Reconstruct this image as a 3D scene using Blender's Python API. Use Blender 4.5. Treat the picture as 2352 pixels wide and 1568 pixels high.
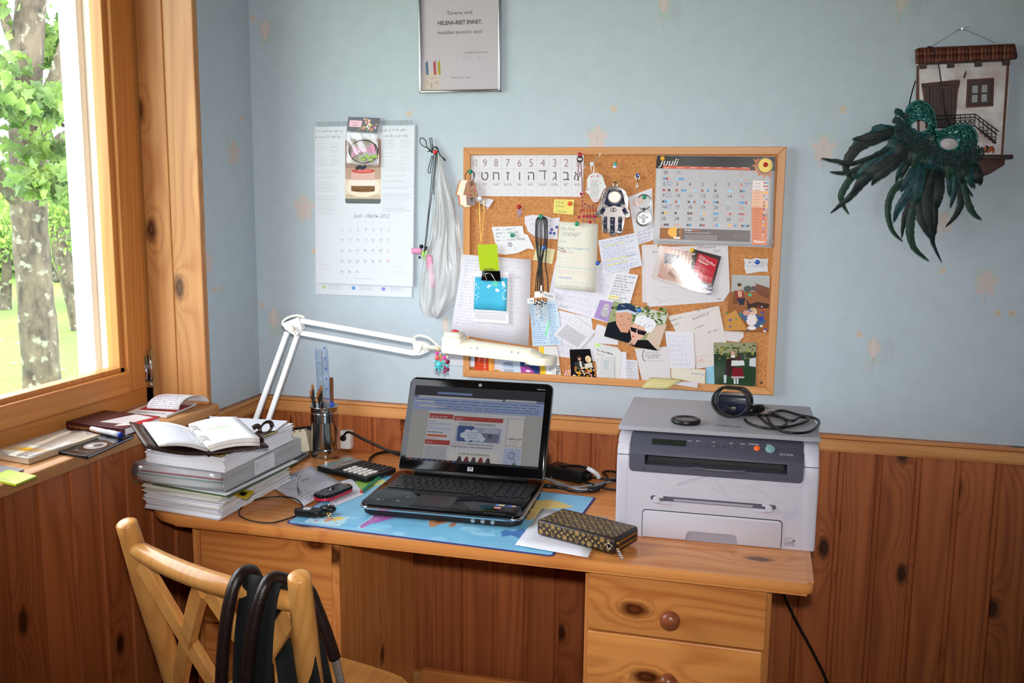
import bpy,bmesh,math,random
from math import sin,cos,pi,radians,sqrt,atan2
from mathutils import Matrix,Vector,Euler
for o in list(bpy.data.objects):bpy.data.objects.remove(o)
SC=bpy.context.scene;COL=SC.collection
FPX=2192.75
CAM=Vector((1.3817,-2.4061,1.4477));CE=Euler((1.4187,-0.0101,0.2605),'XYZ');CM=CE.to_matrix()
cd=bpy.data.cameras.new('camera');cd.sensor_width=36.0;cd.sensor_fit='HORIZONTAL'
cd.lens=FPX/2352*36.0;cd.clip_start=.05;cd.clip_end=300
cam=bpy.data.objects.new('camera',cd);COL.objects.link(cam);cam.location=CAM;cam.rotation_euler=CE
SC.camera=cam
SC.view_settings.view_transform='Standard';SC.view_settings.look='None'
SC.view_settings.gamma=1.0;SC.view_settings.use_curve_mapping=False
SC.view_settings.exposure=0.03
cyc=SC.cycles;cyc.max_bounces=6;cyc.diffuse_bounces=3;cyc.glossy_bounces=3;cyc.transmission_bounces=4;cyc.transparent_max_bounces=10
cyc.caustics_reflective=False;cyc.caustics_refractive=False;cyc.use_adaptive_sampling=True;cyc.adaptive_threshold=.05
wd=bpy.data.worlds.new('World');SC.world=wd;wd.use_nodes=True
bg=wd.node_tree.nodes['Background'];bg.inputs[0].default_value=(.86,.93,1.0,1);bg.inputs[1].default_value=7.4
def light(name,kind,loc,rot,energy,col=(1,1,1),**k):
 l=bpy.data.lights.new(name,kind);l.energy=energy;l.color=col
 for a,b in k.items():setattr(l,a,b)
 o=bpy.data.objects.new(name,l);COL.objects.link(o);o.location=loc;o.rotation_euler=rot
 return o
light('sun','SUN',(0,0,8),Euler((radians(28),radians(16),0)),2.0,(1,.95,.86),angle=.02)
FL=light('camera_flash','AREA',CAM+Vector((.01,-.02,.11)),CE,6.6,(1,.97,.95),shape='DISK',size=.06)
FL.data.spread=radians(72)
RNG=random.Random(7)
def ray(px,py):return CM@Vector(((px-1176)/FPX,-(py-784)/FPX,-1.0))
def _at(px,py,ax,v):
 d=ray(px,py);return CAM+d*((v-CAM[ax])/d[ax])
def WY(px,py,y=0.0):return _at(px,py,1,y)
def WZ(px,py,z=.74):return _at(px,py,2,z)
def WX(px,py,x=0.0):return _at(px,py,0,x)
def link(o,parent=None):
 COL.objects.link(o)
 if parent is not None:o.parent=parent
 return o
def tag(o,label=None,cat=None,group=None,kind=None):
 for k,v in(('label',label),('category',cat),('group',group),('kind',kind)):
  if v:o[k]=v
 return o
def thing(name,label,cat,loc=(0,0,0),rot=(0,0,0),group=None,M=None):
 o=bpy.data.objects.new(name,None);o.empty_display_size=.02;link(o)
 if M is not None:o.matrix_world=M
 else :o.location=loc;o.rotation_euler=rot
 return tag(o,label,cat,group)
def obj(name,bm,mat,parent=None,smooth=False,loc=None,label=None,cat=None,group=None,kind=None,angle=40):
 me=bpy.data.meshes.new(name)
 if smooth:
  for f in bm.faces:f.smooth=True
  for e in bm.edges:
   if len(e.link_faces)==2 and e.calc_face_angle(0)>radians(angle):e.smooth=False
 bm.to_mesh(me);bm.free()
 for m in(mat if isinstance(mat,(list,tuple))else[mat]):me.materials.append(m)
 o=bpy.data.objects.new(name,me);link(o,parent)
 if loc is not None:o.location=loc
 return tag(o,label,cat,group,kind)
def dup(o,parent=None,loc=None,rot=None,scale=None):
 c=o.copy();link(c,parent)
 if loc is not None:c.location=loc
 if rot is not None:c.rotation_euler=rot
 if scale is not None:c.scale=scale
 return c
def nb():return bmesh.new()
def frame(o,x,y):
 x=Vector(x).normalized();y=Vector(y);z=x.cross(y).normalized();y=z.cross(x)
 m=Matrix((x,y,z)).transposed().to_4x4();m.translation=Vector(o);return m
def _mi(fs,mi):
 for f in fs:f.material_index=mi
def bx(bm,x0,x1,y0,y1,z0,z1,mi=0,r=0,seg=2,M=None):
 vs=[bm.verts.new(p)for p in((x0,y0,z0),(x1,y0,z0),(x1,y1,z0),(x0,y1,z0),(x0,y0,z1),(x1,y0,z1),(x1,y1,z1),(x0,y1,z1))]
 fs=[bm.faces.new([vs[i]for i in q])for q in((3,2,1,0),(4,5,6,7),(0,1,5,4),(1,2,6,5),(2,3,7,6),(3,0,4,7))]
 _mi(fs,mi)
 if r>0:
  es=list({e for f in fs for e in f.edges})
  res=bmesh.ops.bevel(bm,geom=es,offset=r,segments=seg,profile=.5,affect='EDGES')
  vs=list({v for f in res['faces']for v in f.verts}|{v for v in vs if v.is_valid})
  _mi(res['faces'],mi)
 if M is not None:bmesh.ops.transform(bm,matrix=M,verts=vs)
 return vs
def prism(bm,pts,h0,h1,M=None,mi=0,r=0,seg=2):
 a=0
 for i in range(len(pts)):a+=pts[i-1][0]*pts[i][1]-pts[i][0]*pts[i-1][1]
 if a<0:pts=pts[::-1]
 b=[bm.verts.new((p[0],p[1],h0))for p in pts];t=[bm.verts.new((p[0],p[1],h1))for p in pts]
 n=len(pts);f0=bm.faces.new(b[::-1]);f1=bm.faces.new(t);fs=[f0,f1]
 for i in range(n):fs.append(bm.faces.new((b[i],b[(i+1)%n],t[(i+1)%n],t[i])))
 _mi(fs,mi);vs=b+t
 if r>0:
  es=list({e for f in(f0,f1)for e in f.edges})
  res=bmesh.ops.bevel(bm,geom=es,offset=r,segments=seg,profile=.5,affect='EDGES')
  vs=list({v for f in res['faces']for v in f.verts}|{v for v in vs if v.is_valid});_mi(res['faces'],mi)
 if M is not None:bmesh.ops.transform(bm,matrix=M,verts=vs)
 return vs
def rrect(x0,x1,y0,y1,r,n=4):
 o=[]
 rs=r if isinstance(r,(list,tuple))else[r]*4
 for(cx,cy,a),q in zip(((x1,y1,0),(x0,y1,90),(x0,y0,180),(x1,y0,270)),rs):
  sx=-1 if cx==x1 else 1;sy=-1 if cy==y1 else 1
  if q<=0:o.append((cx,cy));continue
  for i in range(n+1):
   t=radians(a+90*i/n);o.append((cx+sx*q+q*cos(t),cy+sy*q+q*sin(t)))
 return o
def ringpts(c,u,v,r,n,r2=None):
 return[c+u*(r*cos(2*pi*i/n))+v*((r2 or r)*sin(2*pi*i/n))for i in range(n)]
def _bridge(bm,A,B,mi):
 n=len(A)
 for i in range(n):bm.faces.new((A[i],A[(i+1)%n],B[(i+1)%n],B[i])).material_index=mi
def tube(bm,pts,r,n=8,closed=False,mi=0,flat=1.0,cap=True,up=None):
 pts=[Vector(p)for p in pts];m=len(pts);rings=[]
 rr=r if isinstance(r,(list,tuple))else[r]*m
 t0=(pts[1]-pts[0]).normalized()
 u=Vector(up)if up is not None else(Vector((0,0,1))if abs(t0.z)<.9 else Vector((1,0,0)))
 u=(u-t0*u.dot(t0)).normalized()
 for i in range(m):
  if closed:t=pts[(i+1)%m]-pts[i-1]
  else :t=pts[min(i+1,m-1)]-pts[max(i-1,0)]
  if t.length<1e-9:t=t0
  t=t.normalized();u=u-t*u.dot(t)
  u=u.normalized()if u.length>1e-6 else t.orthogonal().normalized()
  v=t.cross(u)
  rings.append([bm.verts.new(p)for p in ringpts(pts[i],u,v,rr[i],n,rr[i]*flat)])
 for i in range(m-1 if not closed else m):_bridge(bm,rings[i],rings[(i+1)%m],mi)
 if not closed and cap:
  bm.faces.new(rings[0][::-1]).material_index=mi;bm.faces.new(rings[-1]).material_index=mi
 return rings
def cy(bm,p,q,r,r1=None,n=16,mi=0):
 return tube(bm,[p,q],[r,r if r1 is None else r1],n,mi=mi)
def lathe(bm,prof,n=24,M=None,mi=0,cap=True,sy=1.0):
 rings=[]
 for r,z in prof:rings.append([bm.verts.new((max(r,1e-5)*cos(2*pi*i/n),max(r,1e-5)*sy*sin(2*pi*i/n),z))for i in range(n)])
 for i in range(len(rings)-1):_bridge(bm,rings[i],rings[i+1],mi)
 if cap:
  bm.faces.new(rings[0][::-1]).material_index=mi;bm.faces.new(rings[-1]).material_index=mi
 vs=[v for k in rings for v in k]
 if M is not None:bmesh.ops.transform(bm,matrix=M,verts=vs)
 return vs
def ball(bm,c,r,n=10,mi=0,s=(1,1,1)):
 m=Matrix.Translation(c)@Matrix.Diagonal((r*s[0],r*s[1],r*s[2],1))
 k=max(4,n//2);lathe(bm,[(sin(pi*i/k),-cos(pi*i/k))for i in range(k+1)],n,m,mi)
def spline(pts,n=8,closed=False):
 pts=[Vector(p)for p in pts];m=len(pts);out=[]
 for i in range(m if closed else m-1):
  g=(lambda k:pts[k%m])if closed else(lambda k:pts[max(0,min(m-1,k))])
  a,b,c,d=g(i-1),g(i),g(i+1),g(i+2)
  for j in range(n):
   t=j/n;out.append(.5*((2*b)+(c-a)*t+(2*a-5*b+4*c-d)*t*t+(3*b-a-3*c+d)*t**3))
 if not closed:out.append(pts[-1])
 return out
def sheet(bm,fn,nu,nv,th=.0003,mi=0):
 """solid thin sheet; fn(u,v)->Vector; th along the normal"""
 P=[[fn(i/nu,j/nv)for i in range(nu+1)]for j in range(nv+1)]
 def nrm(i,j):
  a=P[j][min(i+1,nu)]-P[j][max(i-1,0)];b=P[min(j+1,nv)][i]-P[max(j-1,0)][i]
  return a.cross(b).normalized()
 T=[[bm.verts.new(P[j][i])for i in range(nu+1)]for j in range(nv+1)]
 B=[[bm.verts.new(P[j][i]-nrm(i,j)*th)for i in range(nu+1)]for j in range(nv+1)]
 for j in range(nv):
  for i in range(nu):
   bm.faces.new((T[j][i],T[j][i+1],T[j+1][i+1],T[j+1][i])).material_index=mi
   bm.faces.new((B[j+1][i],B[j+1][i+1],B[j][i+1],B[j][i])).material_index=mi
 loop=[(i,0)for i in range(nu)]+[(nu,j)for j in range(nv)]+[(i,nv)for i in range(nu,0,-1)]+[(0,j)for j in range(nv,0,-1)]
 for k in range(len(loop)):
  (i,j),(a,b)=loop[k],loop[(k+1)%len(loop)]
  bm.faces.new((T[b][a],T[j][i],B[j][i],B[b][a])).material_index=mi
def lin(c):
 return tuple(((x/255)/12.92 if x/255<=.04045 else((x/255+.055)/1.055)**2.4)for x in c[:3])
MATS={}
class NT:
 def __init__(s,name):
  s.m=bpy.data.materials.new(name);s.m.use_nodes=True;s.t=s.m.node_tree
  s.b=s.t.nodes['Principled BSDF'];s.o=s.t.nodes['Material Output']
 def n(s,typ,props=None,**ins):
  x=s.t.nodes.new(typ)
  for k,v in(props or{}).items():setattr(x,k,v)
  for k,v in ins.items():
   key=int(k[1:])if k[0]=='i' and k[1:].isdigit()else k
   if isinstance(v,tuple)and len(v)==2 and hasattr(v[0],'outputs'):s.t.links.new(v[0].outputs[v[1]],x.inputs[key])
   elif hasattr(v,'outputs'):s.t.links.new(v.outputs[0],x.inputs[key])
   else :x.inputs[key].default_value=v
  return x
 def l(s,a,k,to,key):s.t.links.new(a.outputs[k],to.inputs[key])
 def math(s,op,a,b=None):
  d={'i0':a}
  if b is not None:d['i1']=b
  return s.n('ShaderNodeMath',{'operation':op},**d)
 def ramp(s,fac,stops,interp='LINEAR'):
  x=s.n('ShaderNodeValToRGB',None,Fac=fac);e=x.color_ramp.elements;x.color_ramp.interpolation=interp
  e[0].position,e[0].color=stops[0][0],(*stops[0][1],1);e[1].position,e[1].color=stops[1][0],(*stops[1][1],1)
  for p,c in stops[2:]:q=e.new(p);q.color=(*c,1)
  return x
 def mix(s,fac,a,b):
  x=s.n('ShaderNodeMix',{'data_type':'RGBA'});
  for key,v in((0,fac),(6,a),(7,b)):
   if isinstance(v,tuple)and len(v)==2 and hasattr(v[0],'outputs'):s.t.links.new(v[0].outputs[v[1]],x.inputs[key])
   elif hasattr(v,'outputs'):s.t.links.new(v.outputs[0],x.inputs[key])
   else :x.inputs[key].default_value=v
  return(x,2)
def setb(b,rough=.5,metal=0,spec=.5,trans=0,ior=1.45,alpha=1,coat=0):
 b.inputs['Roughness'].default_value=rough;b.inputs['Metallic'].default_value=metal
 b.inputs['Specular IOR Level'].default_value=spec;b.inputs['Transmission Weight'].default_value=trans
 b.inputs['IOR'].default_value=ior;b.inputs['Alpha'].default_value=alpha;b.inputs['Coat Weight'].default_value=coat
def mat(name,c,rough=.5,var=.0,scale=60,bump=0,bscale=300,**k):
 """plain procedural material; c is an sRGB 0-255 triple; var mottles it, bump gives fine relief"""
 key=(name,c,rough)
 if key in MATS:return MATS[key]
 t=NT(name);L=lin(c);t.b.inputs['Base Color'].default_value=(*L,1);setb(t.b,rough,**k)
 if var>0 or bump>0:co=t.n('ShaderNodeTexCoord')
 if var>0:
  no=t.n('ShaderNodeTexNoise',None,Vector=(co,3),Scale=scale,Detail=4.0)
  r=t.ramp(no,[(.3,tuple(x*(1-var)for x in L)),(.7,tuple(min(1,x*(1+var))for x in L))]);t.l(r,0,t.b,'Base Color')
 if bump>0:
  no=t.n('ShaderNodeTexNoise',None,Vector=(co,3),Scale=bscale,Detail=3.0)
  bp=t.n('ShaderNodeBump',None,Height=no,Strength=bump,Distance=.002);t.l(bp,0,t.b,'Normal')
 MATS[key]=t.m;return t.m
def wood(name,c1,c2,axis=2,rough=.42,scale=1.0,knots=1.0,kscale=4.2,coat=0.0,cell=.5,deep=None):
 """pine: growth-ring lines along one axis, bent round dark knots"""
 if name in MATS:return MATS[name]
 if deep is None:deep=1 if axis!=1 else 0
 t=NT(name);L1,L2=lin(c1),lin(c2);setb(t.b,rough,coat=coat)
 co=t.n('ShaderNodeTexCoord');oi=t.n('ShaderNodeObjectInfo')
 off=t.n('ShaderNodeVectorMath',{'operation':'SCALE'},i0=(3.7,5.3,8.9));t.l(oi,'Random',off,'Scale')
 add=t.n('ShaderNodeVectorMath',{'operation':'ADD'},i0=(co,3),i1=off)
 s1=[6.0*scale]*3;s1[axis]=.28*scale
 mp=t.n('ShaderNodeVectorMath',{'operation':'MULTIPLY'},i0=add,i1=tuple(s1))
 n1=t.n('ShaderNodeTexNoise',None,Vector=mp,Scale=1.0,Detail=1.0,Roughness=.4,Distortion=.1)
 s2=[kscale]*3;s2[axis]=kscale*.5;s2[deep]=.02
 mk=t.n('ShaderNodeVectorMath',{'operation':'MULTIPLY'},i0=add,i1=tuple(s2))
 s4=[60.0]*3;s4[axis]=34.0
 mw=t.n('ShaderNodeVectorMath',{'operation':'MULTIPLY'},i0=add,i1=tuple(s4))
 wob=t.n('ShaderNodeTexNoise',None,Vector=mw,Scale=1.0,Detail=2.0)
 wv=t.n('ShaderNodeVectorMath',{'operation':'SCALE'},i0=(wob,1));wv.inputs['Scale'].default_value=.05
 mk2=t.n('ShaderNodeVectorMath',{'operation':'ADD'},i0=mk,i1=wv)
 sx_=t.n('ShaderNodeSeparateXYZ',None,Vector=mk2);oth=3-axis-deep;cb_=t.n('ShaderNodeCombineXYZ',None,X=(sx_,oth),Y=(sx_,axis))
 vo=t.n('ShaderNodeTexVoronoi',{'voronoi_dimensions':'2D'},Vector=cb_,Scale=1.0,Randomness=1.0)
 sel=t.math('GREATER_THAN',t.n('ShaderNodeSeparateColor',None,Color=(vo,1)),cell)
 pull=t.math('MULTIPLY',t.math('MULTIPLY',t.math('POWER',2.718,t.math('MULTIPLY',(vo,0),-11.0)),.35*knots),sel)
 ph=t.math('MULTIPLY',t.math('ADD',n1,pull),130.0)
 sn=t.math('ADD',t.math('MULTIPLY',t.math('SINE',ph),.5),.5)
 line=t.math('POWER',sn,2.4)
 s3=[420.0]*3;s3[axis]=6.0
 mf=t.n('ShaderNodeVectorMath',{'operation':'MULTIPLY'},i0=add,i1=tuple(s3))
 fine=t.n('ShaderNodeTexNoise',None,Vector=mf,Scale=1.0,Detail=2.0)
 s5=[55.0]*3;s5[axis]=.8
 mb=t.n('ShaderNodeVectorMath',{'operation':'MULTIPLY'},i0=add,i1=tuple(s5))
 big=t.n('ShaderNodeTexNoise',None,Vector=mb,Scale=1.0,Detail=2.0)
 f1=t.math('MULTIPLY',line,.30);f2=t.math('MULTIPLY',fine,.32);f3=t.math('MULTIPLY',big,.75)
 fac=t.math('SUBTRACT',t.math('ADD',t.math('ADD',f1,f2),f3),.30)
 tone=t.n('ShaderNodeMapRange',None,i0=(oi,'Random'),i3=.86,i4=1.1)
 base=t.ramp(fac,[(0,L1),(.9,L2)])
 hv=t.n('ShaderNodeHueSaturation',None,Color=base);t.l(tone,0,hv,'Value')
 col=(hv,0)
 if knots>0:
  kd=tuple(x*.16 for x in L2);kr=tuple(x*.42 for x in L2)
  kf=t.ramp((vo,0),[(.05*knots,(1,1,1)),(.105*knots,(0,0,0))])
  kc=t.ramp((vo,0),[(.0,kr),(.035*knots,kd),(.06*knots,kr),(.08*knots,kd)])
  kff=t.math('MULTIPLY',kf,sel)
  col=t.mix(kff,col,kc)
 t.t.links.new(col[0].outputs[col[1]],t.b.inputs['Base Color'])
 MATS[name]=t.m;return t.m
def glass(name,tint=(1,1,1),refl=.04,rough=.0,opac=0.0,oc=(255,255,255)):
 """thin clear sheet: transparent with a fresnel mirror coat, optionally a little milky"""
 if name in MATS:return MATS[name]
 t=NT(name);tr=t.n('ShaderNodeBsdfTransparent',None,Color=(*tint,1));gl=t.n('ShaderNodeBsdfGlossy',None,Roughness=rough)
 fc=t.n('ShaderNodeLayerWeight',None,Blend=.5);fr=t.math('ADD',t.math('MULTIPLY',t.math('POWER',(fc,1),5.0),.9),refl);m=t.n('ShaderNodeMixShader',None,i0=fr,i1=tr,i2=gl);out=m
 if opac>0:
  d=t.n('ShaderNodeBsdfDiffuse',None,Color=(*lin(oc),1));out=t.n('ShaderNodeMixShader',None,i0=opac,i1=m,i2=d)
 t.l(out,0,t.o,'Surface');MATS[name]=t.m;return t.m
def inkmat(name,rough):
 t=NT(name);a=t.n('ShaderNodeVertexColor',{'layer_name':'Col'});t.l(a,0,t.b,'Base Color');setb(t.b,rough);return t.m
INK=inkmat('printed_ink',.65);INKG=inkmat('glossy_photo_print',.16);INKM=inkmat('satin_print',.34);INKM.node_tree.nodes['Principled BSDF'].inputs['Specular IOR Level'].default_value=.25
ts=NT('screen_picture');a_=ts.n('ShaderNodeVertexColor',{'layer_name':'Col'});ts.b.inputs['Base Color'].default_value=(.012,.012,.014,1)
ts.l(a_,0,ts.b,'Emission Color');ts.b.inputs['Emission Strength'].default_value=.42;setb(ts.b,.12);SCREEN=ts.m
TXT={}
def text_mesh(s,bold):
 k=(s,bold)
 if k not in TXT:
  cu=bpy.data.curves.new('lettering','FONT');cu.body=s;cu.size=1;cu.resolution_u=2;cu.offset=bold;cu.fill_mode='FRONT'
  o=bpy.data.objects.new('lettering',cu);me=bpy.data.meshes.new_from_object(o)
  vs=[(v.co.x,v.co.y)for v in me.vertices];fs=[tuple(p.vertices)for p in me.polygons]
  bpy.data.objects.remove(o);bpy.data.curves.remove(cu);bpy.data.meshes.remove(me)
  x0=min([v[0]for v in vs],default=0);x1=max([v[0]for v in vs],default=0)
  TXT[k]=(vs,fs,x0,x1)
 return TXT[k]
class Pr:
 """shapes in millimetres on a sheet, origin at its lower left corner"""
 def __init__(s,w,h):s.w,s.h=w,h;s.v=[];s.f=[];s.c=[];s.l=1.0
 def _add(s,pts,faces,col,l=None):
  b=len(s.v);lay=s.l if l is None else l
  s.v+=[(p[0],p[1],lay)for p in pts];c=(*lin(col),1)
  for f in faces:s.f.append([b+i for i in f]);s.c.append(c)
  return s
 def up(s,n=1):s.l+=n;return s
 def poly(s,pts,col,l=None):
  a=0
  for i in range(len(pts)):a+=pts[i-1][0]*pts[i][1]-pts[i][0]*pts[i-1][1]
  if a<0:pts=pts[::-1]
  return s._add(pts,[list(range(len(pts)))],col,l)
 def rect(s,x,y,w,h,col,l=None):return s._add([(x,y),(x+w,y),(x+w,y+h),(x,y+h)],[(0,1,2,3)],col,l)
 def ell(s,cx,cy_,rx,ry,col,n=16,a0=0,rot=0,l=None):
  c,d=cos(rot),sin(rot);P=[]
  for i in range(n):
   x,y=rx*cos(2*pi*i/n+a0),ry*sin(2*pi*i/n+a0);P.append((cx+x*c-y*d,cy_+x*d+y*c))
  return s._add(P,[list(range(n))],col,l)
 def ring(s,cx,cy_,rx,ry,w,col,n=20):return s.line([(cx+rx*cos(2*pi*i/n),cy_+ry*sin(2*pi*i/n))for i in range(n+1)],w,col)
 def line(s,pts,w,col,l=None):
  V=[];F=[]
  for i,p in enumerate(pts):
   a=pts[max(0,i-1)];b=pts[min(len(pts)-1,i+1)];dx,dy=b[0]-a[0],b[1]-a[1];L=sqrt(dx*dx+dy*dy)or 1
   nx,ny=-dy/L*w/2,dx/L*w/2;V+=[(p[0]-nx,p[1]-ny),(p[0]+nx,p[1]+ny)]
   if i:F.append((2*i-2,2*i,2*i+1,2*i-1))
  return s._add(V,F,col,l)
 def box(s,x,y,w,h,lw,col):return s.line([(x,y),(x+w,y),(x+w,y+h),(x,y+h),(x,y)],lw,col)
 def grid(s,x,y,w,h,nx,ny,lw,col):
  for i in range(nx+1):s.rect(x+w*i/nx-lw/2,y,lw,h,col)
  for j in range(ny+1):s.rect(x,y+h*j/ny-lw/2,w,lw,col)
  return s
 def text(s,x,y,t,size,col,al='l',shear=0,bold=0,sx=1.0,rot=0,l=None):
  vs,fs,x0,x1=text_mesh(t,bold)
  ox={'l':0,'c':-(x0+x1)/2,'r':-x1}[al];c,d=cos(rot),sin(rot);P=[]
  for a,b in vs:
   u,v=(a+ox+b*shear)*size*sx,b*size;P.append((x+u*c-v*d,y+u*d+v*c))
  return s._add(P,fs,col,l)
 def hand(s,x,y,w,size,col,rng,lw=.4,slope=0.0,dense=1.0):
  """one line of unreadable handwriting: looped strokes broken into words"""
  cx=x
  while cx<x+w-size*.5:
   n=rng.randint(2,7);pts=[]
   for k in range(n):
    hgt=size*rng.choice((.45,.5,.55,1.0,.5));dn=-size*rng.choice((0,0,0,.4))
    pts+=[(cx,y+dn*.3),(cx+size*.12,y+hgt),(cx+size*.26,y+hgt*.8),(cx+size*.24,y+dn)]
    cx+=size*rng.uniform(.3,.48)*dense
   pts=[(p[0]+(p[1]-y)*.35,p[1]+(p[0]-x)*slope)for p in pts if p[0]<x+w+1]
   if len(pts)>1:s.line(pts,lw,col)
   cx+=size*.5
  return s
 def words(s,x,y,w,hh,col,rng,full=1.0):
  """one line of fine print too small to read"""
  cx=x;e=x+w*full
  while cx<e-hh:
   L=min(rng.uniform(1.5,6)*hh,e-cx);s.rect(cx,y,L,hh,col);cx+=L+hh*.7
  return s
 def para(s,x,y,w,n,pitch,hh,col,rng):
  for i in range(n):s.words(x,y-i*pitch,w,hh,col,rng,1.0 if i<n-1 else rng.uniform(.3,.9))
  return s
 def subdiv(s,L):
  bm=bmesh.new();ly=bm.faces.layers.int.new('k');vs=[bm.verts.new(v)for v in s.v]
  for i,f in enumerate(s.f):
   try:bm.faces.new([vs[j]for j in f])[ly]=i
   except ValueError:pass
  bmesh.ops.triangulate(bm,faces=[f for f in bm.faces if len(f.verts)>4])
  for _ in range(5):
   es=[e for e in bm.edges if e.calc_length()>L]
   if not es:break
   bmesh.ops.subdivide_edges(bm,edges=es,cuts=1,use_grid_fill=True);bmesh.ops.triangulate(bm,faces=[f for f in bm.faces if len(f.verts)>4])
  bm.verts.index_update();c=s.c;s.v=[tuple(v.co)for v in bm.verts];s.f=[[v.index for v in f.verts]for f in bm.faces];s.c=[c[f[ly]]for f in bm.faces];bm.free()
 def build(s,fn,parent,mat=None,name='print',lift=.00006):
  if not s.v:return None
  me=bpy.data.meshes.new(name);me.from_pydata([fn(p[0]/s.w,p[1]/s.h,p[2]*lift)for p in s.v],[],s.f)
  ca=me.color_attributes.new('Col','FLOAT_COLOR','CORNER');buf=[]
  for f,c in zip(s.f,s.c):buf+=list(c)*len(f)
  ca.data.foreach_set('color',buf);me.materials.append(mat or INK);me.update()
  o=bpy.data.objects.new(name,me);link(o,parent);return o
def paper(name,label,cat,c4,col=(240,240,242),draw=None,group=None,bump=None,th=.00025,nu=1,nv=1,outline=None,rough=.7,ink=None,parent=None,material=None,printname='print'):
 """thin sheet from four 3-D corners TL, TR, BR, BL; bump(u,v) lifts it along its normal (metres)"""
 TL,TR,BR,BL=[Vector(p)for p in c4];ctr=(TL+TR+BR+BL)/4
 w=((TR-TL).length+(BR-BL).length)*500;h=((TL-BL).length+(TR-BR).length)*500
 N=(TR-TL).cross(TL-BL).normalized()
 def pos(u,v):
  p=BL*(1-u)*(1-v)+BR*u*(1-v)+TL*(1-u)*v+TR*u*v-ctr
  return p+N*bump(u,v)if bump else p
 def fn(u,v,l):
  if not bump:return pos(u,v)+N*l
  e=.01;n=(pos(u+e,v)-pos(u-e,v)).cross(pos(u,v+e)-pos(u,v-e)).normalized()
  return pos(u,v)+n*l
 bm=nb()
 if outline:
  T=[bm.verts.new(pos(u,v))for u,v in outline];B=[bm.verts.new(pos(u,v)-N*th)for u,v in outline]
  f=bm.faces.new(T);f.normal_update();n=len(T)
  if f.normal.dot(N)<0:f.normal_flip()
  bm.faces.new(B)
  for i in range(n):bm.faces.new((T[i],T[(i+1)%n],B[(i+1)%n],B[i]))
  bmesh.ops.recalc_face_normals(bm,faces=list(bm.faces))
 else :sheet(bm,pos,nu,nv,th)
 o=obj(name,bm,material or mat('paper',tuple(int(x*.94)for x in col),rough),parent,smooth=bool(bump),loc=ctr if parent is None else None,label=label,cat=cat,group=group)
 if parent is not None:o.location=ctr-parent.location
 if draw:
  pr=Pr(w,h);draw(pr,w,h)
  if bump:pr.subdiv(max(6.0,w/max(nu,nv)*.8))
  pr.build(fn,o,ink,printname)
 return o
def wall_c4(px,d):
 """four pixels TL, TR, BR, BL onto planes at distance d in front of the back wall"""
 ds=d if isinstance(d,(list,tuple))else[d]*4
 return[WY(p[0],p[1],-e)for p,e in zip(px,ds)]
def zc4(px,z):
 zs=z if isinstance(z,(list,tuple))else[z]*4
 return[WZ(p[0],p[1],e)for p,e in zip(px,zs)]
WHITE=(238,238,242)
M_BLACK=mat('black_plastic',(18,18,19),.35);M_BLACKG=mat('gloss_black',(8,8,9),.08);M_CHROME=mat('chrome',(215,215,218),.16,metal=1)
M_SILVER=mat('silver_metal',(205,203,205),.3,metal=1);M_GOLD=mat('gold_metal',(214,168,84),.28,metal=1)
M_CORD=mat('black_cord',(14,14,15),.4);M_WPLAS=mat('white_plastic',(236,236,234),.35);M_GREYCORD=mat('grey_cord',(130,132,138),.45)
# ================================================================== ROOM
W_PANEL=wood('panelling_pine',(188,108,60),(128,62,33),2,.42,1.0,.9,5.2,cell=.35)
W_DESK=wood('desk_pine_long',(222,150,82),(174,94,43),0,.28,.8,.8,5.0,coat=.4,deep=2,cell=.35)
W_DESKV=wood('desk_pine_upright',(220,150,84),(170,94,46),2,.35,.9,.7,4.5,deep=0)
W_FRONT=wood('drawer_pine',(230,156,84),(174,90,40),0,.32,1.1,1.1,6.0,cell=.2)
W_TRIMX=wood('trim_pine_long',(222,160,98),(178,108,58),0,.45,1.0,.5,3.0)
W_TRIMY=wood('trim_pine_across',(222,164,104),(176,108,60),1,.45,1.0,.6,3.2,deep=0)
W_TRIMZ=wood('window_pine',(226,168,106),(184,112,60),2,.42,.8,.9,4.6,cell=.35)
W_SASH=wood('sash_pine',(226,156,84),(196,120,58),2,.35,1.2,0)
W_SASHY=wood('sash_rail_pine',(226,156,84),(196,120,58),1,.35,1.2,0)
M_WALL=mat('blue_wallpaper',(188,201,210),.8,var=.03,scale=25,bump=.25,bscale=260)
M_CEIL=mat('ceiling_board',(176,150,118),.8,var=.06,scale=6)
M_REAR=mat('rear_wallpaper',(150,156,158),.85,var=.03)
M_OUTW=mat('white_paint',(246,244,236),.5,var=.02)
W_FLOOR=wood('floor_boards',(128,84,52),(92,56,34),1,.4,1.0,.6)
XR,YR,ZC=3.6,-4.3,2.5
def st(name,bm,m,parent=None,**k):
 o=obj(name,bm,m,parent,**k)
 if parent is None:o['kind']='structure'
 return o
b=nb();bx(b,0,XR,0,.15,0,ZC);wall_back=st('wall_back',b,M_WALL)
b=nb();bx(b,XR,XR+.1,YR,0.15,0,ZC);st('wall_right',b,M_REAR)
b=nb();bx(b,-.3,XR+.1,YR,.15,ZC,ZC+.1);st('ceiling',b,M_CEIL)
floor=st('floor',(lambda q:(bx(q,-.3,XR,YR,0,-.12,-.02),q)[1])(nb()),W_FLOOR)
b=nb();bx(b,0,.134,-4.28,0,-.02,0,r=.002,seg=1);p0=obj('floorboard',b,W_FLOOR,floor)
for k in range(1,27):dup(p0,floor,(k*.135,0,0))
b=nb()
for q in((0,2.5,0,ZC),(3.3,XR,0,ZC),(2.5,3.3,0,.9),(2.5,3.3,2.1,ZC)):bx(b,q[0],q[1],YR-.2,YR,q[2],q[3])
wall_rear=st('wall_rear',b,M_REAR)
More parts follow.
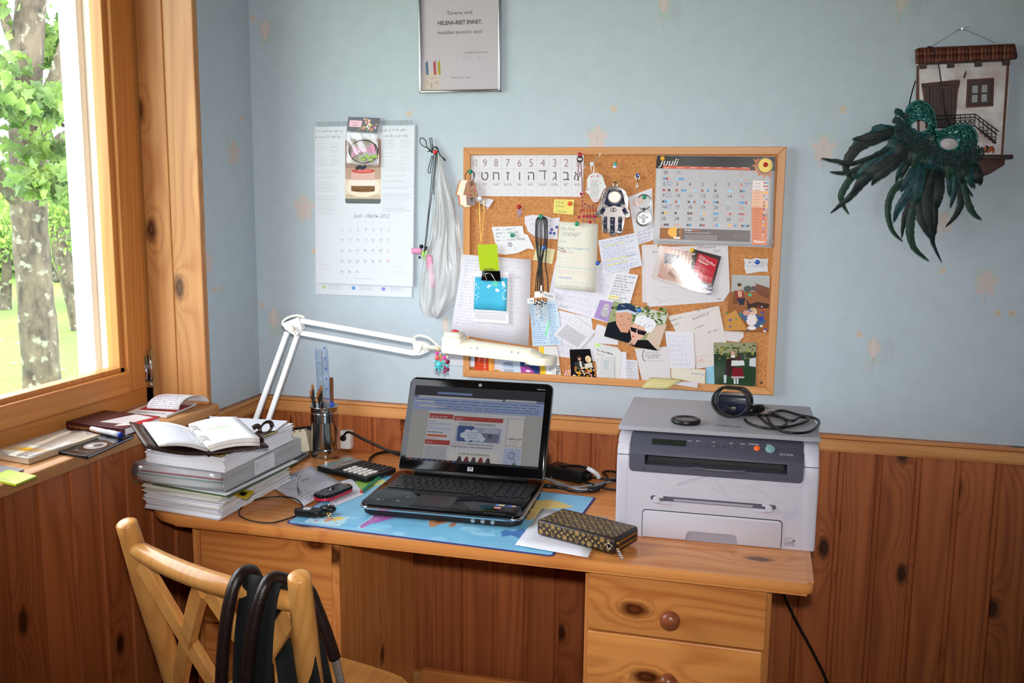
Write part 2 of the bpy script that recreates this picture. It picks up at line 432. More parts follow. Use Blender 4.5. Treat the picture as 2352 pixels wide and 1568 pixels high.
w2=bpy.data.objects.new('window_2',None);link(w2);w2['kind']='structure';w2.location=(2.9,YR-.1,1.5)
b=nb()
for q in((-.4,-.33,-.6,.6),(.33,.4,-.6,.6),(-.03,.03,-.6,.6),(-.4,.4,-.6,-.53),(-.4,.4,.53,.6)):bx(b,q[0],q[1],-.03,.03,q[2],q[3],r=.004,seg=1)
obj('window_frame',b,W_SASH,w2)
WY0,WY1,WZ0,WZ1=-.26,-1.80,.878,2.22
b=nb()
for q in((WY0,.15,0,ZC),(WY1,WY0,0,WZ0),(WY1,WY0,WZ1,ZC),(YR,WY1,0,ZC)):bx(b,-.3,0,q[0],q[1],q[2],q[3])
wall_left=st('wall_left',b,M_WALL)
PW=.0878
prof=[(0,0),(PW,0),(PW,-.0060),(PW-.010,-.0060),(PW-.014,-.013),(.002,-.013),(0,-.010)]
b=nb();prism(b,prof,0,.879)
pl=obj('plank',b,W_PANEL,wall_back,loc=(.448-5*PW,0,0))
for k in range(-4,34):dup(pl,wall_back,(.448+k*PW,0,0))
pm=pl.data
for k in range(34):
 c=bpy.data.objects.new('plank',pm);link(c,wall_left);c.rotation_euler=(0,0,pi/2);c.location=(0,-.004-(k+1)*PW,0)
 if k*PW<3.0:c.scale=(1,1,1)
def cap(nm,x0,x1,z,parent):
 b=nb();prism(b,[(0,z-.040),(-.018,z-.040),(-.020,z-.034),(-.020,z-.010),(-.026,z-.006),(-.026,z-.002),(-.023,z),(0,z)],x0,x1,M=Matrix(((0,0,1,0),(1,0,0,0),(0,1,0,0),(0,0,0,1))))
 return st(nm,b,W_TRIMX,parent)
cap('trim_1',0,XR,.8785,None)
o=cap('trim_2',0,-WY0-.005,.8785,None);o.rotation_euler=(0,0,pi/2);o.location=(0,WY0+.005,0)
b=nb();bx(b,0.02,XR,-.030,-.012,0,.112,r=.004);st('baseboard_back',b,W_TRIMX)
b=nb();bx(b,.012,.030,YR,-.03,0,.112,r=.004);st('baseboard_left',b,W_TRIMY)
win=bpy.data.objects.new('window_1',None);link(win);win['kind']='structure';win.location=(0,0,0)
b=nb();bx(b,-.160,.0255,WY1-.02,-.252,.878,.905,r=.004);obj('window_sill',b,W_TRIMY,win)
for nm,x0,x1 in(('reveal_board',-.0755,.009),('reveal_board',-.152,-.0775)):
 b=nb();bx(b,x0,x1,-.281,-.26,.905,WZ1,r=.003);obj(nm,b,W_TRIMZ,win)
 b=nb();bx(b,x0,x1,WY1,WY1+.02,.905,WZ1,r=.003);obj(nm,b,W_TRIMZ,win)
b=nb();bx(b,-.152,.009,WY1,-.26,WZ1-.021,WZ1,r=.003);obj('head_board',b,W_TRIMY,win)
b=nb();bx(b,-.21,-.158,-.297,-.262,.905,WZ1);bx(b,-.21,-.158,WY1,WY1+.035,.905,WZ1);obj('fixed_frame',b,W_SASH,win)
b=nb();bx(b,-.21,-.158,WY1,-.262,.905,.944);bx(b,-.21,-.158,WY1,-.262,WZ1-.05,WZ1);obj('fixed_rail',b,W_SASHY,win)
SY0,SY1,SZ0,SZ1=-.297,-1.765,.946,2.16
b=nb();bx(b,-.20,-.150,SY0-.078,SY0,SZ0,SZ1,r=.003);obj('sash_stile',b,W_SASH,win)
b=nb();bx(b,-.20,-.150,SY1,SY1+.078,SZ0,SZ1,r=.003);obj('sash_stile',b,W_SASH,win)
b=nb();bx(b,-.20,-.150,SY1+.078,SY0-.078,SZ0,SZ0+.054,r=.003);obj('sash_rail',b,W_SASHY,win)
b=nb();bx(b,-.20,-.150,SY1+.078,SY0-.078,SZ1-.06,SZ1,r=.003);obj('sash_rail',b,W_SASHY,win)
b=nb();bx(b,-.198,-.163,SY0-.094,SY0-.077,SZ0+.05,SZ1-.05,r=.002);bx(b,-.198,-.163,SY1+.077,SY0-.077,SZ0+.052,SZ0+.066,r=.002);obj('glazing_bead',b,W_SASH,win)
b=nb();bx(b,-.184,-.180,SY1+.07,SY0-.07,SZ0+.05,SZ1-.05);obj('pane',b,glass('window_glass'),win)
b=nb();bx(b,-.30,-.205,-.372,-.26,.90,WZ1);bx(b,-.30,-.205,WY1,WY1+.12,.90,WZ1);obj('outer_reveal',b,M_OUTW,win)
b=nb();bx(b,-.262,-.232,-.392,-.37,.985,WZ1-.05,r=.004);bx(b,-.262,-.232,WY1+.1,-.37,.965,.988,r=.004);obj('outer_casement',b,M_OUTW,win)
b=nb();bx(b,-.34,-.205,WY1,-.26,.925,.968,r=.004);obj('outer_sill',b,M_OUTW,win)
b=nb();cy(b,(-.143,-.2965,.965),(-.143,-.2965,1.045),.0055,n=12);cy(b,(-.143,-.2965,.946),(-.143,-.2965,.962),.007,n=12)
bx(b,-.150,-.1485,-.312,-.283,.962,1.03);obj('hinge',b,M_CHROME,win,smooth=True)
GR,ORG,ODK,LN=(184,200,198),(206,194,190),(208,176,150),(170,174,176)
def motif(pr,kind,rng):
 w,h=pr.w,pr.h
 if kind=='tulip':
  pr.rect(w*.12,h*.28,w*.5,h*.6,GR,1)
  for k in(-1,1):pr.poly([(w*.33,h*.42),(w*(.33+.2*k),h*.62),(w*(.33+.16*k),h*.9),(w*(.33+.02*k),h*.6)],ORG,2)
  pr.ell(w*.33,h*.66,w*.09,h*.28,(212,200,194),12,l=3)
  pr.line([(w*.33,h*.45),(w*.34,h*.05)],.8,LN,3);pr.poly([(w*.33,h*.12),(w*.14,h*.34),(w*.2,h*.16)],ORG,3)
  for k in range(4):x=w*(.68+.08*k);pr.line([(x,h*.3),(x+rng.uniform(-1,2),h*.6),(x+rng.uniform(-2,2),h*.92)],.7,LN,2)
 elif kind=='flower':
  pr.rect(w*.14,h*.26,w*.62,h*.58,GR,1)
  for k in range(5):
   a=radians(90+72*k);pr.ell(w*.45+cos(a)*w*.2,h*.5+sin(a)*w*.24,w*.23,w*.15,ORG,12,rot=a,l=2+k*.2)
  pr.ell(w*.45,h*.5,w*.05,w*.05,ODK,10,l=4);pr.line([(w*.45,h*.4),(w*.47,h*.02)],.8,LN,3)
  pr.poly([(w*.46,h*.1),(w*.3,h*.25),(w*.34,h*.1)],ORG,4)
  for k in range(3):y=h*(.72+.06*k);pr.line([(0,y),(w*.1,y+1),(w*.22,y-1)],.7,LN,2)
 else :
  pr.rect(0,0,w,h,(216,190,168),1);pr.rect(w*.22,h*.22,w*.56,h*.56,(190,202,206),2);pr.rect(w*.34,h*.34,w*.32,h*.32,(210,172,128),3)
rm=random.Random(3)
def place_motif(px,py,wp,hp,kind,left=False):
 if left:c4=[WX(px+a*wp/2,py+c*hp/2,.0004)for a,c in((-1,-1),(1,-1),(1,1),(-1,1))]
 else :c4=[WY(px+a*wp/2,py+c*hp/2,-.0004)for a,c in((-1,-1),(1,-1),(1,1),(-1,1))]
 if left:
  y0=(c4[0].y+c4[3].y)/2;y1=(c4[1].y+c4[2].y)/2;zt=(c4[0].z+c4[1].z)/2;zb=(c4[2].z+c4[3].z)/2
  c4=[Vector((.0004,y0,zt)),Vector((.0004,y1,zt)),Vector((.0004,y1,zb)),Vector((.0004,y0,zb))];n=Vector((1,0,0));par=wall_left
 else :
  x0=(c4[0].x+c4[3].x)/2;x1=(c4[1].x+c4[2].x)/2;zt=(c4[0].z+c4[1].z)/2;zb=(c4[2].z+c4[3].z)/2
  c4=[Vector((x0,-.0004,zt)),Vector((x1,-.0004,zt)),Vector((x1,-.0004,zb)),Vector((x0,-.0004,zb))];n=Vector((0,-1,0));par=wall_back
 pr=Pr((c4[1]-c4[0]).length*1000,(c4[0]-c4[3]).length*1000);motif(pr,kind,rm)
 pr.build(lambda u,v,l:c4[3]*(1-u)*(1-v)+c4[2]*u*(1-v)+c4[0]*(1-u)*v+c4[1]*u*v+n*l,par,None,'wallpaper_motif')
for q in((620,82,62,92,'tulip'),(640,748,62,96,'tulip'),(702,478,60,84,'flower'),(1375,316,60,60,'flower'),(1535,22,64,100,'tulip'),(2082,18,72,96,'tulip'),(1896,342,70,110,'flower'),(2018,816,74,100,'tulip'),(2268,650,72,100,'flower'),(2172,512,60,90,'flower'),(1030,760,40,80,'tulip'),(581,41,10,12,'sq'),(940,262,12,13,'sq'),(1410,251,13,14,'sq'),(1935,252,14,15,'sq'),(600,700,9,11,'sq'),(722,577,10,12,'sq'),(1974,767,12,13,'sq'),(2165,621,14,14,'sq'),(2292,719,15,15,'sq'),(2324,719,15,15,'sq')):place_motif(*q)
for q in((538,352,36,92,'flower'),(478,604,34,90,'flower'),(553,272,8,13,'sq'),(492,666,8,12,'sq'),(508,662,8,12,'sq')):place_motif(*q,left=True)
# ================================================================== GARDEN
def grassmat():
 t=NT('meadow_grass');setb(t.b,.9);co=t.n('ShaderNodeTexCoord')
 a=t.n('ShaderNodeTexNoise',None,Vector=(co,3),Scale=.5,Detail=5.0);c=t.n('ShaderNodeTexNoise',None,Vector=(co,3),Scale=14.0,Detail=4.0)
 f=t.math('ADD',t.math('MULTIPLY',a,.6),t.math('MULTIPLY',c,.5))
 r=t.ramp(f,[(.3,lin((70,110,34))),(.75,lin((118,154,58)))])
 v=t.n('ShaderNodeTexVoronoi',None,Vector=(co,3),Scale=3.2);d=t.ramp((v,0),[(.07,(1,1,1)),(.12,(0,0,0))]);m=t.mix(d,(r,0),(.85,.85,.78,1))
 t.t.links.new(m[0].outputs[2],t.b.inputs['Base Color']);return t.m
GZ=-.6
b=nb()
n=40
for i in range(n+1):
 for j in range(n+1):
  x=-.3-60*(i/n)**1.5;y=-22+72*j/n
  b.verts.new((x,y,GZ+.05*sin(x*1.3+y*.7)*min(1,-x/5)+.0*x))
b.verts.ensure_lookup_table()
for i in range(n):
 for j in range(n):b.faces.new([b.verts[k]for k in(i*(n+1)+j,i*(n+1)+j+1,(i+1)*(n+1)+j+1,(i+1)*(n+1)+j)])
bmesh.ops.recalc_face_normals(b,faces=list(b.faces))
st('garden_lawn',b,grassmat(),smooth=True)
def barkmat():
 t=NT('lichen_bark');setb(t.b,.9);co=t.n('ShaderNodeTexCoord')
 mp=t.n('ShaderNodeVectorMath',{'operation':'MULTIPLY'},i0=(co,3),i1=(1,1,.45))
 a=t.n('ShaderNodeTexNoise',None,Vector=mp,Scale=9.0,Detail=6.0,Roughness=.65);c=t.n('ShaderNodeTexNoise',None,Vector=(co,3),Scale=13.0,Detail=5.0)
 r=t.ramp(a,[(.35,lin((50,42,32))),(.62,lin((112,98,80)))]);l=t.ramp(c,[(.58,(0,0,0)),(.66,(1,1,1))])
 m=t.mix(l,(r,0),(*lin((138,136,118)),1));t.t.links.new(m[0].outputs[2],t.b.inputs['Base Color'])
 bp=t.n('ShaderNodeBump',None,Height=a,Strength=.8,Distance=.03);t.l(bp,0,t.b,'Normal');return t.m
def leafmat(name,c1,c2):
 t=NT(name);setb(t.b,.5);oi=t.n('ShaderNodeTexCoord');no=t.n('ShaderNodeTexNoise',None,Vector=(oi,3),Scale=5.0,Detail=2.0)
 r=t.ramp(no,[(.35,lin(c1)),(.65,lin(c2))]);t.l(r,0,t.b,'Base Color')
 tr=t.n('ShaderNodeBsdfTranslucent',None,Color=(r,0));m=t.n('ShaderNodeMixShader',None,i0=.45,i1=t.b,i2=tr);t.l(m,0,t.o,'Surface');return t.m
BARK=barkmat();LEAF=leafmat('maple_leaf',(80,108,46),(134,160,78));LEAF2=leafmat('apple_leaf',(98,128,50),(156,180,84))
MAPLE=[(0,0),(.12,.08),(.42,.02),(.34,.2),(.5,.42),(.26,.42),(.2,.55),(0,.8),(-.2,.55),(-.26,.42),(-.5,.42),(-.34,.2),(-.42,.02),(-.12,.08)]
OVAL=[(0,0),(.22,.25),(.24,.55),(0,.95),(-.24,.55),(-.22,.25)]
def leaves(name,spots,size,shape,m,parent,rng):
 V=[];F=[]
 for p in spots:
  s=size*rng.uniform(.6,1.2);e=Euler((rng.uniform(-.9,.9)+pi*.35,rng.uniform(-.9,.9),rng.uniform(0,2*pi))).to_matrix();b0=len(V)
  V+=[p+e@Vector((x*s,y*s-.3*s,-.25*s*(abs(x))))for x,y in shape];F.append(list(range(b0,len(V))))
 me=bpy.data.meshes.new(name);me.from_pydata([v-parent.location for v in V],[],F);me.materials.append(m)
 o=bpy.data.objects.new(name,me);link(o,parent);o['kind']='stuff';return o
def groundpt(px,py):return WZ(px,py,GZ)
def limb(bm,pts,r0,r1,rng,n=9,wob=.06):
 P=spline(pts,7);m=len(P);tube(bm,P,[(r0+(r1-r0)*i/(m-1))*(1+rng.uniform(-wob,wob))for i in range(m)],n)
 return P
def dirpt(px,py,dist):
 d=ray(px,py);return CAM+d*(dist/sqrt(d.x*d.x+d.y*d.y))
def make_tree(label,base,dist,trunk_px,r0,r1,branches,crown,nleaf,size,shape,lm,seed,group):
 rng=random.Random(seed);t=thing('garden_tree',label,'tree',base,group=group)
 pts=[base-Vector((0,0,.1))]+[dirpt(x,y,dist)for x,y in trunk_px]
 b=nb();limb(b,[p-base for p in pts],r0,r1,rng,14,.05);obj('trunk',b,BARK,t,smooth=True)
 ends=[]
 for br in branches:
  q=[dirpt(x,y,dist+dd)for x,y,dd in br[1]];b=nb();limb(b,[p-base for p in q],br[0],br[0]*.3,rng);obj('branch',b,BARK,t,smooth=True);ends+=q[1:]
 sp=[]
 for(cx,cy_,dd,rx,ry,rd,wgt)in crown:
  c=dirpt(cx,cy_,dist+dd);sc=(dist+dd)/FPX
  k=int(nleaf*wgt)
  for _ in range(k):
   a=Vector((rng.gauss(0,.5),rng.gauss(0,.5),rng.gauss(0,.5)));sp.append(c+Vector((a.x*rx*sc,a.y*rd,a.z*ry*sc)))
 leaves('foliage',sp,size,shape,lm,t,rng);return t
gb=dirpt(103,1000,8.3);gb.z=GZ
make_tree('big lichen-spotted maple tree close outside the window',gb,8.3,[(92,800),(72,560),(60,330),(62,150),(75,-60),(85,-300)],.150,.095,[(.09,[(80,330,0),(130,180,-.1),(165,60,-.2),(190,-80,-.2)]),(.07,[(66,470,0),(20,440,-.1),(-30,340,-.2),(-60,200,-.2)]),(.05,[(72,420,0),(125,330,.1),(160,300,.2),(210,250,.3)]),(.07,[(62,150,0),(20,60,.2),(-20,-60,.3)]),(.04,[(66,250,0),(110,270,-.4),(150,290,-.6)])],[(40,235,-.9,62,36,.45,.17),(-10,150,-.4,36,40,.5,.04),(100,235,-.7,46,26,.4,.07),(110,70,.3,40,50,.5,.05),(170,130,.5,30,34,.5,.05),(150,345,-.4,46,26,.5,.08),(190,250,.3,26,30,.4,.04),(135,425,-.9,44,34,.4,.11),(185,410,-.2,40,40,.5,.07),(190,70,.6,20,40,.4,.03),(-10,330,.2,30,50,.7,.04),(120,120,.3,24,26,.4,.04),(40,-90,0,90,50,.8,.05)],1900,.115,MAPLE,LEAF,11,'trees in the garden')
tb=groundpt(187,764)
D2=sqrt((tb.x-CAM.x)**2+(tb.y-CAM.y)**2)
make_tree('slender leaning apple tree on the lawn behind the maple',tb,D2,[(172,690),(150,620),(138,570),(150,520)],.14,.10,[(.075,[(150,625,0),(128,640,.1),(110,600,.2),(80,560,.4)]),(.06,[(142,575,0),(175,590,.2),(205,560,.2),(225,520,.3)]),(.05,[(138,570,0),(120,530,0),(118,480,0)]),(.05,[(145,540,0),(180,500,.2),(200,450,.2)])],[(185,500,.3,85,60,1.0,.5),(130,490,.2,60,45,.9,.25),(215,440,0,50,70,.8,.25)],3000,.09,OVAL,LEAF2,12,'trees in the garden')
tb3=groundpt(202,698);D3=sqrt((tb3.x-CAM.x)**2+(tb3.y-CAM.y)**2)
make_tree('thin pale apple tree standing furthest back on the lawn',tb3,D3,[(195,640),(188,600),(196,560)],.10,.07,[(.05,[(190,605,0),(215,580,0),(240,540,0)])],[(200,540,0,90,50,1.4,1.0)],2200,.11,OVAL,LEAF2,13,'trees in the garden')
tb4=groundpt(12,708);D4=sqrt((tb4.x-CAM.x)**2+(tb4.y-CAM.y)**2)
make_tree('small forked apple tree at the left side of the window view',tb4,D4,[(14,670),(16,620),(10,570)],.10,.07,[(.05,[(14,660,0),(-10,640,0),(-30,600,0)])],[(0,520,0,90,70,1.4,1.0)],2600,.11,OVAL,LEAF2,14,'trees in the garden')
for i,(px,py,lab)in enumerate(((60,618,'bushy green hedge tree far behind the maple trunk'),(260,612,'bushy green hedge tree far away at the right of the orchard'),(-160,622,'bushy green hedge tree far away beyond the left window edge'))):
 hb=groundpt(px,py);DD=sqrt((hb.x-CAM.x)**2+(hb.y-CAM.y)**2)
 make_tree(lab,hb,DD,[(px,py-60),(px,py-120)],.2,.12,[],[(px,py-110,0,170,110,4,1.0)],4200,.30,OVAL,LEAF2,20+i,'trees in the garden')
 # ================================================================== DESK
def put(pr,parent,O,ex,ey,m=None,name='print'):
 """lay a print on a plane of its thing: O lower-left corner, ex / ey unit vectors, millimetre units"""
 O,ex,ey=Vector(O),Vector(ex).normalized(),Vector(ey).normalized();n=ex.cross(ey)
 return pr.build(lambda u,v,l:O+ex*(u*pr.w/1000)+ey*(v*pr.h/1000)+n*l,parent,m,name)
desk=thing('writing_desk','varnished pine writing desk with two drawer pedestals under the laptop','desk',(.05,-.63,0))
DO=Vector((.05,-.63,0))
def dp(name,b,m,parent=desk,**k):
 bmesh.ops.translate(b,vec=-DO if parent is desk else Vector((0,0,0)),verts=list(b.verts));return obj(name,b,m,parent,**k)
b=nb();prism(b,rrect(.046,1.497,-.637,-.014,[.01,.01,.10,.012],6),.716,.740,r=.0095,seg=4);top=dp('desktop',b,W_DESK,smooth=True)
for x0,x1,nm in((.160,.520,'L'),(1.060,1.424,'R')):
 yF=-.596
 for a,c in((x0,x0+.018),(x1-.018,x1)):
  b=nb();bx(b,a,c,yF,-.05 if nm=='R' else -.15,0,.716,r=.002);dp('side_panel',b,W_DESKV)
 b=nb();bx(b,x0+.018,x1-.018,-.17 if nm=='L' else -.07,-.16 if nm=='L' else -.06,.03,.71);dp('back_panel',b,W_DESKV)
 b=nb();bx(b,x0+.018,x1-.018,yF+.02,-.16,.0,.05);dp('plinth',b,W_DESK)
 zs=((.478,.711),(.262,.472),(.055,.256))if nm=='L' else((.588,.711),(.455,.583),(.322,.450),(.060,.317))
 for i,(z0,z1)in enumerate(zs):
  b=nb()
  if nm=='L':bx(b,x0+.019,x1-.019,yF+.002,yF+.02,z0,z1,r=.002)
  else :bx(b,x0+.010,x1-.013+(.004 if i==0 else 0),yF-.021+(.004 if i else 0),yF-.002+(.004 if i else 0),z0,z1,r=.0025)
  o=dp('drawer',b,W_FRONT)
  kx=(x0+x1)/2-(.006 if nm=='R' else 0);kz=(z0+z1)/2+(-.012 if nm=='R' else 0);ky=yF-.021 if nm=='R' else yF+.002
  b=nb();lathe(b,[(.010,0),(.0085,.006),(.0095,.010),(.0170,.015),(.0195,.022),(.0190,.028),(.0150,.034),(.0080,.0375),(.001,.0385)],20,Matrix.Translation((kx,ky,kz))@Matrix.Rotation(pi/2,4,'X'))
  k=dp('knob',b,wood('knob_wood',(150,84,52),(104,52,34),0,.25,1.4,0),smooth=True,angle=60);k.parent=o
b=nb();bx(b,.522,1.058,-.10,-.082,.05,.16,r=.002);dp('stretcher',b,W_DESK)
# ================================================================== CHAIR
W_BEECH=wood('chair_beech',(224,164,92),(194,126,62),2,.3,.9,0,coat=.25)
chair=thing('dining_chair','light varnished wooden chair with a crossed lattice back, pulled up to the desk','chair',(.545,-.80,0))
CO=Vector((.545,-.80,0))
def cp(name,b,m=W_BEECH,parent=chair,**k):
 bmesh.ops.translate(b,vec=-CO,verts=list(b.verts));return obj(name,b,m,parent,**k)
PL=[Vector((.300,-1.0,.861)),Vector((.307,-.955,.70)),Vector((.314,-.893,.48)),Vector((.318,-.885,.30)),Vector((.318,-.92,0))]
PRt=[Vector((.692,-1.103,.848)),Vector((.680,-1.060,.70)),Vector((.664,-.994,.48)),Vector((.660,-.985,.30)),Vector((.655,-1.02,0))]
for P in(PL,PRt):
 S=spline(P,6);m=len(S);rr=[.0185+.003*min(1,i/5)for i in range(m)]
 d=(S[0]-S[1]).normalized();S=[S[0]+d*.0045,S[0]+d*.002]+S;rr=[.0125,.0165]+rr
 b=nb();tube(b,S,rr,20);cp('back_post',b,smooth=True,angle=50)
def post(P,z):
 for a,c in zip(P,P[1:]):
  if a.z>=z>=c.z:return a+(c-a)*((a.z-z)/(a.z-c.z))
a,c=post(PL,.812),post(PRt,.795);back=Vector((-.25,-.97,0)).normalized()
R=[a+(c-a)*t+back*(.030*sin(pi*t))+Vector((0,0,.004*sin(pi*t)))for t in[i/16 for i in range(17)]]
b=nb();tube(b,R,[.0145+.004*sin(pi*i/16)**.5 for i in range(17)],18,up=(0,0,1));cp('top_rail',b,smooth=True)
def lat(t,h):
 z=.785-.275*h;return post(PL,z)*(1-t)+post(PRt,z-.012)*t+back*(.020*sin(pi*t)*(1-.5*h)+.002)
fwd=-back;b=nb()
def slat(t0,t1,w):
 pts=[(t0+(t1-t0)*i/10,i/10)for i in range(11)];rings=[]
 for t,h in pts:
  p=lat(t,h);q=lat(min(1,t+.01*(1 if t1>t0 else -1)),min(1,h+.01))-lat(t,h)
  tang=(lat(t+(t1-t0)*.05,min(1,h+.05))-lat(t-(t1-t0)*.05,max(0,h-.05))).normalized();sd=tang.cross(back).normalized()
  rings.append([b.verts.new(p+sd*w*x+back*y)for x,y in((-1,.006),(-.8,.0085),(.8,.0085),(1,.006),(1,-.006),(.8,-.0085),(-.8,-.0085),(-1,-.006))])
 for A,B in zip(rings,rings[1:]):_bridge(b,A,B,0)
 b.faces.new(rings[0]);b.faces.new(rings[-1])
for t0,t1 in((.05,.47),(.47,.05),(.53,.95),(.95,.53)):slat(t0,t1,.0165)
p,q=lat(.25,.5),lat(.75,.5)
bmesh.ops.recalc_face_normals(b,faces=list(b.faces));cp('back_lattice',b,smooth=True,angle=35)
a,c=post(PL,.505),post(PRt,.49);b=nb();tube(b,[a,(a+c)/2+back*.012,c],.014,12,flat=.8);cp('lower_rail',b,smooth=True)
f=Vector((.25,.97,0)).normalized();s_=Vector((.97,-.25,0)).normalized();sc_=Vector((.552,-.818,0))
S=[]
for i in range(40):
 t=2*pi*i/40;e=2.0/3.2;x,y=abs(cos(t))**e*(1 if cos(t)>0 else -1),abs(sin(t))**e*(1 if sin(t)>0 else -1)
 S.append(sc_+s_*(x*.20)+f*(y*.19))
b=nb();prism(b,[(p.x,p.y)for p in S],.428,.452,r=.008,seg=3);cp('seat',b,wood('chair_seat_beech',(214,152,84),(180,114,56),1,.3,1.2,0,coat=.2),smooth=True)
b=nb();prism(b,[((p-sc_)*.93+sc_)[:2]for p in S],.39,.43);cp('seat_apron',b)
for x in(-1,1):
 p=sc_+s_*(.155*x)+f*.15;b=nb();tube(b,[(p.x,p.y,.43),(p.x,p.y,.2),(p.x+f.x*.01,p.y+f.y*.01,0)],[.019,.017,.013],14);cp('front_leg',b,smooth=True)
for z in(.19,.25):
 p,q=(sc_+s_*-.155+f*.15,sc_+s_*.155+f*.15)if z<.2 else(post(PL,.25),sc_+s_*-.155+f*.15)
 b=nb();cy(b,(p.x,p.y,z),(q.x,q.y,z),.009,n=10);cp('stretcher',b,smooth=True)
p,q=post(PRt,.25),sc_+s_*.155+f*.15;b=nb();cy(b,(p.x,p.y,.25),(q.x,q.y,.25),.009,n=10);cp('stretcher',b,smooth=True)
bag=thing('shoulder_bag','black fabric bag with dark leather tube handles slung over the chair back','bag',(.61,-1.15,.2));BO=Vector((.61,-1.15,.2))
def rp(t):
 i=t*16;k=min(15,int(i));return R[k]+(R[k+1]-R[k])*(i-k)
M_LEATH=mat('brown_black_leather',(34,22,20),.32,var=.2,scale=90,bump=.3,bscale=500);M_FAB=mat('black_fabric',(10,11,13),.85,var=.2,scale=300)
up=Vector((0,0,1))
def handle(t,dx0,dx1,r=.0105):
 c=rp(t);P=[c+s_*dx0+back*.045-up*.36,c+s_*dx0*.8+back*.046-up*.22,c+s_*dx0*.5+back*.043-up*.11,c+s_*dx0*.2+back*.034-up*.03,c+back*.018+up*.019,c+f*.006+up*.031,c+s_*dx1*.15+f*.028+up*.012,c+s_*dx1*.5+f*.036-up*.08,c+s_*dx1+f*.04-up*.16,c+s_*dx1*1.1+f*.045-up*.30]
 b=nb();tube(b,[p-BO for p in spline(P,7)],r,12);return obj('handle',b,M_LEATH,bag,smooth=True)
handle(.735,-.018,.01)
c=rp(.865);P=[c+s_*-.03+back*.045-up*.36,c+s_*-.024+back*.046-up*.22,c+s_*-.015+back*.043-up*.11,c+s_*-.006+back*.034-up*.03,c+back*.018+up*.019,c+f*.006+up*.031,c+s_*.012+f*.030+up*.020,WY(706,1352,-1.035),WY(727,1395,-1.030),WY(750,1455,-1.025),WY(769,1512,-1.020)]
b=nb();tube(b,[p-BO for p in spline(P,7)],.0105,12);obj('handle',b,M_LEATH,bag,smooth=True)
b=nb();sheet(b,lambda u,v:WY(716+10*u+(2+36*u)*(1-v),1400+172*(1-v),-.985)-BO,3,6,.002);obj('strap',b,M_FAB,bag,smooth=True)
def strap(t,dx0,dx1,w,m,nm,n=14,lift=.019):
 c=rp(t);P=spline([c+s_*dx0+back*.036-up*.42,c+s_*dx0*.7+back*.036-up*.2,c+s_*dx0*.3+back*.030-up*.06,c+back*.012+up*(lift+.004),c+f*.008+up*(lift+.004),c+s_*dx1*.4+f*.03-up*.05,c+s_*dx1+f*.034-up*.2,c+s_*dx1*1.2+f*.036-up*.34],5)
 m_=len(P)-1;b=nb()
 def fn(u,v):
  i=v*m_;k=min(m_-1,int(i));p=P[k]+(P[k+1]-P[k])*(i-k);return p+s_*((u-.5)*w*(1+.5*abs(v-.45)))-BO
 sheet(b,fn,3,m_,.002);return obj(nm,b,m,bag,smooth=True)
strap(.80,-.012,.035,.036,M_FAB,'strap');strap(.885,-.005,.05,.036,M_FAB,'strap',lift=.016)
M_GREYF=mat('grey_mesh_fabric',(150,150,154),.8,var=.35,scale=700)
b=nb();c=rp(.79);sheet(b,lambda u,v:c+s_*(-.024+.05*u*(1-v*.7)+.014*v)+back*.040-up*(.36-.20*v)-BO,2,6,.0015);obj('lining',b,M_GREYF,bag,smooth=True)
b=nb();sheet(b,lambda u,v:WY(760+18*u+14*(1-v),1512+62*(1-v),-1.022)-BO,2,5,.003);obj('handle_tab',b,mat('taupe_suede',(120,108,98),.85,var=.15,scale=300),bag,smooth=True)
b=nb();bx(b,-.14,.14,-.06,.045,0,.20,r=.03,seg=3,M=Matrix.Rotation(atan2(s_.y,s_.x),4,'Z'));obj('bag_body',b,M_FAB,bag,smooth=True)
# ================================================================== PRINTER
pr_=thing('laser_printer','light grey multifunction laser printer with dark control panel on the desk','printer',(1.1,-.474,.7405),(0,0,radians(1.6)))
M_PBODY=mat('printer_grey_plastic',(190,188,200),.42,bump=.05,bscale=900);M_PDARK=mat('printer_slate_plastic',(74,74,88),.4,bump=.06,bscale=900);M_PLID=mat('printer_lid_plastic',(172,170,178),.45,bump=.08,bscale=1200)
M_PBLK=mat('printer_slot_black',(22,22,26),.5)
YZX=Matrix(((0,0,1,0),(1,0,0,0),(0,1,0,0),(0,0,0,1)))
W,Dp=.405,.335
b=nb()
prism(b,[(0,0),(Dp,0),(Dp,.196),(.012,.196),(.001,.178),(0,.15)],0,.026,M=YZX,r=.004)
prism(b,[(0,0),(Dp,0),(Dp,.196),(.012,.196),(.001,.178),(0,.15)],W-.030,W,M=YZX,r=.004)
prism(b,[(0,0),(Dp,0),(Dp,.150),(0,.150)],.024,W-.028,M=YZX)
prism(b,[(.075,.148),(Dp,.148),(Dp,.196),(.075,.196)],.024,W-.028,M=YZX)
obj('body',b,M_PBODY,pr_,smooth=True)
b=nb()
for a,c in((.0262,.058),(W-.062,W-.0302)):prism(b,rrect(a,c,.1405,.1785,[0,0,.008,0]if a<.1 else[0,0,0,.008],5),-.004,.0018,M=frame((0,0,0),(1,0,0),(0,0,1)),r=.0005,seg=1);prism(b,[(0,.151),(.075,.151),(.075,.178),(0,.178)],a,c,M=YZX)
bx(b,.056,W-.060,-.0018,.002,.1405,.152)
prism(b,[(-.0015,.151),(.030,.151),(.030,.156),(-.0015,.1565)],.056,W-.06,M=YZX)
prism(b,[(.03,.1495),(.075,.1495),(.075,.153),(.03,.153)],.056,W-.06,M=YZX)
prism(b,[(-.0018,.1775),(.075,.1775),(.075,.2135),(.036,.2125),(.002,.186)],.0262,W-.0302,M=YZX,r=.002)
obj('control_panel',b,M_PDARK,pr_,smooth=True)
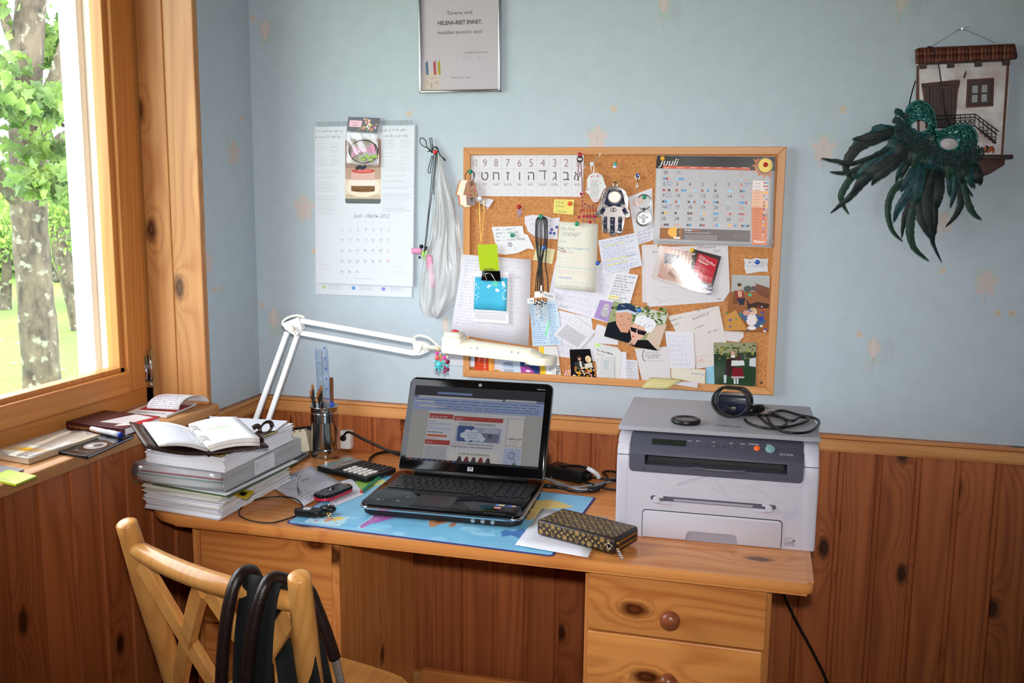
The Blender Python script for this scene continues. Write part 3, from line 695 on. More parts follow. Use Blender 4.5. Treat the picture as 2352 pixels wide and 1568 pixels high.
b=nb();bx(b,.062,W-.066,.036,.070,.1535,.170);bx(b,.09,W-.095,.030,.037,.1755,.1772);obj('output_slot',b,M_PBLK,pr_)
b=nb();bx(b,.150,.265,-.004,.006,.152,.1575,r=.002);bx(b,.154,.180,-.006,.0,.1555,.1590,r=.001);bx(b,.236,.262,-.006,.0,.1555,.1590,r=.001);obj('paper_stop',b,M_PDARK,pr_)
b=nb();prism(b,[(.012,.196),(Dp,.196),(Dp,.212),(.036,.2115),(.0195,.2035)],0.0,.0262,M=YZX,r=.003);prism(b,[(.012,.196),(Dp,.196),(Dp,.212),(.036,.2115),(.0195,.2035)],W-.0302,W,M=YZX,r=.003)
bx(b,.02,W-.02,.06,Dp,.196,.213);obj('scanner_bed',b,M_PBODY,pr_,smooth=True)
b=nb();prism(b,[(-.001,.014),(Dp-.03,.013),(Dp-.03,.0),(.016,.0),(.002,.0045)],-.003,W+.003,M=Matrix.Translation((0,.036,.2135))@YZX,r=.003);obj('scanner_lid',b,M_PLID,pr_,smooth=True)
b=nb();bx(b,0.001,.0262,-.0006,.004,.1742,.1752);bx(b,W-.0302,W-.001,-.0006,.004,.1742,.1752);obj('seam',b,M_PBLK,pr_)
b=nb();CT=rrect(.056,.340,.002,.060,[.008,.008,0,0],4);prism(b,CT,0,.0012,M=frame((0,.0006,0),(1,0,0),(0,0,1)));obj('cassette_gap',b,M_PBLK,pr_)
b=nb();o1=[(.0575,.001),(.0575,.052),(.0595,.0565),(.064,.0585),(.332,.0585),(.3365,.0565),(.3385,.052),(.3385,.001),(.252,.001),(.252,.016),(.2495,.0205),(.245,.0225),(.155,.0225),(.1505,.0205),(.148,.016),(.148,.001)]
prism(b,o1,0,.0045,M=frame((0,.001,0),(1,0,0),(0,0,1)),r=.0012);cas=obj('paper_cassette',b,M_PBODY,pr_,smooth=True)
b=nb();bx(b,.148,.252,-.0012,.0016,.001,.0225);obj('handle_recess',b,mat('recess_shade_grey',(148,146,160),.5),cas)  # nearly flush plate; its darker grey paints in the shade of the handle recess
b=nb();prism(b,rrect(.072,.326,.081,.091,.005,4),0,.0012,M=frame((0,.0004,0),(1,0,0),(0,0,1)));obj('manual_feed_slot',b,mat('feed_slot_grey',(84,84,98),.4),pr_)
b=nb();bx(b,.12,.28,-.0012,.0006,.082,.0872,r=.0006);obj('feed_ledge',b,mat('feed_ledge_grey',(150,150,164),.4),pr_)
for x,s in((.085,1),(.312,-1)):
 b=nb();lathe(b,[(.0075,0),(.0075,.006),(.006,.008)],16,Matrix.Translation((x,0,.083))@Matrix.Rotation(pi/2,4,'X'))
 bx(b,min(x,x+s*.028),max(x,x+s*.028),-.004,0,.074,.080,r=.001);bx(b,min(x,x+s*.014),max(x,x+s*.014),-.004,0,.087,.092,r=.001);obj('paper_guide',b,M_PBODY,pr_,smooth=True)
sl=Vector((0,.024,.0085)).normalized()
def pslope(y):return .206+.0085*(y-.016)/.024
b=nb();M0=frame((0,.0115,.1938),(1,0,0),(0,.034,.0265))
lathe(b,[(.0062,0),(.0062,.0025),(.005,.0035)],18,M0@Matrix.Translation((.283,.011,0)));obj('stop_button',b,mat('orange_button',(236,104,44),.4),pr_,smooth=True)
b=nb();lathe(b,[(.0095,0),(.0095,.0028),(.008,.0038)],20,M0@Matrix.Translation((.309,.011,0)));obj('start_button',b,mat('teal_button',(120,158,160),.4),pr_,smooth=True)
for x,w in((.163,.005),(.178,.005),(.197,.007),(.214,.005),(.234,.005),(.257,.006)):
 b=nb();lathe(b,[(w,0),(w,.0018),(w*.8,.0024)],12,M0@Matrix.Translation((x,.010,0))@Matrix.Diagonal((1,.5,1,1)));obj('panel_button',b,M_PDARK,pr_,smooth=True)
b=nb();bx(b,.070,.140,.004,.019,0,.0012,r=.0005,M=M0);obj('display',b,mat('lcd_dark_green',(34,40,36),.15),pr_)
p=Pr(348,26);WH=(216,218,224)
for x,y,t,s in((143,18.5,'Status',3.6),(160,19.5,'Menu',3.6),(193,19.5,'OK',3.6),(228,19.5,'Back',3.6),(249,20,'Copies',3.6),(267,20.5,'Stop/Clear',4.4),(302,21.5,'Start',4.6)):p.text(x,y,t,s,WH,bold=.008)
put(p,pr_,(0,.0115,.1938),(1,0,0),(0,.034,.0265),name='lettering')
p=Pr(60,8);p.text(0,1,'SCX-4200',6.4,(196,198,206));put(p,pr_,(.327,.0096,.1923),(1,0,0),(0,.034,.0265),name='lettering')
p=Pr(60,16);p.text(0,1,'SAMSUNG',12.5,(52,54,62),sx=.95,bold=.012);put(p,pr_,(.197,.085,.2277),(1,0,0),(0,1,-.003),name='lettering')
p=Pr(30,26);p.line([(2,13),(5,18),(10,20.5),(16,20.5),(21,18),(24,13)],.7,(40,40,46));p.text(13,11.5,'energy',5.2,(40,40,46),'c',shear=.35)
p.poly([(18,17),(20.2,15.6),(22.4,16.6),(21.4,14.6),(22.6,12.6),(20.2,13.4),(18.4,12),(18.8,14.2)],(40,40,46));p.rect(2,8.6,22,.8,(40,40,46));p.text(13,4,'ENERGY STAR',3.1,(30,30,34),'c',bold=.02)
put(p,pr_,(.343,-.0006,.004),(1,0,0),(0,0,1),name='lettering')
rg=random.Random(5);p=Pr(405,150)
for k in range(30):
 x,y=rg.uniform(25,330),rg.uniform(98,142);a=rg.uniform(-.5,.4);c=rg.choice(((166,160,180),(150,150,172),(176,166,178)))
 pts=[(x,y)]
 for j in range(9):a+=rg.uniform(-.4,.4);x+=cos(a)*rg.uniform(4,10);y+=sin(a)*rg.uniform(3,7);y=min(146,max(96,y));pts.append((x,y))
 p.line([q[:2]for q in spline([(u,v,0)for u,v in pts],4)],.45,c)
p.line([(125,117),(150,130),(200,145)],.6,(110,104,124));p.line([(126,117),(160,129),(190,143)],.5,(120,110,130));p.line([(165,147),(205,133),(232,98)],.5,(140,134,148))
for k in range(9):x=352+rg.uniform(-12,8);p.line([(x,60+rg.uniform(0,8)),(x+rg.uniform(4,16),78+rg.uniform(0,14))],.5,rg.choice(((206,140,190),(170,140,200),(130,170,210))))
p.line([(197,34),(206,44)],1.0,(120,70,90))
for x0,t in((83,'|B|  L'),(262,'ltr lgl  |by| |310|')):p.text(x0,96,t,6,(186,184,198))
put(p,pr_,(0,-.0007,0),(1,0,0),(0,0,1),name='pencil_scribble')['kind']='stuff'
# ================================================================== LAPTOP
lap=thing('laptop','open black glossy laptop showing a web page on the blue map pad','laptop',(.5355,-.532,.7432),(0,0,radians(2)))
LW,LD,LT=.370,.275,.028
M_LAPB=mat('laptop_underside',(20,20,22),.5);M_DECK=mat('piano_black',(6,6,7),.09,spec=.35);M_KEY=mat('key_black',(24,25,27),.32);M_CHR2=mat('bright_trim',(206,208,212),.14,metal=1)
b=nb();prism(b,rrect(.006,LW-.006,.010,LD-.004,.02,5),.002,.018,r=.005);obj('base_shell',b,M_LAPB,lap,smooth=True)
b=nb();prism(b,rrect(0,LW,0,LD,[.012,.012,.022,.022],6),.017,.0235,r=.003);obj('chrome_rim',b,M_CHR2,lap,smooth=True)
b=nb();prism(b,rrect(.0025,LW-.0025,.0035,LD-.002,[.012,.012,.020,.020],6),.0235,LT,r=.0018);deck=obj('deck',b,M_DECK,lap,smooth=True)
for x,y in((.03,.03),(LW-.03,.03),(.03,LD-.03),(LW-.03,LD-.03)):
 b=nb();lathe(b,[(.007,-.0010),(.008,.003)],12,Matrix.Translation((x,y,0)));obj('rubber_foot',b,M_BLACK,lap)
b=nb();bx(b,.018,LW-.012,.112,.236,LT-.0010,LT+.0004,r=.0006,seg=1);kb=obj('keyboard',b,mat('keyboard_well',(14,14,15),.35),lap)
b=nb();prism(b,rrect(-.5,.5,-.5,.5,.08,2),0,1,r=.12,seg=1);k0=obj('key',b,M_KEY,kb,smooth=True)
first=[True]
legend=Pr(LW*1000,LD*1000);LG=(150,152,156)
def key(x,y,w,h,t=None):
 o=k0 if first[0]else dup(k0,kb);first[0]=False
 o.location=(x+w/2,y+h/2,LT+.0004);o.scale=(w-.0022,h-.0022,.0022)
 if t:legend.text((x+w*.3)*1000,(y+h*.45)*1000,t,5.0,LG)
P_=.0183
rows=[(.2185,.0125,['esc']+['f%d'%i for i in range(1,13)]+['ins','del'],None),(.1995,.018,list('`1234567890-=')+['backspace'],None),(.1812,.018,['tab']+list('QWERTYUIOP[]')+['\\'],None),(.1629,.018,['caps']+list("ASDFGHJKL;'")+['enter'],None),(.1446,.018,['shift']+list('ZXCVBNM,./')+['shift'],None),(.1263,.018,['ctrl','fn','win','alt',' ','alt','menu','ctrl'],None)]
X0,X1=.0225,.2790
for y,h,ks,_ in rows:
 wide={'backspace':1.9,'tab':1.5,'\\':1.4,'caps':1.7,'enter':2.1,'shift':2.3,' ':5.6,'ctrl':1.25,'fn':1.1,'win':1.1,'alt':1.1,'menu':1.1}
 ws=[wide.get(k,1)for k in ks];sc=(X1-X0)/sum(ws);x=X0
 for k,w in zip(ks,ws):key(x,y,w*sc,h,k if len(k)==1 and k!=' ' else None);x+=w*sc
for r in range(6):
 for c in range(4):
  y,h=rows[r][0],rows[r][1]
  key(.284+c*.0182,y,.0182,h,None if r in(0,5)else['','/*-','789+','456','123'][r][c:c+1]or None)
for i in range(3):key(.232+i*.0158,.1145,.0158,.012,'<v>'[i])
put(legend,kb,(0,0,LT+.0029),(1,0,0),(0,1,0),name='key_legend')
b=nb();prism(b,rrect(.116,.204,.028,.098,.003,2),LT-.0005,LT+.0004);tp=obj('touchpad',b,mat('touchpad_mirror',(60,62,66),.12,metal=.6),lap)
b=nb();bx(b,.116,.204,.016,.0268,LT-.0005,LT+.0009,r=.0006);obj('touchpad_button',b,mat('button_chrome_black',(52,52,56),.2,metal=.7),lap)
p=Pr(LW*1000,110)
for x,y,r in((34,40,11),(34,40,6),(92,74,15),(92,74,9),(80,42,12),(80,42,6),(50,44,5),(108,68,6)):p.ring(x,y,r,r*.8,1.0,(96,98,100))
for x,y in((34,40),(92,74),(80,42)):p.ell(x,y,3,2.4,(170,172,174))
put(p,lap,(0,0,LT+.0003),(1,0,0),(0,1,0),INKM,'palmrest_imprint')
p=Pr(60,40);p.rect(2,22,22,13,(40,116,190));p.rect(9,24,13,10,(214,190,110),2);p.text(4,25,'intel',5.5,(240,240,240),l=3);p.rect(30,22,19,13,(40,96,170));p.ell(43,29,5,4.4,(236,160,60),l=2);p.text(31,26,'Win 7',3.6,(240,240,240),l=3)
p.rect(2,4,17,13,(190,40,44));p.rect(4,7.5,13,6,(236,236,236),2);p.text(5,8,'ATI',5.4,(30,30,30),bold=.02,l=3);put(p,lap,(.296,.040,LT+.0003),(1,0,0),(0,1,0),INKM,'sticker')
p=Pr(80,6);p.text(0,1,'HP Pavilion Entertainment PC',4,(160,160,164));put(p,lap,(.285,.010,LT+.0003),(1,0,0),(0,1,0),INKM,'lettering')
for x in(.262,.284,.306):
 b=nb();lathe(b,[(.0048,0),(.0048,.003),(.0022,.0034),(.0020,.001)],14,Matrix.Translation((x,.0105,.0095))@Matrix.Rotation(pi/2,4,'X'));obj('audio_jack',b,M_SILVER,lap,smooth=True)
for x,y,w in((LW,.05,.014),(LW,.085,.014),(LW,.12,.03),(LW,.19,.016)):
 b=nb();bx(b,x-.002,x+.0006,y,y+w,.010,.0155);obj('side_port',b,M_BLACK,lap)
LH=.236;tilt=radians(26);MH=Matrix.Translation((0,LD-.012,LT+.004))@Matrix.Rotation(-tilt,4,'X')@Matrix.Rotation(pi/2,4,'X')
b=nb();cy(b,(.045,LD-.010,LT+.002),(LW-.045,LD-.010,LT+.002),.0065,n=14);obj('hinge_barrel',b,M_LAPB,lap,smooth=True)
b=nb();prism(b,rrect(.001,LW-.001,.002,LH+.002,[.014,.014,.004,.004],5),-.010,-.002,r=.0035,M=MH);obj('lid_shell',b,mat('lid_silver_black',(120,122,126),.2,metal=.8),lap,smooth=True)
b=nb();prism(b,rrect(.003,LW-.003,.003,LH,[.013,.013,.004,.004],5),-.0025,.0015,r=.001,M=MH);bez=obj('screen_bezel',b,M_DECK,lap,smooth=True)
SWm,SHm=334.0,190.0;sx0,sy0=.0175,.026
b=nb();bx(b,sx0,sx0+SWm/1000,sy0,sy0+SHm/1000,.0008,.0019,M=MH);scr=obj('screen',b,mat('lcd_glass',(10,10,12),.12),lap)
p=Pr(SWm,SHm);rg=random.Random(2)
PG,BL_,RD=(196,196,200),(150,168,206),(170,62,48)
p.rect(0,0,SWm,SHm,(176,174,170));p.up()
p.rect(0,160,SWm,30,(44,46,52));p.rect(0,128,SWm,37,BL_)
p.up();p.rect(60,170,90,6,(120,140,180));p.rect(12,160,216,5,PG);p.rect(236,161,78,5,PG);p.rect(14,136,66,5,PG);p.rect(4,148,50,4,PG)
for y in(153,146,139,133):
 x=8 if y>150 else 64
 while x<318:w=rg.uniform(8,24);p.rect(x,y,w,1.5,(70,80,130));p.rect(x-3.2,y-.6,2.2,2.6,rg.choice(((190,60,50),(60,90,160),(90,120,60),(200,150,60))));x+=w+6
p.rect(44,0,246,127,(206,206,210));p.up()
p.rect(46,108,62,12,RD);p.text(48,111,'Logi sisse, et võita!',6,(236,232,228),bold=.01);p.rect(110,106,126,11,RD);p.text(113,109,'Uudised',6,(236,232,228),bold=.01)
p.rect(46,92,60,5,(180,190,214));p.rect(46,80,60,5,(180,190,214));p.text(46,99.5,'Kasutajanimi',4,(60,60,66));p.text(46,87,'Parool',4,(60,60,66));p.rect(46,62,52,5,(206,92,52));p.words(46,72,40,2,(90,90,96),rg);p.words(46,57,30,1.6,(200,120,100),rg)
p.rect(44,42,64,12,RD);p.text(47,45.5,'Galerii',6,(236,220,214));p.para(46,36,56,11,3.4,1.4,(120,116,124),rg)
p.text(172,96,'GOSSIP.EE AUHINNAMÄNG!',9.0,(30,30,34),'c',sx=.82);p.rect(120,54,114,38,(160,168,196))
p.up();p.poly(rrect(124,166,54,94,5,3),(62,84,140));p.poly(rrect(184,230,56,88,6,3),(112,114,138));p.up();p.poly([(184,78),(230,78),(227,88),(190,91)],(176,178,196));p.rect(202,66,10,10,(74,74,92))
for x,y,r in((140,70,9),(152,62,9),(168,64,10),(180,70,9),(166,78,10),(150,78,9),(158,70,12),(188,63,8)):p.ell(x,y,r,r*.8,(202,212,226),12,l=6)
for i,t in enumerate(('Liitu Gossip.ee','lehega ja võida','kosmeetika-','kohver!')):p.text(163,76-i*6.5,t,5,(40,40,60),'c',l=7)
p.text(112,47,'Auhinnamäng:',6.2,(190,80,60),l=4);p.text(152,47,'Auhinnamäng: Liitu Gossip.ee',6.2,(20,20,30),bold=.012,sx=.92,l=4);p.text(112,39.5,'lehega Facebookis ja võida kosmeetikakohver!',6.2,(20,20,30),bold=.012,sx=.9,l=4)
p.rect(110,0,124,31,(216,212,206),4);p.text(172,21,'GOSSIP.EE AUHINNAMÄNG',8.2,(30,30,34),'c',sx=.8,l=5)
for i,c in enumerate(((60,40,50),(120,40,40),(80,60,66),(130,46,42),(66,50,60))):p.poly([(128+i*18,1),(134+i*18,17),(140+i*18,17),(145+i*18,1)],c,5)
p.box(248,50,42,68,.9,(110,70,60));p.rect(249,51,40,66,(216,210,206),4);p.text(269,66,'OHMYGOSSIP',6.4,(30,28,30),'c',bold=.012,sx=.88,l=6);p.text(269,59,'COUTURE',4.6,(30,28,30),'c',l=6);p.words(256,54,26,1.6,(200,160,140),rg)
p.rect(246,0,42,45,(178,188,216),4);p.l=6;p.ring(264,28,7,8,.9,(40,44,80));p.ring(268,27,6,9,.9,(40,44,80));p.line([(270,22),(275,14),(274,8)],.9,(40,44,80));p.ell(274,6,4.5,4.5,(60,120,70),l=6)
p.rect(0,0,SWm,5,(26,28,34),8)
for i in range(9):p.rect(8+i*14,.8,8,3.2,rg.choice(((70,100,160),(160,70,50),(90,120,90),(90,90,110))),9)
put(p,scr,MH@Vector((sx0,sy0,.0020)),MH.to_3x3()@Vector((1,0,0)),MH.to_3x3()@Vector((0,1,0)),SCREEN,'screen_picture')
b=nb();lathe(b,[(.0042,0),(.0042,.0012),(.003,.0014)],18,MH@Matrix.Translation((LW/2,LH-.011,.0013)));obj('webcam',b,M_SILVER,bez,smooth=True)
p=Pr(20,14);p.poly(rrect(3,17,1,11,1,2),(196,198,202));p.ell(10,6,5.2,4.6,(52,54,60),l=2);p.text(10,3.6,'hp',6.4,(214,216,220),'c',shear=.25,bold=.02,l=3)
put(p,bez,MH@Vector((LW/2-.010,.0075,.0018)),MH.to_3x3()@Vector((1,0,0)),MH.to_3x3()@Vector((0,1,0)),INKM,'logo_badge')
p=Pr(30,6);p.text(0,1,'Pavilion dv6',4.2,(190,190,196));put(p,bez,MH@Vector((LW-.040,LH-.016,.0018)),MH.to_3x3()@Vector((1,0,0)),MH.to_3x3()@Vector((0,1,0)),INKM,'lettering')
# ================================================================== DESK LAMP
M_LAMPW=mat('lamp_white_enamel',(240,240,242),.3);M_LAMPC=mat('lamp_cream_plastic',(238,232,214),.4)
lamp=thing('desk_lamp','white folding-arm desk lamp with a long cream head reaching over the laptop','lamp',(.085,-.20,.7405));LO=lamp.location.copy()
def lp(name,b,m,parent=lamp,**k):
 bmesh.ops.translate(b,vec=-LO,verts=list(b.verts));return obj(name,b,m,parent,**k)
J0=Vector((.078,-.195,.80));J1=WY(674,748,-.175);J2=WY(962,795,-.2)
b=nb();lathe(b,[(.026,0),(.028,.003),(.028,.016),(.022,.022),(.012,.024),(.010,.05)],28,Matrix.Translation((.070,-.195,.7402)));lp('base',b,M_LAMPW,smooth=True)
def bar(p,q,w=.0065):
 d=(q-p).normalized();s=d.cross(Vector((0,1,0))).normalized();m=frame(p,d,s);b=nb();bx(b,0,(q-p).length,-w,w,-.005,.005,r=.0015,M=m);return b
lp('lower_arm_bar',bar(WY(588,962,-.195)+(WY(588,962,-.195)-WY(660,762,-.17)).normalized()*.075,WY(660,762,-.17)),M_LAMPW)
lp('lower_arm_bar',bar(WY(619,958,-.195)+(WY(619,958,-.195)-WY(684,768,-.17)).normalized()*.075,WY(684,768,-.17)),M_LAMPW)
lp('upper_arm_bar',bar(WY(692,736,-.175),WY(955,783,-.2)),M_LAMPW);lp('upper_arm_bar',bar(WY(692,764,-.175),WY(955,811,-.2)),M_LAMPW)
def plate(px,y,name):
 b=nb();P3=[WY(a,c,y)for a,c in px];prism(b,[(p.x,p.z)for p in P3],0,.020,M=Matrix(((1,0,0,0),(0,0,-1,y+.012),(0,1,0,0),(0,0,0,1))),r=.003);return lp(name,b,M_LAMPW,smooth=True)
plate([(650,742),(688,727),(697,752),(694,762),(682,772),(656,755)],-.175,'elbow_plate')
plate([(949,781),(975,784),(988,790),(986,808),(966,816),(956,815),(951,800)],-.2,'wrist_plate')
for c,a in((WY(674,755,-.192),.4),(WY(966,799,-.217),-.3)):
 b=nb();M0=frame(c,(1,0,0),(0,0,1));lathe(b,[(.006,-.004),(.006,.006),(.004,.009)],14,M0);bx(b,-.004,.004,-.013,.013,.002,.007,r=.002,M=M0@Matrix.Rotation(a,4,'Z'));lp('wing_knob',b,M_LAMPC,smooth=True)
b=nb();tube(b,spline([WY(650,748,-.17),WY(650,738,-.165),WY(664,728,-.165),WY(684,724,-.17),WY(700,729,-.172)],6),.0028,8);tube(b,spline([WY(948,777,-.19),WY(962,770,-.19),WY(984,775,-.2),WY(1002,790,-.22),WY(1008,797,-.225)],6),.0028,8);lp('lamp_cord',b,M_LAMPC,smooth=True)
b=nb();cy(b,WY(984,797,-.205),WY(1030,801,-.24),.0055,n=12);lp('head_stem',b,M_LAMPC,smooth=True)
H0,H1=WY(1048,800,-.25),WY(1250,822,-.262);hx=(H1-H0).normalized();hy=Vector((0,-1,0));hy=(hy-hx*hy.dot(hx)).normalized();hz=hy.cross(hx)
if hz.z<0:hz=-hz
def trough(b,s0,s1,w0,h0,w1,h1,n=12,th=.002):
 rings=[]
 for s,w,h in((s0,w0,h0),(s1,w1,h1)):
  o=H0+hx*s;rings.append(([o+hy*(w*cos(pi*i/n))+hz*(h*sin(pi*i/n))for i in range(n+1)],[o+hy*((w-th)*cos(pi*i/n))+hz*((h-th)*sin(pi*i/n))for i in range(n+1)]))
 A,B=[[b.verts.new(p)for p in r[0]]for r in rings];C,D=[[b.verts.new(p)for p in r[1]]for r in rings]
 for i in range(n):b.faces.new((A[i],A[i+1],B[i+1],B[i]));b.faces.new((C[i+1],C[i],D[i],D[i+1]));b.faces.new((A[i+1],A[i],C[i],C[i+1]));b.faces.new((B[i],B[i+1],D[i+1],D[i]))
 b.faces.new((A[0],B[0],D[0],C[0]));b.faces.new((B[n],A[n],C[n],D[n]))
b=nb();L=(H1-H0).length;trough(b,0,.03,.028,.026,.028,.025);trough(b,.03,L-.03,.0278,.0245,.026,.020);trough(b,L-.03,L-.002,.026,.020,.026,.006);bmesh.ops.recalc_face_normals(b,faces=list(b.faces));sh=lp('head_shade',b,M_LAMPC,smooth=True)
MHd=Matrix((hx,hy,hz)).transposed().to_4x4();MHd.translation=H0
b=nb();rim=rrect(L-.045,L+.024,-.031,.031,[.028,.028,.004,.004],6);prism(b,rim,-.014,.004,r=.002,M=MHd);lp('head_rim',b,M_LAMPC,smooth=True)
b=nb();bx(b,-.006,L-.03,-.029,.029,-.010,.0,r=.002,M=MHd);lp('head_skirt',b,M_LAMPC,smooth=True)
b=nb();bx(b,.004,L-.035,-.012,.012,-.0125,-.009,r=.003,M=MHd);lp('fluorescent_tube',b,M_WPLAS,smooth=True)
b=nb();bx(b,-.030,.020,-.026,.026,-.012,.030,r=.006,M=MHd);bx(b,-.028,.016,-.022,.022,.028,.040,r=.007,seg=3,M=MHd);lp('switch_housing',b,M_LAMPC,smooth=True)
b=nb();lathe(b,[(.0085,0),(.008,.004),(.004,.006)],16,MHd@Matrix.Translation((-.006,-.002,.039))@Matrix.Diagonal((1.1,.7,1,1)));lp('switch_button',b,mat('red_button',(196,52,56),.35),smooth=True)
p=Pr(L*1000,24)
for x in(46,62,148,164):p.ell(x,9,1.3,1.8,(60,54,44));p.rect(x-.4,10,.8,4,(90,84,70),2)
p.build(lambda u,v,l:H0-LO+hx*(u*L)+hy*(.0278*cos(v*1.1+.05)+l)+hz*(.0225*sin(v*1.1+.05)+l),lamp,None,'vent_hole')
BEADC={'pink':(226,64,150),'magenta':(160,34,92),'coral':(232,96,84),'gold':(206,150,60),'turq':(72,190,196),'silver':(200,200,204),'wine':(120,26,60)}
def beadmat(k):return mat('bead_'+k,BEADC[k],.15,coat=.5)
def charm(name,label,x,y,z0,spec,group):
 t=thing(name,label,'bead charm',(x,y,z0),group=group);z=0
 b=nb();tube(b,[Vector((.006*cos(a),0,.006*sin(a)+.0055))for a in[2*pi*i/14 for i in range(14)]],.0008,6,closed=True);obj('ring',b,M_GOLD,t,smooth=True)
 L=sum(s[1]*2+.001 for s in spec);b=nb();cy(b,(0,0,0),(0,0,-L),.0006,n=6);obj('wire',b,M_SILVER,t)
 for k,r in spec:
  z-=r;b=nb();ball(b,(0,0,z),r,12);obj('bead',b,beadmat(k),t,smooth=True);z-=r+.001
 return t
a=WY(1003,806,-.232)
for i,(lab,px,py,sp)in enumerate((('pink and magenta bead charm, leftmost on the lamp wrist',1004,806,(('pink',.005),('coral',.006),('silver',.003),('turq',.004),('wine',.004))),('gold and coral bead charm beside a turquoise turtle on the lamp',1012,808,(('silver',.003),('gold',.0045),('coral',.005),('silver',.003))),('pink and gold bead charm, third along the lamp wrist',1021,808,(('silver',.004),('pink',.0055),('silver',.003),('turq',.003),('magenta',.004),('magenta',.004))),('purple bead charm hanging nearest the lamp switch block',1028,810,(('gold',.003),('silver',.004),('wine',.006),('turq',.003),('wine',.005))))):
 q=WY(px,py,-.236-.003*i);charm('bead_charm',lab,q.x,q.y,q.z,sp,'bead charms on the desk lamp')
q=WY(1009,838,-.243);t=thing('turtle_charm','turquoise turtle-shaped charm hanging from the lamp wrist','bead charm',q)
b=nb();ball(b,(0,0,0),.010,14,s=(.8,.6,1.1));obj('shell',b,beadmat('turq'),t,smooth=True)
for x,z in((-.009,.008),(.009,.008),(-.009,-.008),(.009,-.008)):b=nb();ball(b,(x,0,z),.004,8);obj('foot',b,beadmat('turq'),t,smooth=True)
b=nb();ball(b,(0,0,-.013),.0042,8);obj('head',b,beadmat('turq'),t,smooth=True);b=nb();cy(b,(0,0,.01),(0,0,.030),.0006,n=6);obj('wire',b,M_SILVER,t)
# ================================================================== THINGS ON THE DESK
DZ=.7402
def loop_pts(px,z):return[WZ(x,y,z)for x,y in px]
def cord(name,label,pts,r,m=M_CORD,parent=None,n=8,k=8,group=None,cat='cord'):
 P=spline(pts,k);o0=P[0].copy()if parent is None else Vector((0,0,0));b=nb();tube(b,[p-o0 for p in P],r,n)
 return obj(name,b,m,parent,smooth=True,loc=o0 if parent is None else None,label=label,cat=cat if parent is None else None,group=group)
FLm,FRm=WZ(655,1200,.742),WZ(1270,1277,.742);BRm=WZ(1338,1138,.742);BLm=BRm-(FRm-FLm)
ex=(FRm-FLm).normalized();ey=Vector((-ex.y,ex.x,0));PWm,PHm=(FRm-FLm).length,(BRm-FRm).dot(ey)
pad=thing('desk_pad','blue world map desk pad with navy edge lying under the laptop','desk pad',FLm,M=frame((FLm.x,FLm.y,DZ),ex,ey))
b=nb();prism(b,rrect(0,PWm,0,PHm,.010,4),0,.0018,r=.0006,seg=1);obj('pad_edge',b,mat('navy_vinyl',(44,60,132),.3),pad)
b=nb();prism(b,rrect(.005,PWm-.005,.005,PHm-.005,.007,4),.0017,.0022);obj('map_sheet',b,mat('ocean_print',(128,196,232),.22,var=.10,scale=9),pad)
def pm(*pts):
 o=[]
 for x,y in pts:q=WZ(x,y,.7424)-FLm;o.append((q.dot(ex)*1000,q.dot(ey)*1000))
 return o
p=Pr(PWm*1000,PHm*1000);LB=(176,222,242)
p.box(6.5,6.5,PWm*1000-13,PHm*1000-13,1.2,(224,236,246))
c3=lambda *q:pm(*[(660+x/6.918,1140+y/6.918)for x,y in q])
p.poly(c3((250,408),(380,322),(1005,320),(820,480)),(190,226,242));p.line(c3((250,408),(380,322),(1005,320),(820,480),(250,408)),.8,(110,140,160));p.up()
p.poly(c3((580,375),(660,335),(720,320),(740,360),(660,390),(600,405)),(226,160,130));p.poly(c3((710,380),(760,330),(840,320),(930,350),(830,372),(750,395)),(240,206,120));p.poly(c3((420,408),(455,365),(510,375)),(206,140,190));p.poly(c3((745,430),(790,410),(800,428)),(110,150,200))
p.poly(c3((1100,500),(1160,440),(1290,350),(1340,300),(1380,320),(1290,400),(1260,470),(1170,520)),LB,1.5)
p.poly(c3((1150,490),(1170,450),(1300,370),(1370,320),(1340,270),(1330,230),(1560,180),(1800,290),(1740,330),(1600,365),(1480,400),(1330,430),(1250,470),(1195,500)),(176,106,178));p.poly(c3((1300,375),(1400,330),(1480,350),(1380,400),(1290,430)),(194,132,194),3);p.text(*c3((1545,285))[0],'BRASIL',7,(70,50,80),l=4,rot=-.02)
p.poly(c3((2250,390),(2290,345),(2420,330),(2600,380),(2520,420),(2420,440),(2330,485),(2255,480)),(196,142,104));p.poly(c3((2340,380),(2460,370),(2480,400),(2380,420)),(150,84,62),3)
p.poly(pm((1030,1205),(1050,1196),(1046,1207),(1034,1211)),(190,132,98))
c8=lambda *q:pm(*[(1150+x/4.9,1000+y/4.9)for x,y in q])
p.poly(c8((330,830),(380,740),(520,720),(640,740),(760,780),(820,800),(700,820),(560,820),(470,900),(400,960),(330,920)),(222,196,120));p.poly(c8((300,900),(350,850),(400,880),(340,950),(280,960)),(206,170,110),3)
p.poly(c8((0,1080),(60,1060),(130,1080),(250,1040),(300,1080),(250,1130),(210,1160),(120,1120),(20,1140)),(84,132,196));p.text(*c8((60,1110))[0],'AUSTRALIA',6,(50,80,140),l=4)
p.poly(pm((800,1118),(818,1104),(850,1104),(868,1112),(846,1124),(815,1130)),(150,190,90));p.poly(pm((846,1106),(880,1100),(890,1108),(862,1116)),(206,214,140),3)
for x,y,t in((930,1205,'ATLANTIC OCEAN'),(1085,1218,'INDIAN OCEAN'),(790,1163,'PACIFIC OCEAN')):q=pm((x,y))[0];p.text(q[0],q[1],t,5,(110,160,196),l=3)
for k in range(26):
 a=RNG.uniform(0,PWm*1000),RNG.uniform(10,120);p.ell(a[0],a[1],RNG.uniform(12,40),RNG.uniform(5,16),RNG.choice(((140,204,236),(120,186,228),(152,210,238))),12,l=.6+k*.01)if 45<a[0]<PWm*1000-45 else None
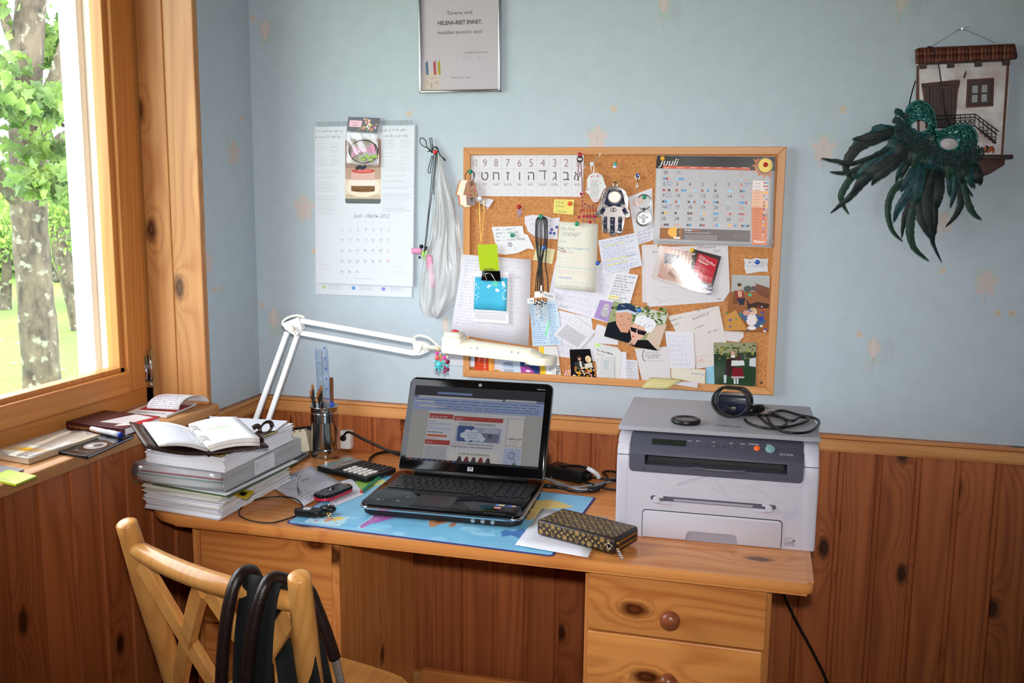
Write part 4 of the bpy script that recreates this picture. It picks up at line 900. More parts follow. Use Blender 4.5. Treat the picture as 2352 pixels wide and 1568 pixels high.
put(p,pad,(0,0,.0022),(1,0,0),(0,1,0),INKM,'map_print')
A,B_,C_=WZ(1245,1168,.744),WZ(1183,1253,.744),WZ(1350,1280,.744);D_=C_+(A-B_)
paper('folded_sheet','plain white folded sheet lying under the monogrammed wallet','paper',(A,D_,C_,B_),(236,236,244),th=.0012,bump=lambda u,v:.0008+.002*(1-u)*(1-v)**2,nu=6,nv=6)
wf=frame((.9455,-.5455,.7468),(.930,-.366,0),(.366,.930,0));wal=thing('zip_wallet','dark brown monogram wallet with gold zip at the front of the desk','wallet',M=wf)
WL,WD,WHh=.188,.098,.034
M_MONO=mat('monogram_canvas',(44,33,30),.38,bump=.1,bscale=900)
b=nb();bx(b,0,WL,0,WD,0,WHh,r=.007,seg=3);obj('shell',b,M_MONO,wal,smooth=True)
b=nb();bx(b,WL-.004,WL+.0012,.006,WD-.006,.006,WHh-.005,r=.002);obj('gusset',b,mat('black_leather',(16,14,14),.4),wal)
for z in(.012,.0235):
 b=nb();bx(b,WL-.001,WL+.0022,.008,WD-.008,z-.0012,z+.0012);obj('zip_teeth',b,M_GOLD,wal)
 b=nb();bx(b,WL+.001,WL+.0055,.004,.012,z-.0025,z+.0025,r=.001);obj('zip_slider',b,M_GOLD,wal)
b=nb();tube(b,[Vector((WL-.012+.0052*cos(a),-.0006,.017+.0052*sin(a)))for a in[2*pi*i/18 for i in range(18)]],.0014,8,closed=True);obj('eyelet',b,M_CHROME,wal,smooth=True)
b=nb();prism(b,[(.0042*cos(2*pi*i/14),.0042*sin(2*pi*i/14))for i in range(14)],0,.0004,M=frame((WL-.012,-.0003,.017),(1,0,0),(0,0,1)));obj('eyelet_hole',b,M_BLACK,wal)
b=nb()
for k in range(5):c=Vector((WL+.006+.004*k,.004-.003*k,.010-.0022*k));tube(b,[c+Vector((.0030*cos(a),.001*sin(a)*(k%2),.0030*sin(a)))for a in[2*pi*i/10 for i in range(10)]],.0008,6,closed=True)
obj('zip_pull_chain',b,M_CHROME,wal,smooth=True)
GC=(176,146,84)
def mono(pr,w,h,s=1.0):
 def circ(x,y):
  pr.ring(x,y,5.2*s,5.2*s,1.1*s,GC)
  for a in range(4):pr.ell(x+2.2*s*cos(a*pi/2+pi/4),y+2.2*s*sin(a*pi/2+pi/4),1.6*s,1.6*s,GC,8)
 def dia(x,y):
  pts=[(x+5.4*s*cos(a*pi/2),y+5.4*s*sin(a*pi/2))for a in range(4)];mid=[(x+2.6*s*cos(a*pi/2+pi/4),y+2.6*s*sin(a*pi/2+pi/4))for a in range(4)]
  P=[]
  for a in range(4):P+=[pts[a],mid[a]]
  pr.line(P+[P[0]],.9*s,GC)
  for a in range(4):pr.line([(x,y),(x+2.4*s*cos(a*pi/2),y+2.4*s*sin(a*pi/2))],1.2*s,GC)
 def quad(x,y):
  for a in range(4):pr.ell(x+2.0*s*cos(a*pi/2+pi/4),y+2.0*s*sin(a*pi/2+pi/4),2.0*s,1.0*s,GC,8,rot=a*pi/2+pi/4)
 def lv(x,y):
  pr.line([(x-2.5*s,y+4.5*s),(x-4.3*s,y-4.5*s),(x+2*s,y-4.5*s),(x+2.6*s,y-2.6*s)],1.0*s,GC);pr.line([(x-2.6*s,y+4.6*s),(x+.6*s,y-3.4*s),(x+5.0*s,y+4.6*s)],1.0*s,GC);pr.line([(x-4.4*s,y+4.6*s),(x-.8*s,y+4.6*s)],.8*s,GC);pr.line([(x+3.6*s,y+4.6*s),(x+6.2*s,y+4.6*s)],.8*s,GC)
 dx,dy=15.5*s,13.5*s;j=0;y=6.5*s
 while y<h-3:
  i=0;x=6*s
  while x<w-4:
   k=(i+2*(j//2))%4
   if j%2:quad(x+dx/2,y)
   elif k==0:circ(x,y)
   elif k==2:lv(x,y)
   else :dia(x,y)
   x+=dx;i+=1
  y+=dy*.62;j+=1
pr0=Pr((WL-.012)*1000,(WD-.010)*1000);mono(pr0,pr0.w,pr0.h,.95);put(pr0,wal,(.006,.005,WHh+.00008),(1,0,0),(0,1,0),INKM,'monogram_print')
pr0=Pr((WL-.012)*1000,(WHh-.008)*1000);mono(pr0,pr0.w,pr0.h,.95);put(pr0,wal,(.006,-.00008,.004),(1,0,0),(0,0,1),INKM,'monogram_print')
def doodle(pr,w,h):
 rg=random.Random(9);I,G=(92,88,160),(70,70,80)
 pr.text(w*.50,h*.60,'PAI',22,(50,50,110),rot=.0,shear=.1);pr.ell(w*.86,h*.66,2.4,2.2,(40,40,70))
 for k in range(9):pr.line([q[:2]for q in spline([(w*(.14+.012*k),h*.30,0),(w*(.24+.01*k),h*(.45+.01*k),0),(w*(.42+.012*k),h*(.66+.012*k),0),(w*(.58+.01*k),h*(.80+.008*k),0)],5)],.9,(96,94,104))
 for k in range(6):pr.line([(w*.26,h*.44),(w*(.20-.02*k),h*(.55+.03*k))],.7,G)
 pr.ell(w*.56,h*.87,4.5,4,I);pr.ell(w*.30,h*.12,3.5,4,I);pr.text(w*.33,h*.33,'5+',9,(60,60,120));pr.line([(w*.06,h*.72),(w*.2,h*.8)],.8,I)
 for y in(.93,.84,.75,.24,.14,.07):pr.hand(w*(.1 if y>.5 else .16),h*y,w*(.36 if y>.5 else .22),6,I,rg,.5)
 for y in(.52,.45,.38):pr.hand(w*.55,h*y,w*.3,5,(140,138,190),rg,.45)
 pr.hand(w*.28,h*.22,w*.2,6,G,rg,.5)
c6=lambda x,y,z:WZ(560+x/6.534,1000+y/6.534,z)
paper('note_sheet','pale note sheet lying underneath the doodled sheet, edge under the laptop','paper',(c6(1180,760,.7432),c6(1620,640,.7432),c6(1800,880,.7432),c6(1330,1075,.7432)),(232,230,242),lambda pr,w,h:[pr.hand(10,10+k*9,w-30,6,(150,148,200),random.Random(k),.45)for k in range(4)]and None,group='note sheets beside the phone')
paper('note_sheet','doodled note sheet reading PAI under the red and black phone','paper',(c6(345,720,.7455),c6(1010,450,.7455),c6(1510,720,.7455),c6(900,1060,.7455)),(228,226,240),doodle,bump=lambda u,v:.0012*sin(3*u+1)*(1-v)-.0005,nu=6,nv=6,group='note sheets beside the phone')
A,B_=c6(1080,460,.756),c6(1560,315,.756);cx=(B_-A).normalized();cyv=Vector((-cx.y,cx.x,0));Mc=frame((A.x,A.y,DZ+.0035),cx,cyv)@Matrix.Translation((0,-.176,0))
cal=thing('desk_calculator','black desk calculator with white number keys beside the steel can','calculator',M=Mc)
b=nb();prism(b,rrect(0,.114,0,.176,.008,3),0,.013,r=.003);obj('case',b,M_BLACK,cal,smooth=True)
b=nb();bx(b,.006,.108,.120,.170,.0125,.0142,r=.001);obj('display_surround',b,mat('silver_panel',(170,176,178),.3,metal=.5),cal)
b=nb();bx(b,.012,.078,.145,.163,.0140,.0146);obj('display',b,mat('lcd_green_grey',(128,150,142),.15),cal);b=nb();bx(b,.082,.104,.146,.164,.0140,.0146);obj('solar_cell',b,mat('solar_cell',(150,172,174),.2),cal)
p=Pr(102,20);p.rect(50,12,34,5,(90,92,100));p.text(6,4,'Nokeda',8,(206,90,66),shear=.2,bold=.01)if 0 else p.rect(6,4,30,4,(206,100,76));put(p,cal,(.006,.121,.01435),(1,0,0),(0,1,0),INKM,'panel_print')
kw=None;MW=mat('ivory_key',(232,230,222),.35)
for r in range(6):
 for c in range(6):
  w,h=.0142,.0112;x,y=.011+c*.0160,.012+r*.0172
  if kw is None:b=nb();prism(b,rrect(-.0071,.0071,-.0056,.0056,.0035,3),0,.0034,r=.001);kw=obj('key',b,MW,cal,smooth=True);km=kw.data;kd=km.copy();kd.materials[0]=mat('charcoal_key',(44,45,48),.4);o=kw
  else :o=bpy.data.objects.new('key',km);link(o,cal)
  if not(c<3 and r<5):o.data=kd
  o.location=(x+w/2,y+h/2,.0128)
A,B_,C_=c6(1035,910,.752),c6(1480,735,.752),c6(1200,985,.752);fx=(A-B_).normalized();fy=Vector((-fx.y,fx.x,0));ctr=(B_+C_)/2
ph=thing('mobile_phone','black keypad mobile phone with a red edge on the doodled sheet','phone',M=frame((ctr.x,ctr.y,.7465),-fy if(B_-A).cross(Vector((0,0,1))).dot(-fy)>0 else fy,B_-A))
b=nb();prism(b,rrect(-.022,.022,-.053,.053,.014,6),0,.008,r=.003);obj('red_shell',b,mat('crimson_plastic',(204,36,70),.25),ph,smooth=True)
b=nb();prism(b,rrect(-.0222,.0222,-.0532,.0532,.014,6),.006,.0135,r=.0035,seg=3);obj('front_shell',b,M_BLACKG,ph,smooth=True)
b=nb();bx(b,-.0165,.0165,.006,.040,.0133,.0139);obj('screen',b,mat('phone_screen',(46,50,54),.1),ph)
km2=None
for r in range(5):
 for c in range(3):
  if km2 is None:b=nb();prism(b,rrect(-.0052,.0052,-.0030,.0030,.0022,3),0,.0012,r=.0004,seg=1);o=obj('key',b,mat('phone_key',(62,62,66),.3),ph);km2=o.data
  else :o=bpy.data.objects.new('key',km2);link(o,ph)
  o.location=(-.0118+c*.0118,-.043+r*.0082,.0133)
p=Pr(44,106);p.text(22,95,'NOKIA',5,(190,190,196),'c')
for r in range(4):
 for c in range(3):p.text(9.4+c*11.8,8.5+r*8.2+(0),('*0#','789','456','123')[r][c],4.6,(220,220,224),'c')
put(p,ph,(-.022,-.053,.0147),(1,0,0),(0,1,0),INKM,'lettering')
A,B_=WZ(898,1073,.7470),WZ(829,1129,.7470);d=(B_-A).normalized();L=(B_-A).length
pc=thing('pencil','green hexagonal pencil with a red end lying against the laptop','pencil',A);b=nb();tube(b,[Vector((0,0,0)),d*(L-.006)],.0038,6);obj('shaft',b,mat('green_lacquer',(24,142,100),.25),pc)
b=nb();tube(b,[d*(L-.006),d*L],.0038,6);obj('end_cap',b,mat('red_lacquer',(206,70,50),.3),pc);b=nb();tube(b,[d*-.012,Vector((0,0,0))],[.0007,.0037],6);obj('sharpened_tip',b,mat('pencil_wood',(206,160,110),.6),pc)
kf=thing('car_keys','black car key fobs on a ring at the corner of the map pad','keys',WZ(712,1180,.745));KO=kf.location.copy()
c9=lambda x,y,z:WZ(660+x/6.918,1140+y/6.918,z)-KO
a,c=c9(150,235,.752),c9(520,265,.752);m_=frame((a+c)/2,c-a,Vector((0,1,0)))
b=nb();prism(b,rrect(-.031,.031,-.0135,.0135,.010,5),-.006,.007,r=.004,seg=3,M=m_);obj('remote_fob',b,M_BLACK,kf,smooth=True)
b=nb();bx(b,-.012,.004,-.004,.010,.0068,.0078,M=m_);obj('bar_code_sticker',b,mat('sticker_white',(214,214,216),.5),kf)
a,c=c9(520,190,.757),c9(770,190,.757);b=nb();ball(b,(a+c)/2,.020,16,s=(1,.6,.42));obj('key_head',b,M_BLACK,kf,smooth=True)
a,c=c9(540,300,.7475),c9(760,200,.752);b=nb();tube(b,[a,(a+c)/2,c],.0055,8,flat=.5);obj('leather_strap',b,mat('strap_black',(24,22,22),.6),kf,smooth=True)
c=c9(655,285,.753);b=nb();lathe(b,[(.0022,.001),(.0022,0),(.0045,0),(.0045,.0018),(.0022,.001)],16,frame(c,(1,0,0),(0,.5,.8)),cap=False);obj('brass_rivet',b,M_GOLD,kf,smooth=True)
c=c9(700,165,.762);b=nb();tube(b,[c+Vector((.008*cos(t),.003*cos(t),.011*sin(t)-.004))for t in[2*pi*i/20 for i in range(20)]],.0013,8,closed=True);obj('key_ring',b,M_CHROME,kf,smooth=True)
a,c=c9(250,165,.757),c9(520,185,.757);b=nb();tube(b,[a,c],.0016,8);obj('clasp_bar',b,M_CHROME,kf)
P=[WZ(x,y,z)for x,y,z in((696,1162,.757),(686,1150,.750),(672,1143,.7475),(655,1141,.7475),(640,1140,.743),(600,1144,.7428),(572,1153,.7428),(553,1167,.7428),(549,1180,.7428),(560,1190,.7428),(590,1198,.7428),(625,1200,.7428),(655,1193,.7428),(680,1184,.7445))]
cord('lanyard_cord','thin black lanyard cord looping across the desk to the car keys',P,.0016)
cc=Vector((.2475,-.098,DZ));can=thing('steel_can','ribbed steel can holding paint brushes and a clear ruler','can',cc)
prf=[(.034,0),(.0365,.001)];z=.004
for k in range(6):prf+=[(.0372,z),(.0360,z+.0018)];z+=.0036
prf+=[(.0362,.028),(.0362,.098)];z=.100
for k in range(7):prf+=[(.0372,z),(.0360,z+.0018)];z+=.0036
prf+=[(.0364,.128),(.0364,.138),(.0380,.1395),(.0380,.1415),(.0350,.1415),(.0350,.006),(.001,.006)]
b=nb();lathe(b,prf,40,cap=False);b.faces.ensure_lookup_table();obj('can_body',b,mat('polished_steel',(196,198,200),.13,metal=1),can,smooth=True,angle=70)
M_BHAIR=mat('brush_hair',(176,106,48),.6,var=.3,scale=400);M_BH=mat('brush_handle_black',(22,20,22),.3)
for i,(px,py,lab)in enumerate(((717,882,'tallest orange-haired paint brush, second from left in the can'),(713,896,'leftmost short paint brush in the steel can'),(737,885,'thin paint brush standing in front of the ruler'),(729,900,'shortest paint brush in the middle of the can'),(733,893,'paint brush leaning between the middle brushes of the can'))):
 tp_=WY(px,py,-.118+.006*i);base=cc+Vector((-.012+.007*i,-.002+.004*(i%2),.012));d=(tp_-base).normalized();br=thing('paint_brush',lab,'brush',base,group='paint brushes in the can')
 L=(tp_-base).length;b=nb();tube(b,[Vector((0,0,0)),d*(L*.72),d*(L-.026)],[.0018,.0032,.0024],10);obj('handle',b,M_BH,br,smooth=True)
 b=nb();tube(b,[d*(L-.028),d*(L-.014)],[.0026,.0030],10);obj('ferrule',b,mat('dark_ferrule',(58,44,38),.3,metal=.6),br,smooth=True);b=nb();tube(b,[d*(L-.015),d*(L-.009),d*(L-.004),d*L],[.0030,.0036,.0030,.0012],10);obj('bristles',b,M_BHAIR,br,smooth=True)
T0,T1=WY(722,799,-.095),WY(754,802,-.095);rb_=cc+Vector((.004,.004,.012));rx=(T1-T0).normalized();rd=((T0+T1)/2-rb_);RL=rd.length;rd.normalize();rn=rx.cross(rd).normalized();rx=rd.cross(rn)
rul=thing('plastic_ruler','clear blue-marked plastic ruler standing in the steel can','ruler',M=frame(rb_,rx,rd));RW=.037
M_CLEAR=glass('clear_plastic',(.88,.93,.98),.08,.03,.10,(200,220,240))
for s in(-1,1):b=nb();prism(b,rrect(min(s*.0012,s*RW/2),max(s*.0012,s*RW/2),0,RL,.003,3),-.0011,.0011);obj('ruler_half',b,M_CLEAR,rul)
p=Pr(RW*1000,RL*1000);IB=(54,92,190)
for k in range(int(RL*1000/1.6)):
 L=5 if k%10==0 else 3.6 if k%5==0 else 2.4;p.rect(.8,3+k*1.6,L,.35,IB);p.rect(RW*1000-.8-L,3+k*1.6,L,.35,IB)
for k in range(0,12):p.text(9,4+k*24,str(k),5,IB,'c');p.ell(RW*1000-8,6+k*28,2.6,2.6,IB,12)
p.line([(RW*500-1,20),(RW*500+.5,RL*1000-6)],.8,(60,70,110));put(p,rul,(-RW/2,0,.0012),(1,0,0),(0,1,0),INKM,'scale_print')
tp_=WY(778,868,-.088);base=cc+Vector((.018,.004,.012));d=(tp_-base).normalized();L=(tp_-base).length;b=nb();prism(b,rrect(-.0055,.0055,0,L,.005,5),-.0008,.0008,r=.0003,seg=1);o=obj('nail_file',b,mat('brown_emery',(112,66,34),.8,var=.15,scale=500),smooth=True,label='brown emery nail file leaning out of the steel can',cat='nail file');o.matrix_world=frame(base,Vector((1,0,0)),d)
for lab,px,py,col in(('blue pen cap end sticking up inside the steel can',763,925,(40,70,180)),('dark pen with pinkish end inside the steel can',738,924,(90,70,72))):
 tp_=WY(px,py,-.10);base=cc+Vector(((px-741)/2600,.002,.014));d=(tp_-base).normalized();L=(tp_-base).length;t=thing('pen',lab,'pen',base,group='pens in the can');b=nb();tube(b,[Vector((0,0,0)),d*L],.0042,10);obj('barrel',b,mat('pen_barrel',(30,32,40),.3),t,smooth=True)
 b=nb();tube(b,[d*(L-.02),d*(L+.004)],[.0048,.0042],10);obj('cap',b,mat('pen_cap',col,.3),t,smooth=True)
cb=thing('cream_box','cream plastic box with a ribbed top leaning behind the paper stack','box',M=Matrix.Translation((.150,-.077,.7412))@Matrix.Rotation(radians(14),4,'Z')@Matrix.Rotation(radians(-9),4,'Y')@Matrix.Rotation(radians(0),4,'X'))
M_CRM=mat('cream_plastic',(232,224,200),.45,bump=.1,bscale=500)
b=nb();prism(b,[(-.03,.002),(.03,.002),(.036,.030),(.012,.052),(-.034,.060)],-.045,.046,M=YZX,r=.003);obj('case',b,M_CRM,cb,smooth=True)
for k in range(5):
 b=nb();bx(b,-.038+k*.0160,-.028+k*.0160,-.020,.010,.0535,.0580,r=.001,M=Matrix.Rotation(radians(-9),4,'X'));obj('rib',b,M_CRM,cb)
b=nb();bx(b,-.046,.046,.034,.0375,.004,.058);obj('back_plate',b,M_BLACK,cb)
tr=thing('metal_tray','small grey metal tray poking out behind the paper stack','tray',(.157,-.205,DZ));b=nb();prism(b,rrect(-.05,.05,-.10,.10,.018,5),0,.0015,r=.0005);obj('tray_floor',b,mat('tray_dark_grey',(96,98,102),.35,metal=.6),tr)
b=nb();P=rrect(-.05,.05,-.10,.10,.018,6);tube(b,[Vector((x,y,.005))for x,y in P],.0042,8,closed=True);obj('tray_rim',b,mat('tray_grey_metal',(150,152,156),.3,metal=.8),tr,smooth=True)
sk=thing('wall_socket','white plastic socket box on the panelling behind the steel can','socket',(.2795,-.014,.773));b=nb();prism(b,rrect(-.0155,.0155,-.026,.026,.004,3),0,.026,M=frame((0,0,0),(1,0,0),(0,0,1)),r=.003);obj('box',b,M_WPLAS,sk,smooth=True)
b=nb();lathe(b,[(.009,0),(.009,.004),(.006,.010)],14,frame((-.004,-.026,.006),(1,0,0),(0,0,1)));obj('plug',b,M_BLACK,sk,smooth=True)
cord('black_cable','black mains cable running from the white socket behind the laptop',[Vector((.276,-.050,.779)),WY(800,992,-.055),WY(835,1008,-.06),WY(872,1025,-.07),WY(900,1038,-.08),WZ(930,1048,.748),WZ(985,1050,.744),WZ(1060,1050,.744),WZ(1150,1055,.744),WZ(1230,1060,.744)],.0033)
cord('black_cable','thick black cable bent in a loop beside the calculator',loop_pts([(905,1084),(884,1083),(862,1077),(849,1063),(853,1049),(872,1040),(898,1037),(925,1040)],.7440),.0036)
ad=thing('power_adapter','black laptop power adapter brick lying behind the right of the laptop','adapter',M=frame((.865,-.120,DZ),(.86,-.32,0),(.32,.86,0)));b=nb();bx(b,0,.105,0,.055,.001,.032,r=.004);obj('brick',b,M_BLACK,ad,smooth=True)
b=nb();bx(b,.104,.120,.016,.038,.008,.024,r=.003);obj('inlet_plug',b,M_BLACK,ad,smooth=True)
cord('lead',None,[Vector((.118,.027,.016)),Vector((.15,.03,.018)),Vector((.18,.055,.012)),Vector((.20,.11,.004))],.003,parent=ad)
c8w=lambda x,y,z:WZ(1150+x/4.9,1000+y/4.9,z)
cord('black_cable','black laptop cable rising over the adapter to a white spiral wrap',[c8w(540,400,.755),c8w(600,370,.765),c8w(700,345,.775),c8w(850,340,.785),c8w(960,360,.788),c8w(990,370,.787)],.0032)
wr=thing('cable_wrap','white spiral cable wrap resting on the black power adapter','cable wrap',c8w(985,370,.787));WO=wr.location.copy();P=spline([c8w(985,370,.787),c8w(1030,395,.785),c8w(1080,430,.775),c8w(1105,470,.762)],8)
for i in range(0,len(P)-1,2):
 b=nb();dd=(P[i+1]-P[i]).normalized();tube(b,[P[i]-WO,P[i]+dd*.0032-WO],[.0054,.0054],12);obj('turn',b,mat('frosted_white',(222,222,226),.3),wr,smooth=True)
cord('black_cable','black cable crossing the desk from adapter to printer',[c8w(500,350,.755),c8w(560,345,.758),c8w(640,370,.757),c8w(740,430,.755),c8w(850,485,.750),c8w(1000,540,.746),c8w(1130,580,.745),c8w(1230,605,.745),c8w(1330,612,.745)],.0030)
cord('charger_cable','black cable with a barrel connector plugged into the laptop side',[c8w(470,565,.752),c8w(560,572,.752),c8w(680,590,.750),c8w(780,620,.747),c8w(900,632,.746),c8w(1000,625,.746),c8w(1120,590,.747),c8w(1190,520,.746),c8w(1200,460,.745),c8w(1150,415,.744),c8w(1240,400,.744),c8w(1320,420,.744)],.0030)
b=nb();tube(b,[Vector((0,0,0)),c8w(590,575,.752)-c8w(480,563,.753)],[.0060,.0055],12);tube(b,[c8w(590,575,.752)-c8w(480,563,.753),c8w(735,598,.750)-c8w(480,563,.753)],[.0045,.0034],12);obj('barrel_plug',b,M_BLACK,smooth=True,loc=c8w(480,563,.753),label='black barrel plug pushed into the right side of the laptop',cat='plug')
b=nb();A=c8w(985,615,.748);B_=c8w(1110,595,.750);tube(b,[Vector((0,0,0)),(B_-A)*.1,(B_-A)*.9,B_-A],[.0055,.0075,.0075,.0055],14);obj('ferrite_core',b,M_BLACK,smooth=True,loc=A,label='black cylindrical ferrite bead on the cable before the printer',cat='ferrite bead')
for i,(P,lab)in enumerate(((((500,430),(560,450),(590,520),(700,560),(850,580),(1000,560),(1120,540),(1230,500),(1330,450)),'grey data cable arching to the printer, nearest the adapter'),(((500,480),(560,500),(700,545),(850,600),(980,608),(1050,570),(1180,530),(1330,500)),'grey data cable lying in front of its twin'))):
 cord('grey_cable',lab,[c8w(x,y,.7440+.004*i)for x,y in P],.0030,M_GREYCORD,group='grey cables behind the laptop')
cord('hanging_cord','black cord hanging from behind the desk down the panelling',[WY(1797,1357,-.05),WY(1812,1392,-.048),WY(1836,1440,-.046),WY(1866,1495,-.044),WY(1905,1580,-.042),WY(1935,1700,-.042)],.0036)
LZ=.9683
lc=thing('lens_cap','round black camera lens cap lying on the printer lid','lens cap',WZ(1575,970,LZ));lc.location.z=LZ;b=nb();lathe(b,[(.030,0),(.0315,.002),(.0315,.007),(.030,.009),(.0275,.0095),(.0270,.0088),(.001,.0088)],36);obj('cap',b,M_BLACK,lc,smooth=True,angle=30)
p=Pr(30,10);p.text(15,2,'Canon',8.5,(206,206,208),'c',bold=.01);put(p,lc,(-.013,-.003,.0089),(1,-.12,0),(.12,1,0),INKM,'lettering')
for s in(-1,1):b=nb();bx(b,s*.024-.004,s*.024+.004,-.008,.008,.0085,.0105,r=.001);obj('pinch_grip',b,M_BLACK,lc)
c10=lambda x,y,z:WZ(1520+x/6.19,890+y/6.19,z)
q=c10(1010,390,LZ);ch=thing('battery_charger','dark blue-black battery charger wrapped in its cord on the printer','charger',(q.x,q.y,LZ),(0,0,radians(-6)))
b=nb();bx(b,-.034,.034,-.012,.030,.001,.046,r=.006,seg=3);obj('body',b,mat('navy_black_plastic',(30,36,52),.3),ch,smooth=True);b=nb();bx(b,-.028,.028,-.014,-.011,.006,.030,r=.001);obj('front_plate',b,mat('blue_black_gloss',(22,28,50),.15),ch)
b=nb();bx(b,-.014,.010,-.020,-.012,.010,.024,r=.003);obj('socket_plug',b,M_BLACK,ch,smooth=True);p=Pr(40,6);p.text(20,1,'Canon',5,(110,112,120),'c');put(p,ch,(-.02,-.01205,.034),(1,0,0),(0,0,1),INKM,'lettering')
co=[];rg=random.Random(4)
for k in range(84):
 t=2*pi*k/21;lo=k/84;co.append(Vector((.0395*cos(t)+.004*sin(lo*9),-.024+.010*sin(lo*9),.034-.0335*sin(t))))
for v in co:v.z=max(.0032,min(.066,v.z+.003))
cord('coiled_cord',None,co[:64],.0026,parent=ch,k=2)
cord('charger_flex','glossy black charger flex lying in loops at the right of the printer lid',[c10(1180,450,LZ+.004),c10(1230,500,LZ+.003),c10(1400,560,LZ+.003),c10(1600,580,LZ+.003),c10(1850,545,LZ+.004),c10(2050,480,LZ+.004),c10(2070,430,LZ+.004),c10(1960,420,LZ+.006),c10(1850,470,LZ+.008),c10(1700,420,LZ+.006),c10(1560,350,LZ+.004),c10(1510,410,LZ+.003),c10(1560,520,LZ+.003),c10(1700,615,LZ+.006),c10(1880,645,LZ+.006),c10(2080,630,LZ+.005),c10(2200,560,LZ+.005),c10(2235,480,LZ+.005),c10(2160,430,LZ+.004),c10(1960,390,LZ+.003),c10(1750,330,LZ+.003),c10(1630,335,LZ+.003),c10(1500,390,LZ+.006),c10(1340,380,LZ+.006),c10(1230,390,LZ+.005)],.0030,k=7)
cord('charger_flex','short black flex loop crossing under the larger loops on the printer',[c10(1340,370,LZ+.0029),c10(1420,440,LZ+.0029),c10(1520,520,LZ+.0029),c10(1660,560,LZ+.0029),c10(1770,520,LZ+.0029),c10(1740,450,LZ+.0029),c10(1600,400,LZ+.0029),c10(1480,390,LZ+.0029)],.0028,k=7)
q=c10(1370,300,LZ+.011);pg=thing('mains_plug','black two-pin mains plug at the back of the printer lid','plug',M=frame(q,c10(1490,280,LZ+.011)-c10(1300,310,LZ+.011),(0,1,0)));b=nb();tube(b,[(-.030,0,-.004),(-.018,0,0),(0,0,0),(.014,0,0),(.018,0,0)],[.004,.0095,.0105,.0090,.006],14,flat=.75);obj('plug_body',b,M_BLACK,pg,smooth=True)
for s in(-1,1):b=nb();cy(b,(.017,.005*s,0),(.034,.005*s,0),.0019,n=10);obj('pin',b,M_CHROME,pg,smooth=True)
# ================================================================== PAPER STACK
def slab(name,label,cat,c,z0,z1,m,n=1,jit=.004,group=None,rz=.02,child='sheet',seed=1):
 """pile of sheets: c = four xy corners FL FR BR BL"""
 rg=random.Random(seed);C0=Vector((sum(p[0]for p in c)/4,sum(p[1]for p in c)/4,z0));t=thing(name,label,cat,C0,group=group)
 for i in range(n):
  b=nb();a=rg.uniform(-rz,rz);dx,dy=rg.uniform(-jit,jit),rg.uniform(-jit,jit);h0,h1=(z1-z0)*i/n,(z1-z0)*(i+.93)/n
  pts=[]
  for x,y in c:
   u,v=x-C0.x,y-C0.y;pts.append((u*cos(a)-v*sin(a)+dx,u*sin(a)+v*cos(a)+dy))
  prism(b,pts,h0,h1,r=min(.0008,(h1-h0)*.3),seg=1);obj(child,b,m[i%len(m)]if isinstance(m,list)else m,t)
 return t
MP1=mat('office_paper',(244,244,250),.75);MP2=mat('grey_paper',(226,226,234),.75);MP3=mat('cream_paper',(238,234,224),.75);MNW=mat('newsprint',(214,208,194),.8,var=.15,scale=120)
c0=[(.052,-.612),(.259,-.637),(.262,-.335),(.056,-.315)]
slab('paper_pile','loose pile of white and grey sheets at the bottom of the stack','paper pile',c0,.7405,.785,[MP1,MP2,MP1,MP1,MP2,MP3,MP1,MP2],22,.006,rz=.03,seed=3)
slab('newspaper','folded newspaper in the middle of the paper stack','newspaper',[(.044,-.602),(.262,-.622),(.268,-.33),(.05,-.31)],.7855,.7945,[MNW,MP3],4,.004,seed=4)
mg=slab('magazine','green-edged magazine with a yellow corner under the clear folder','magazine',[(.07,-.61),(.281,-.640),(.296,-.35),(.085,-.33)],.795,.8005,[mat('magazine_green',(70,120,54),.4),mat('magazine_dark',(70,66,62),.4),MP1],3,.002,seed=5)
paper('magazine_corner','yellow magazine corner with black letters sticking out of the stack','magazine',[WZ(534,1119,.7855),WZ(585,1128,.7855),WZ(566,1145,.7855),WZ(524,1132,.7855)],(232,196,40),lambda pr,w,h:[pr.rect(w*.5,h*.2,w*.3,h*.5,(30,28,26)),pr.ell(w*.28,h*.6,w*.2,h*.26,(206,190,180),l=2),pr.ell(w*.3,h*.55,w*.1,h*.14,(120,30,34),l=3)]and None,th=.002,rough=.3,ink=INKM)
slab('magazine','thin magazine with dark glossy pages tucked lower in the stack','magazine',[(.09,-.605),(.276,-.63),(.29,-.36),(.10,-.34)],.8008,.8035,[MP2,mat('magazine_dark',(70,66,62),.4)],2,.003,seed=6)
pf=thing('plastic_folder','translucent plastic document folder stuffed with papers in the stack','folder',(.16,-.465,.804),(0,0,radians(-3)));M_FROST=glass('frosted_folder',(.93,.94,.95),.05,.2,.38,(220,222,226))
FW,FD,FH=.118,.162,.043
b=nb()
for q in((-FW,FW,-FD,FD,FH-.0012,FH),(-FW,FW,-FD,FD,0,.0012),(FW-.0012,FW,-FD,FD,.001,FH-.001),(-FW,FW,FD-.0012,FD,.001,FH-.001)):bx(b,*q)
obj('shell',b,M_FROST,pf);b=nb()
sheet(b,lambda u,v:Vector((-FW-.007*sin(pi*v),FD-2*FD*u,FH*v)),2,8,.0006);sheet(b,lambda u,v:Vector((-FW+2*FW*u,-FD-.006*sin(pi*v),FH*v)),2,8,.0006);obj('bulging_side',b,glass('clear_folder_side',(.97,.98,.98),.04,.12,.07,(236,238,242)),pf,smooth=True)
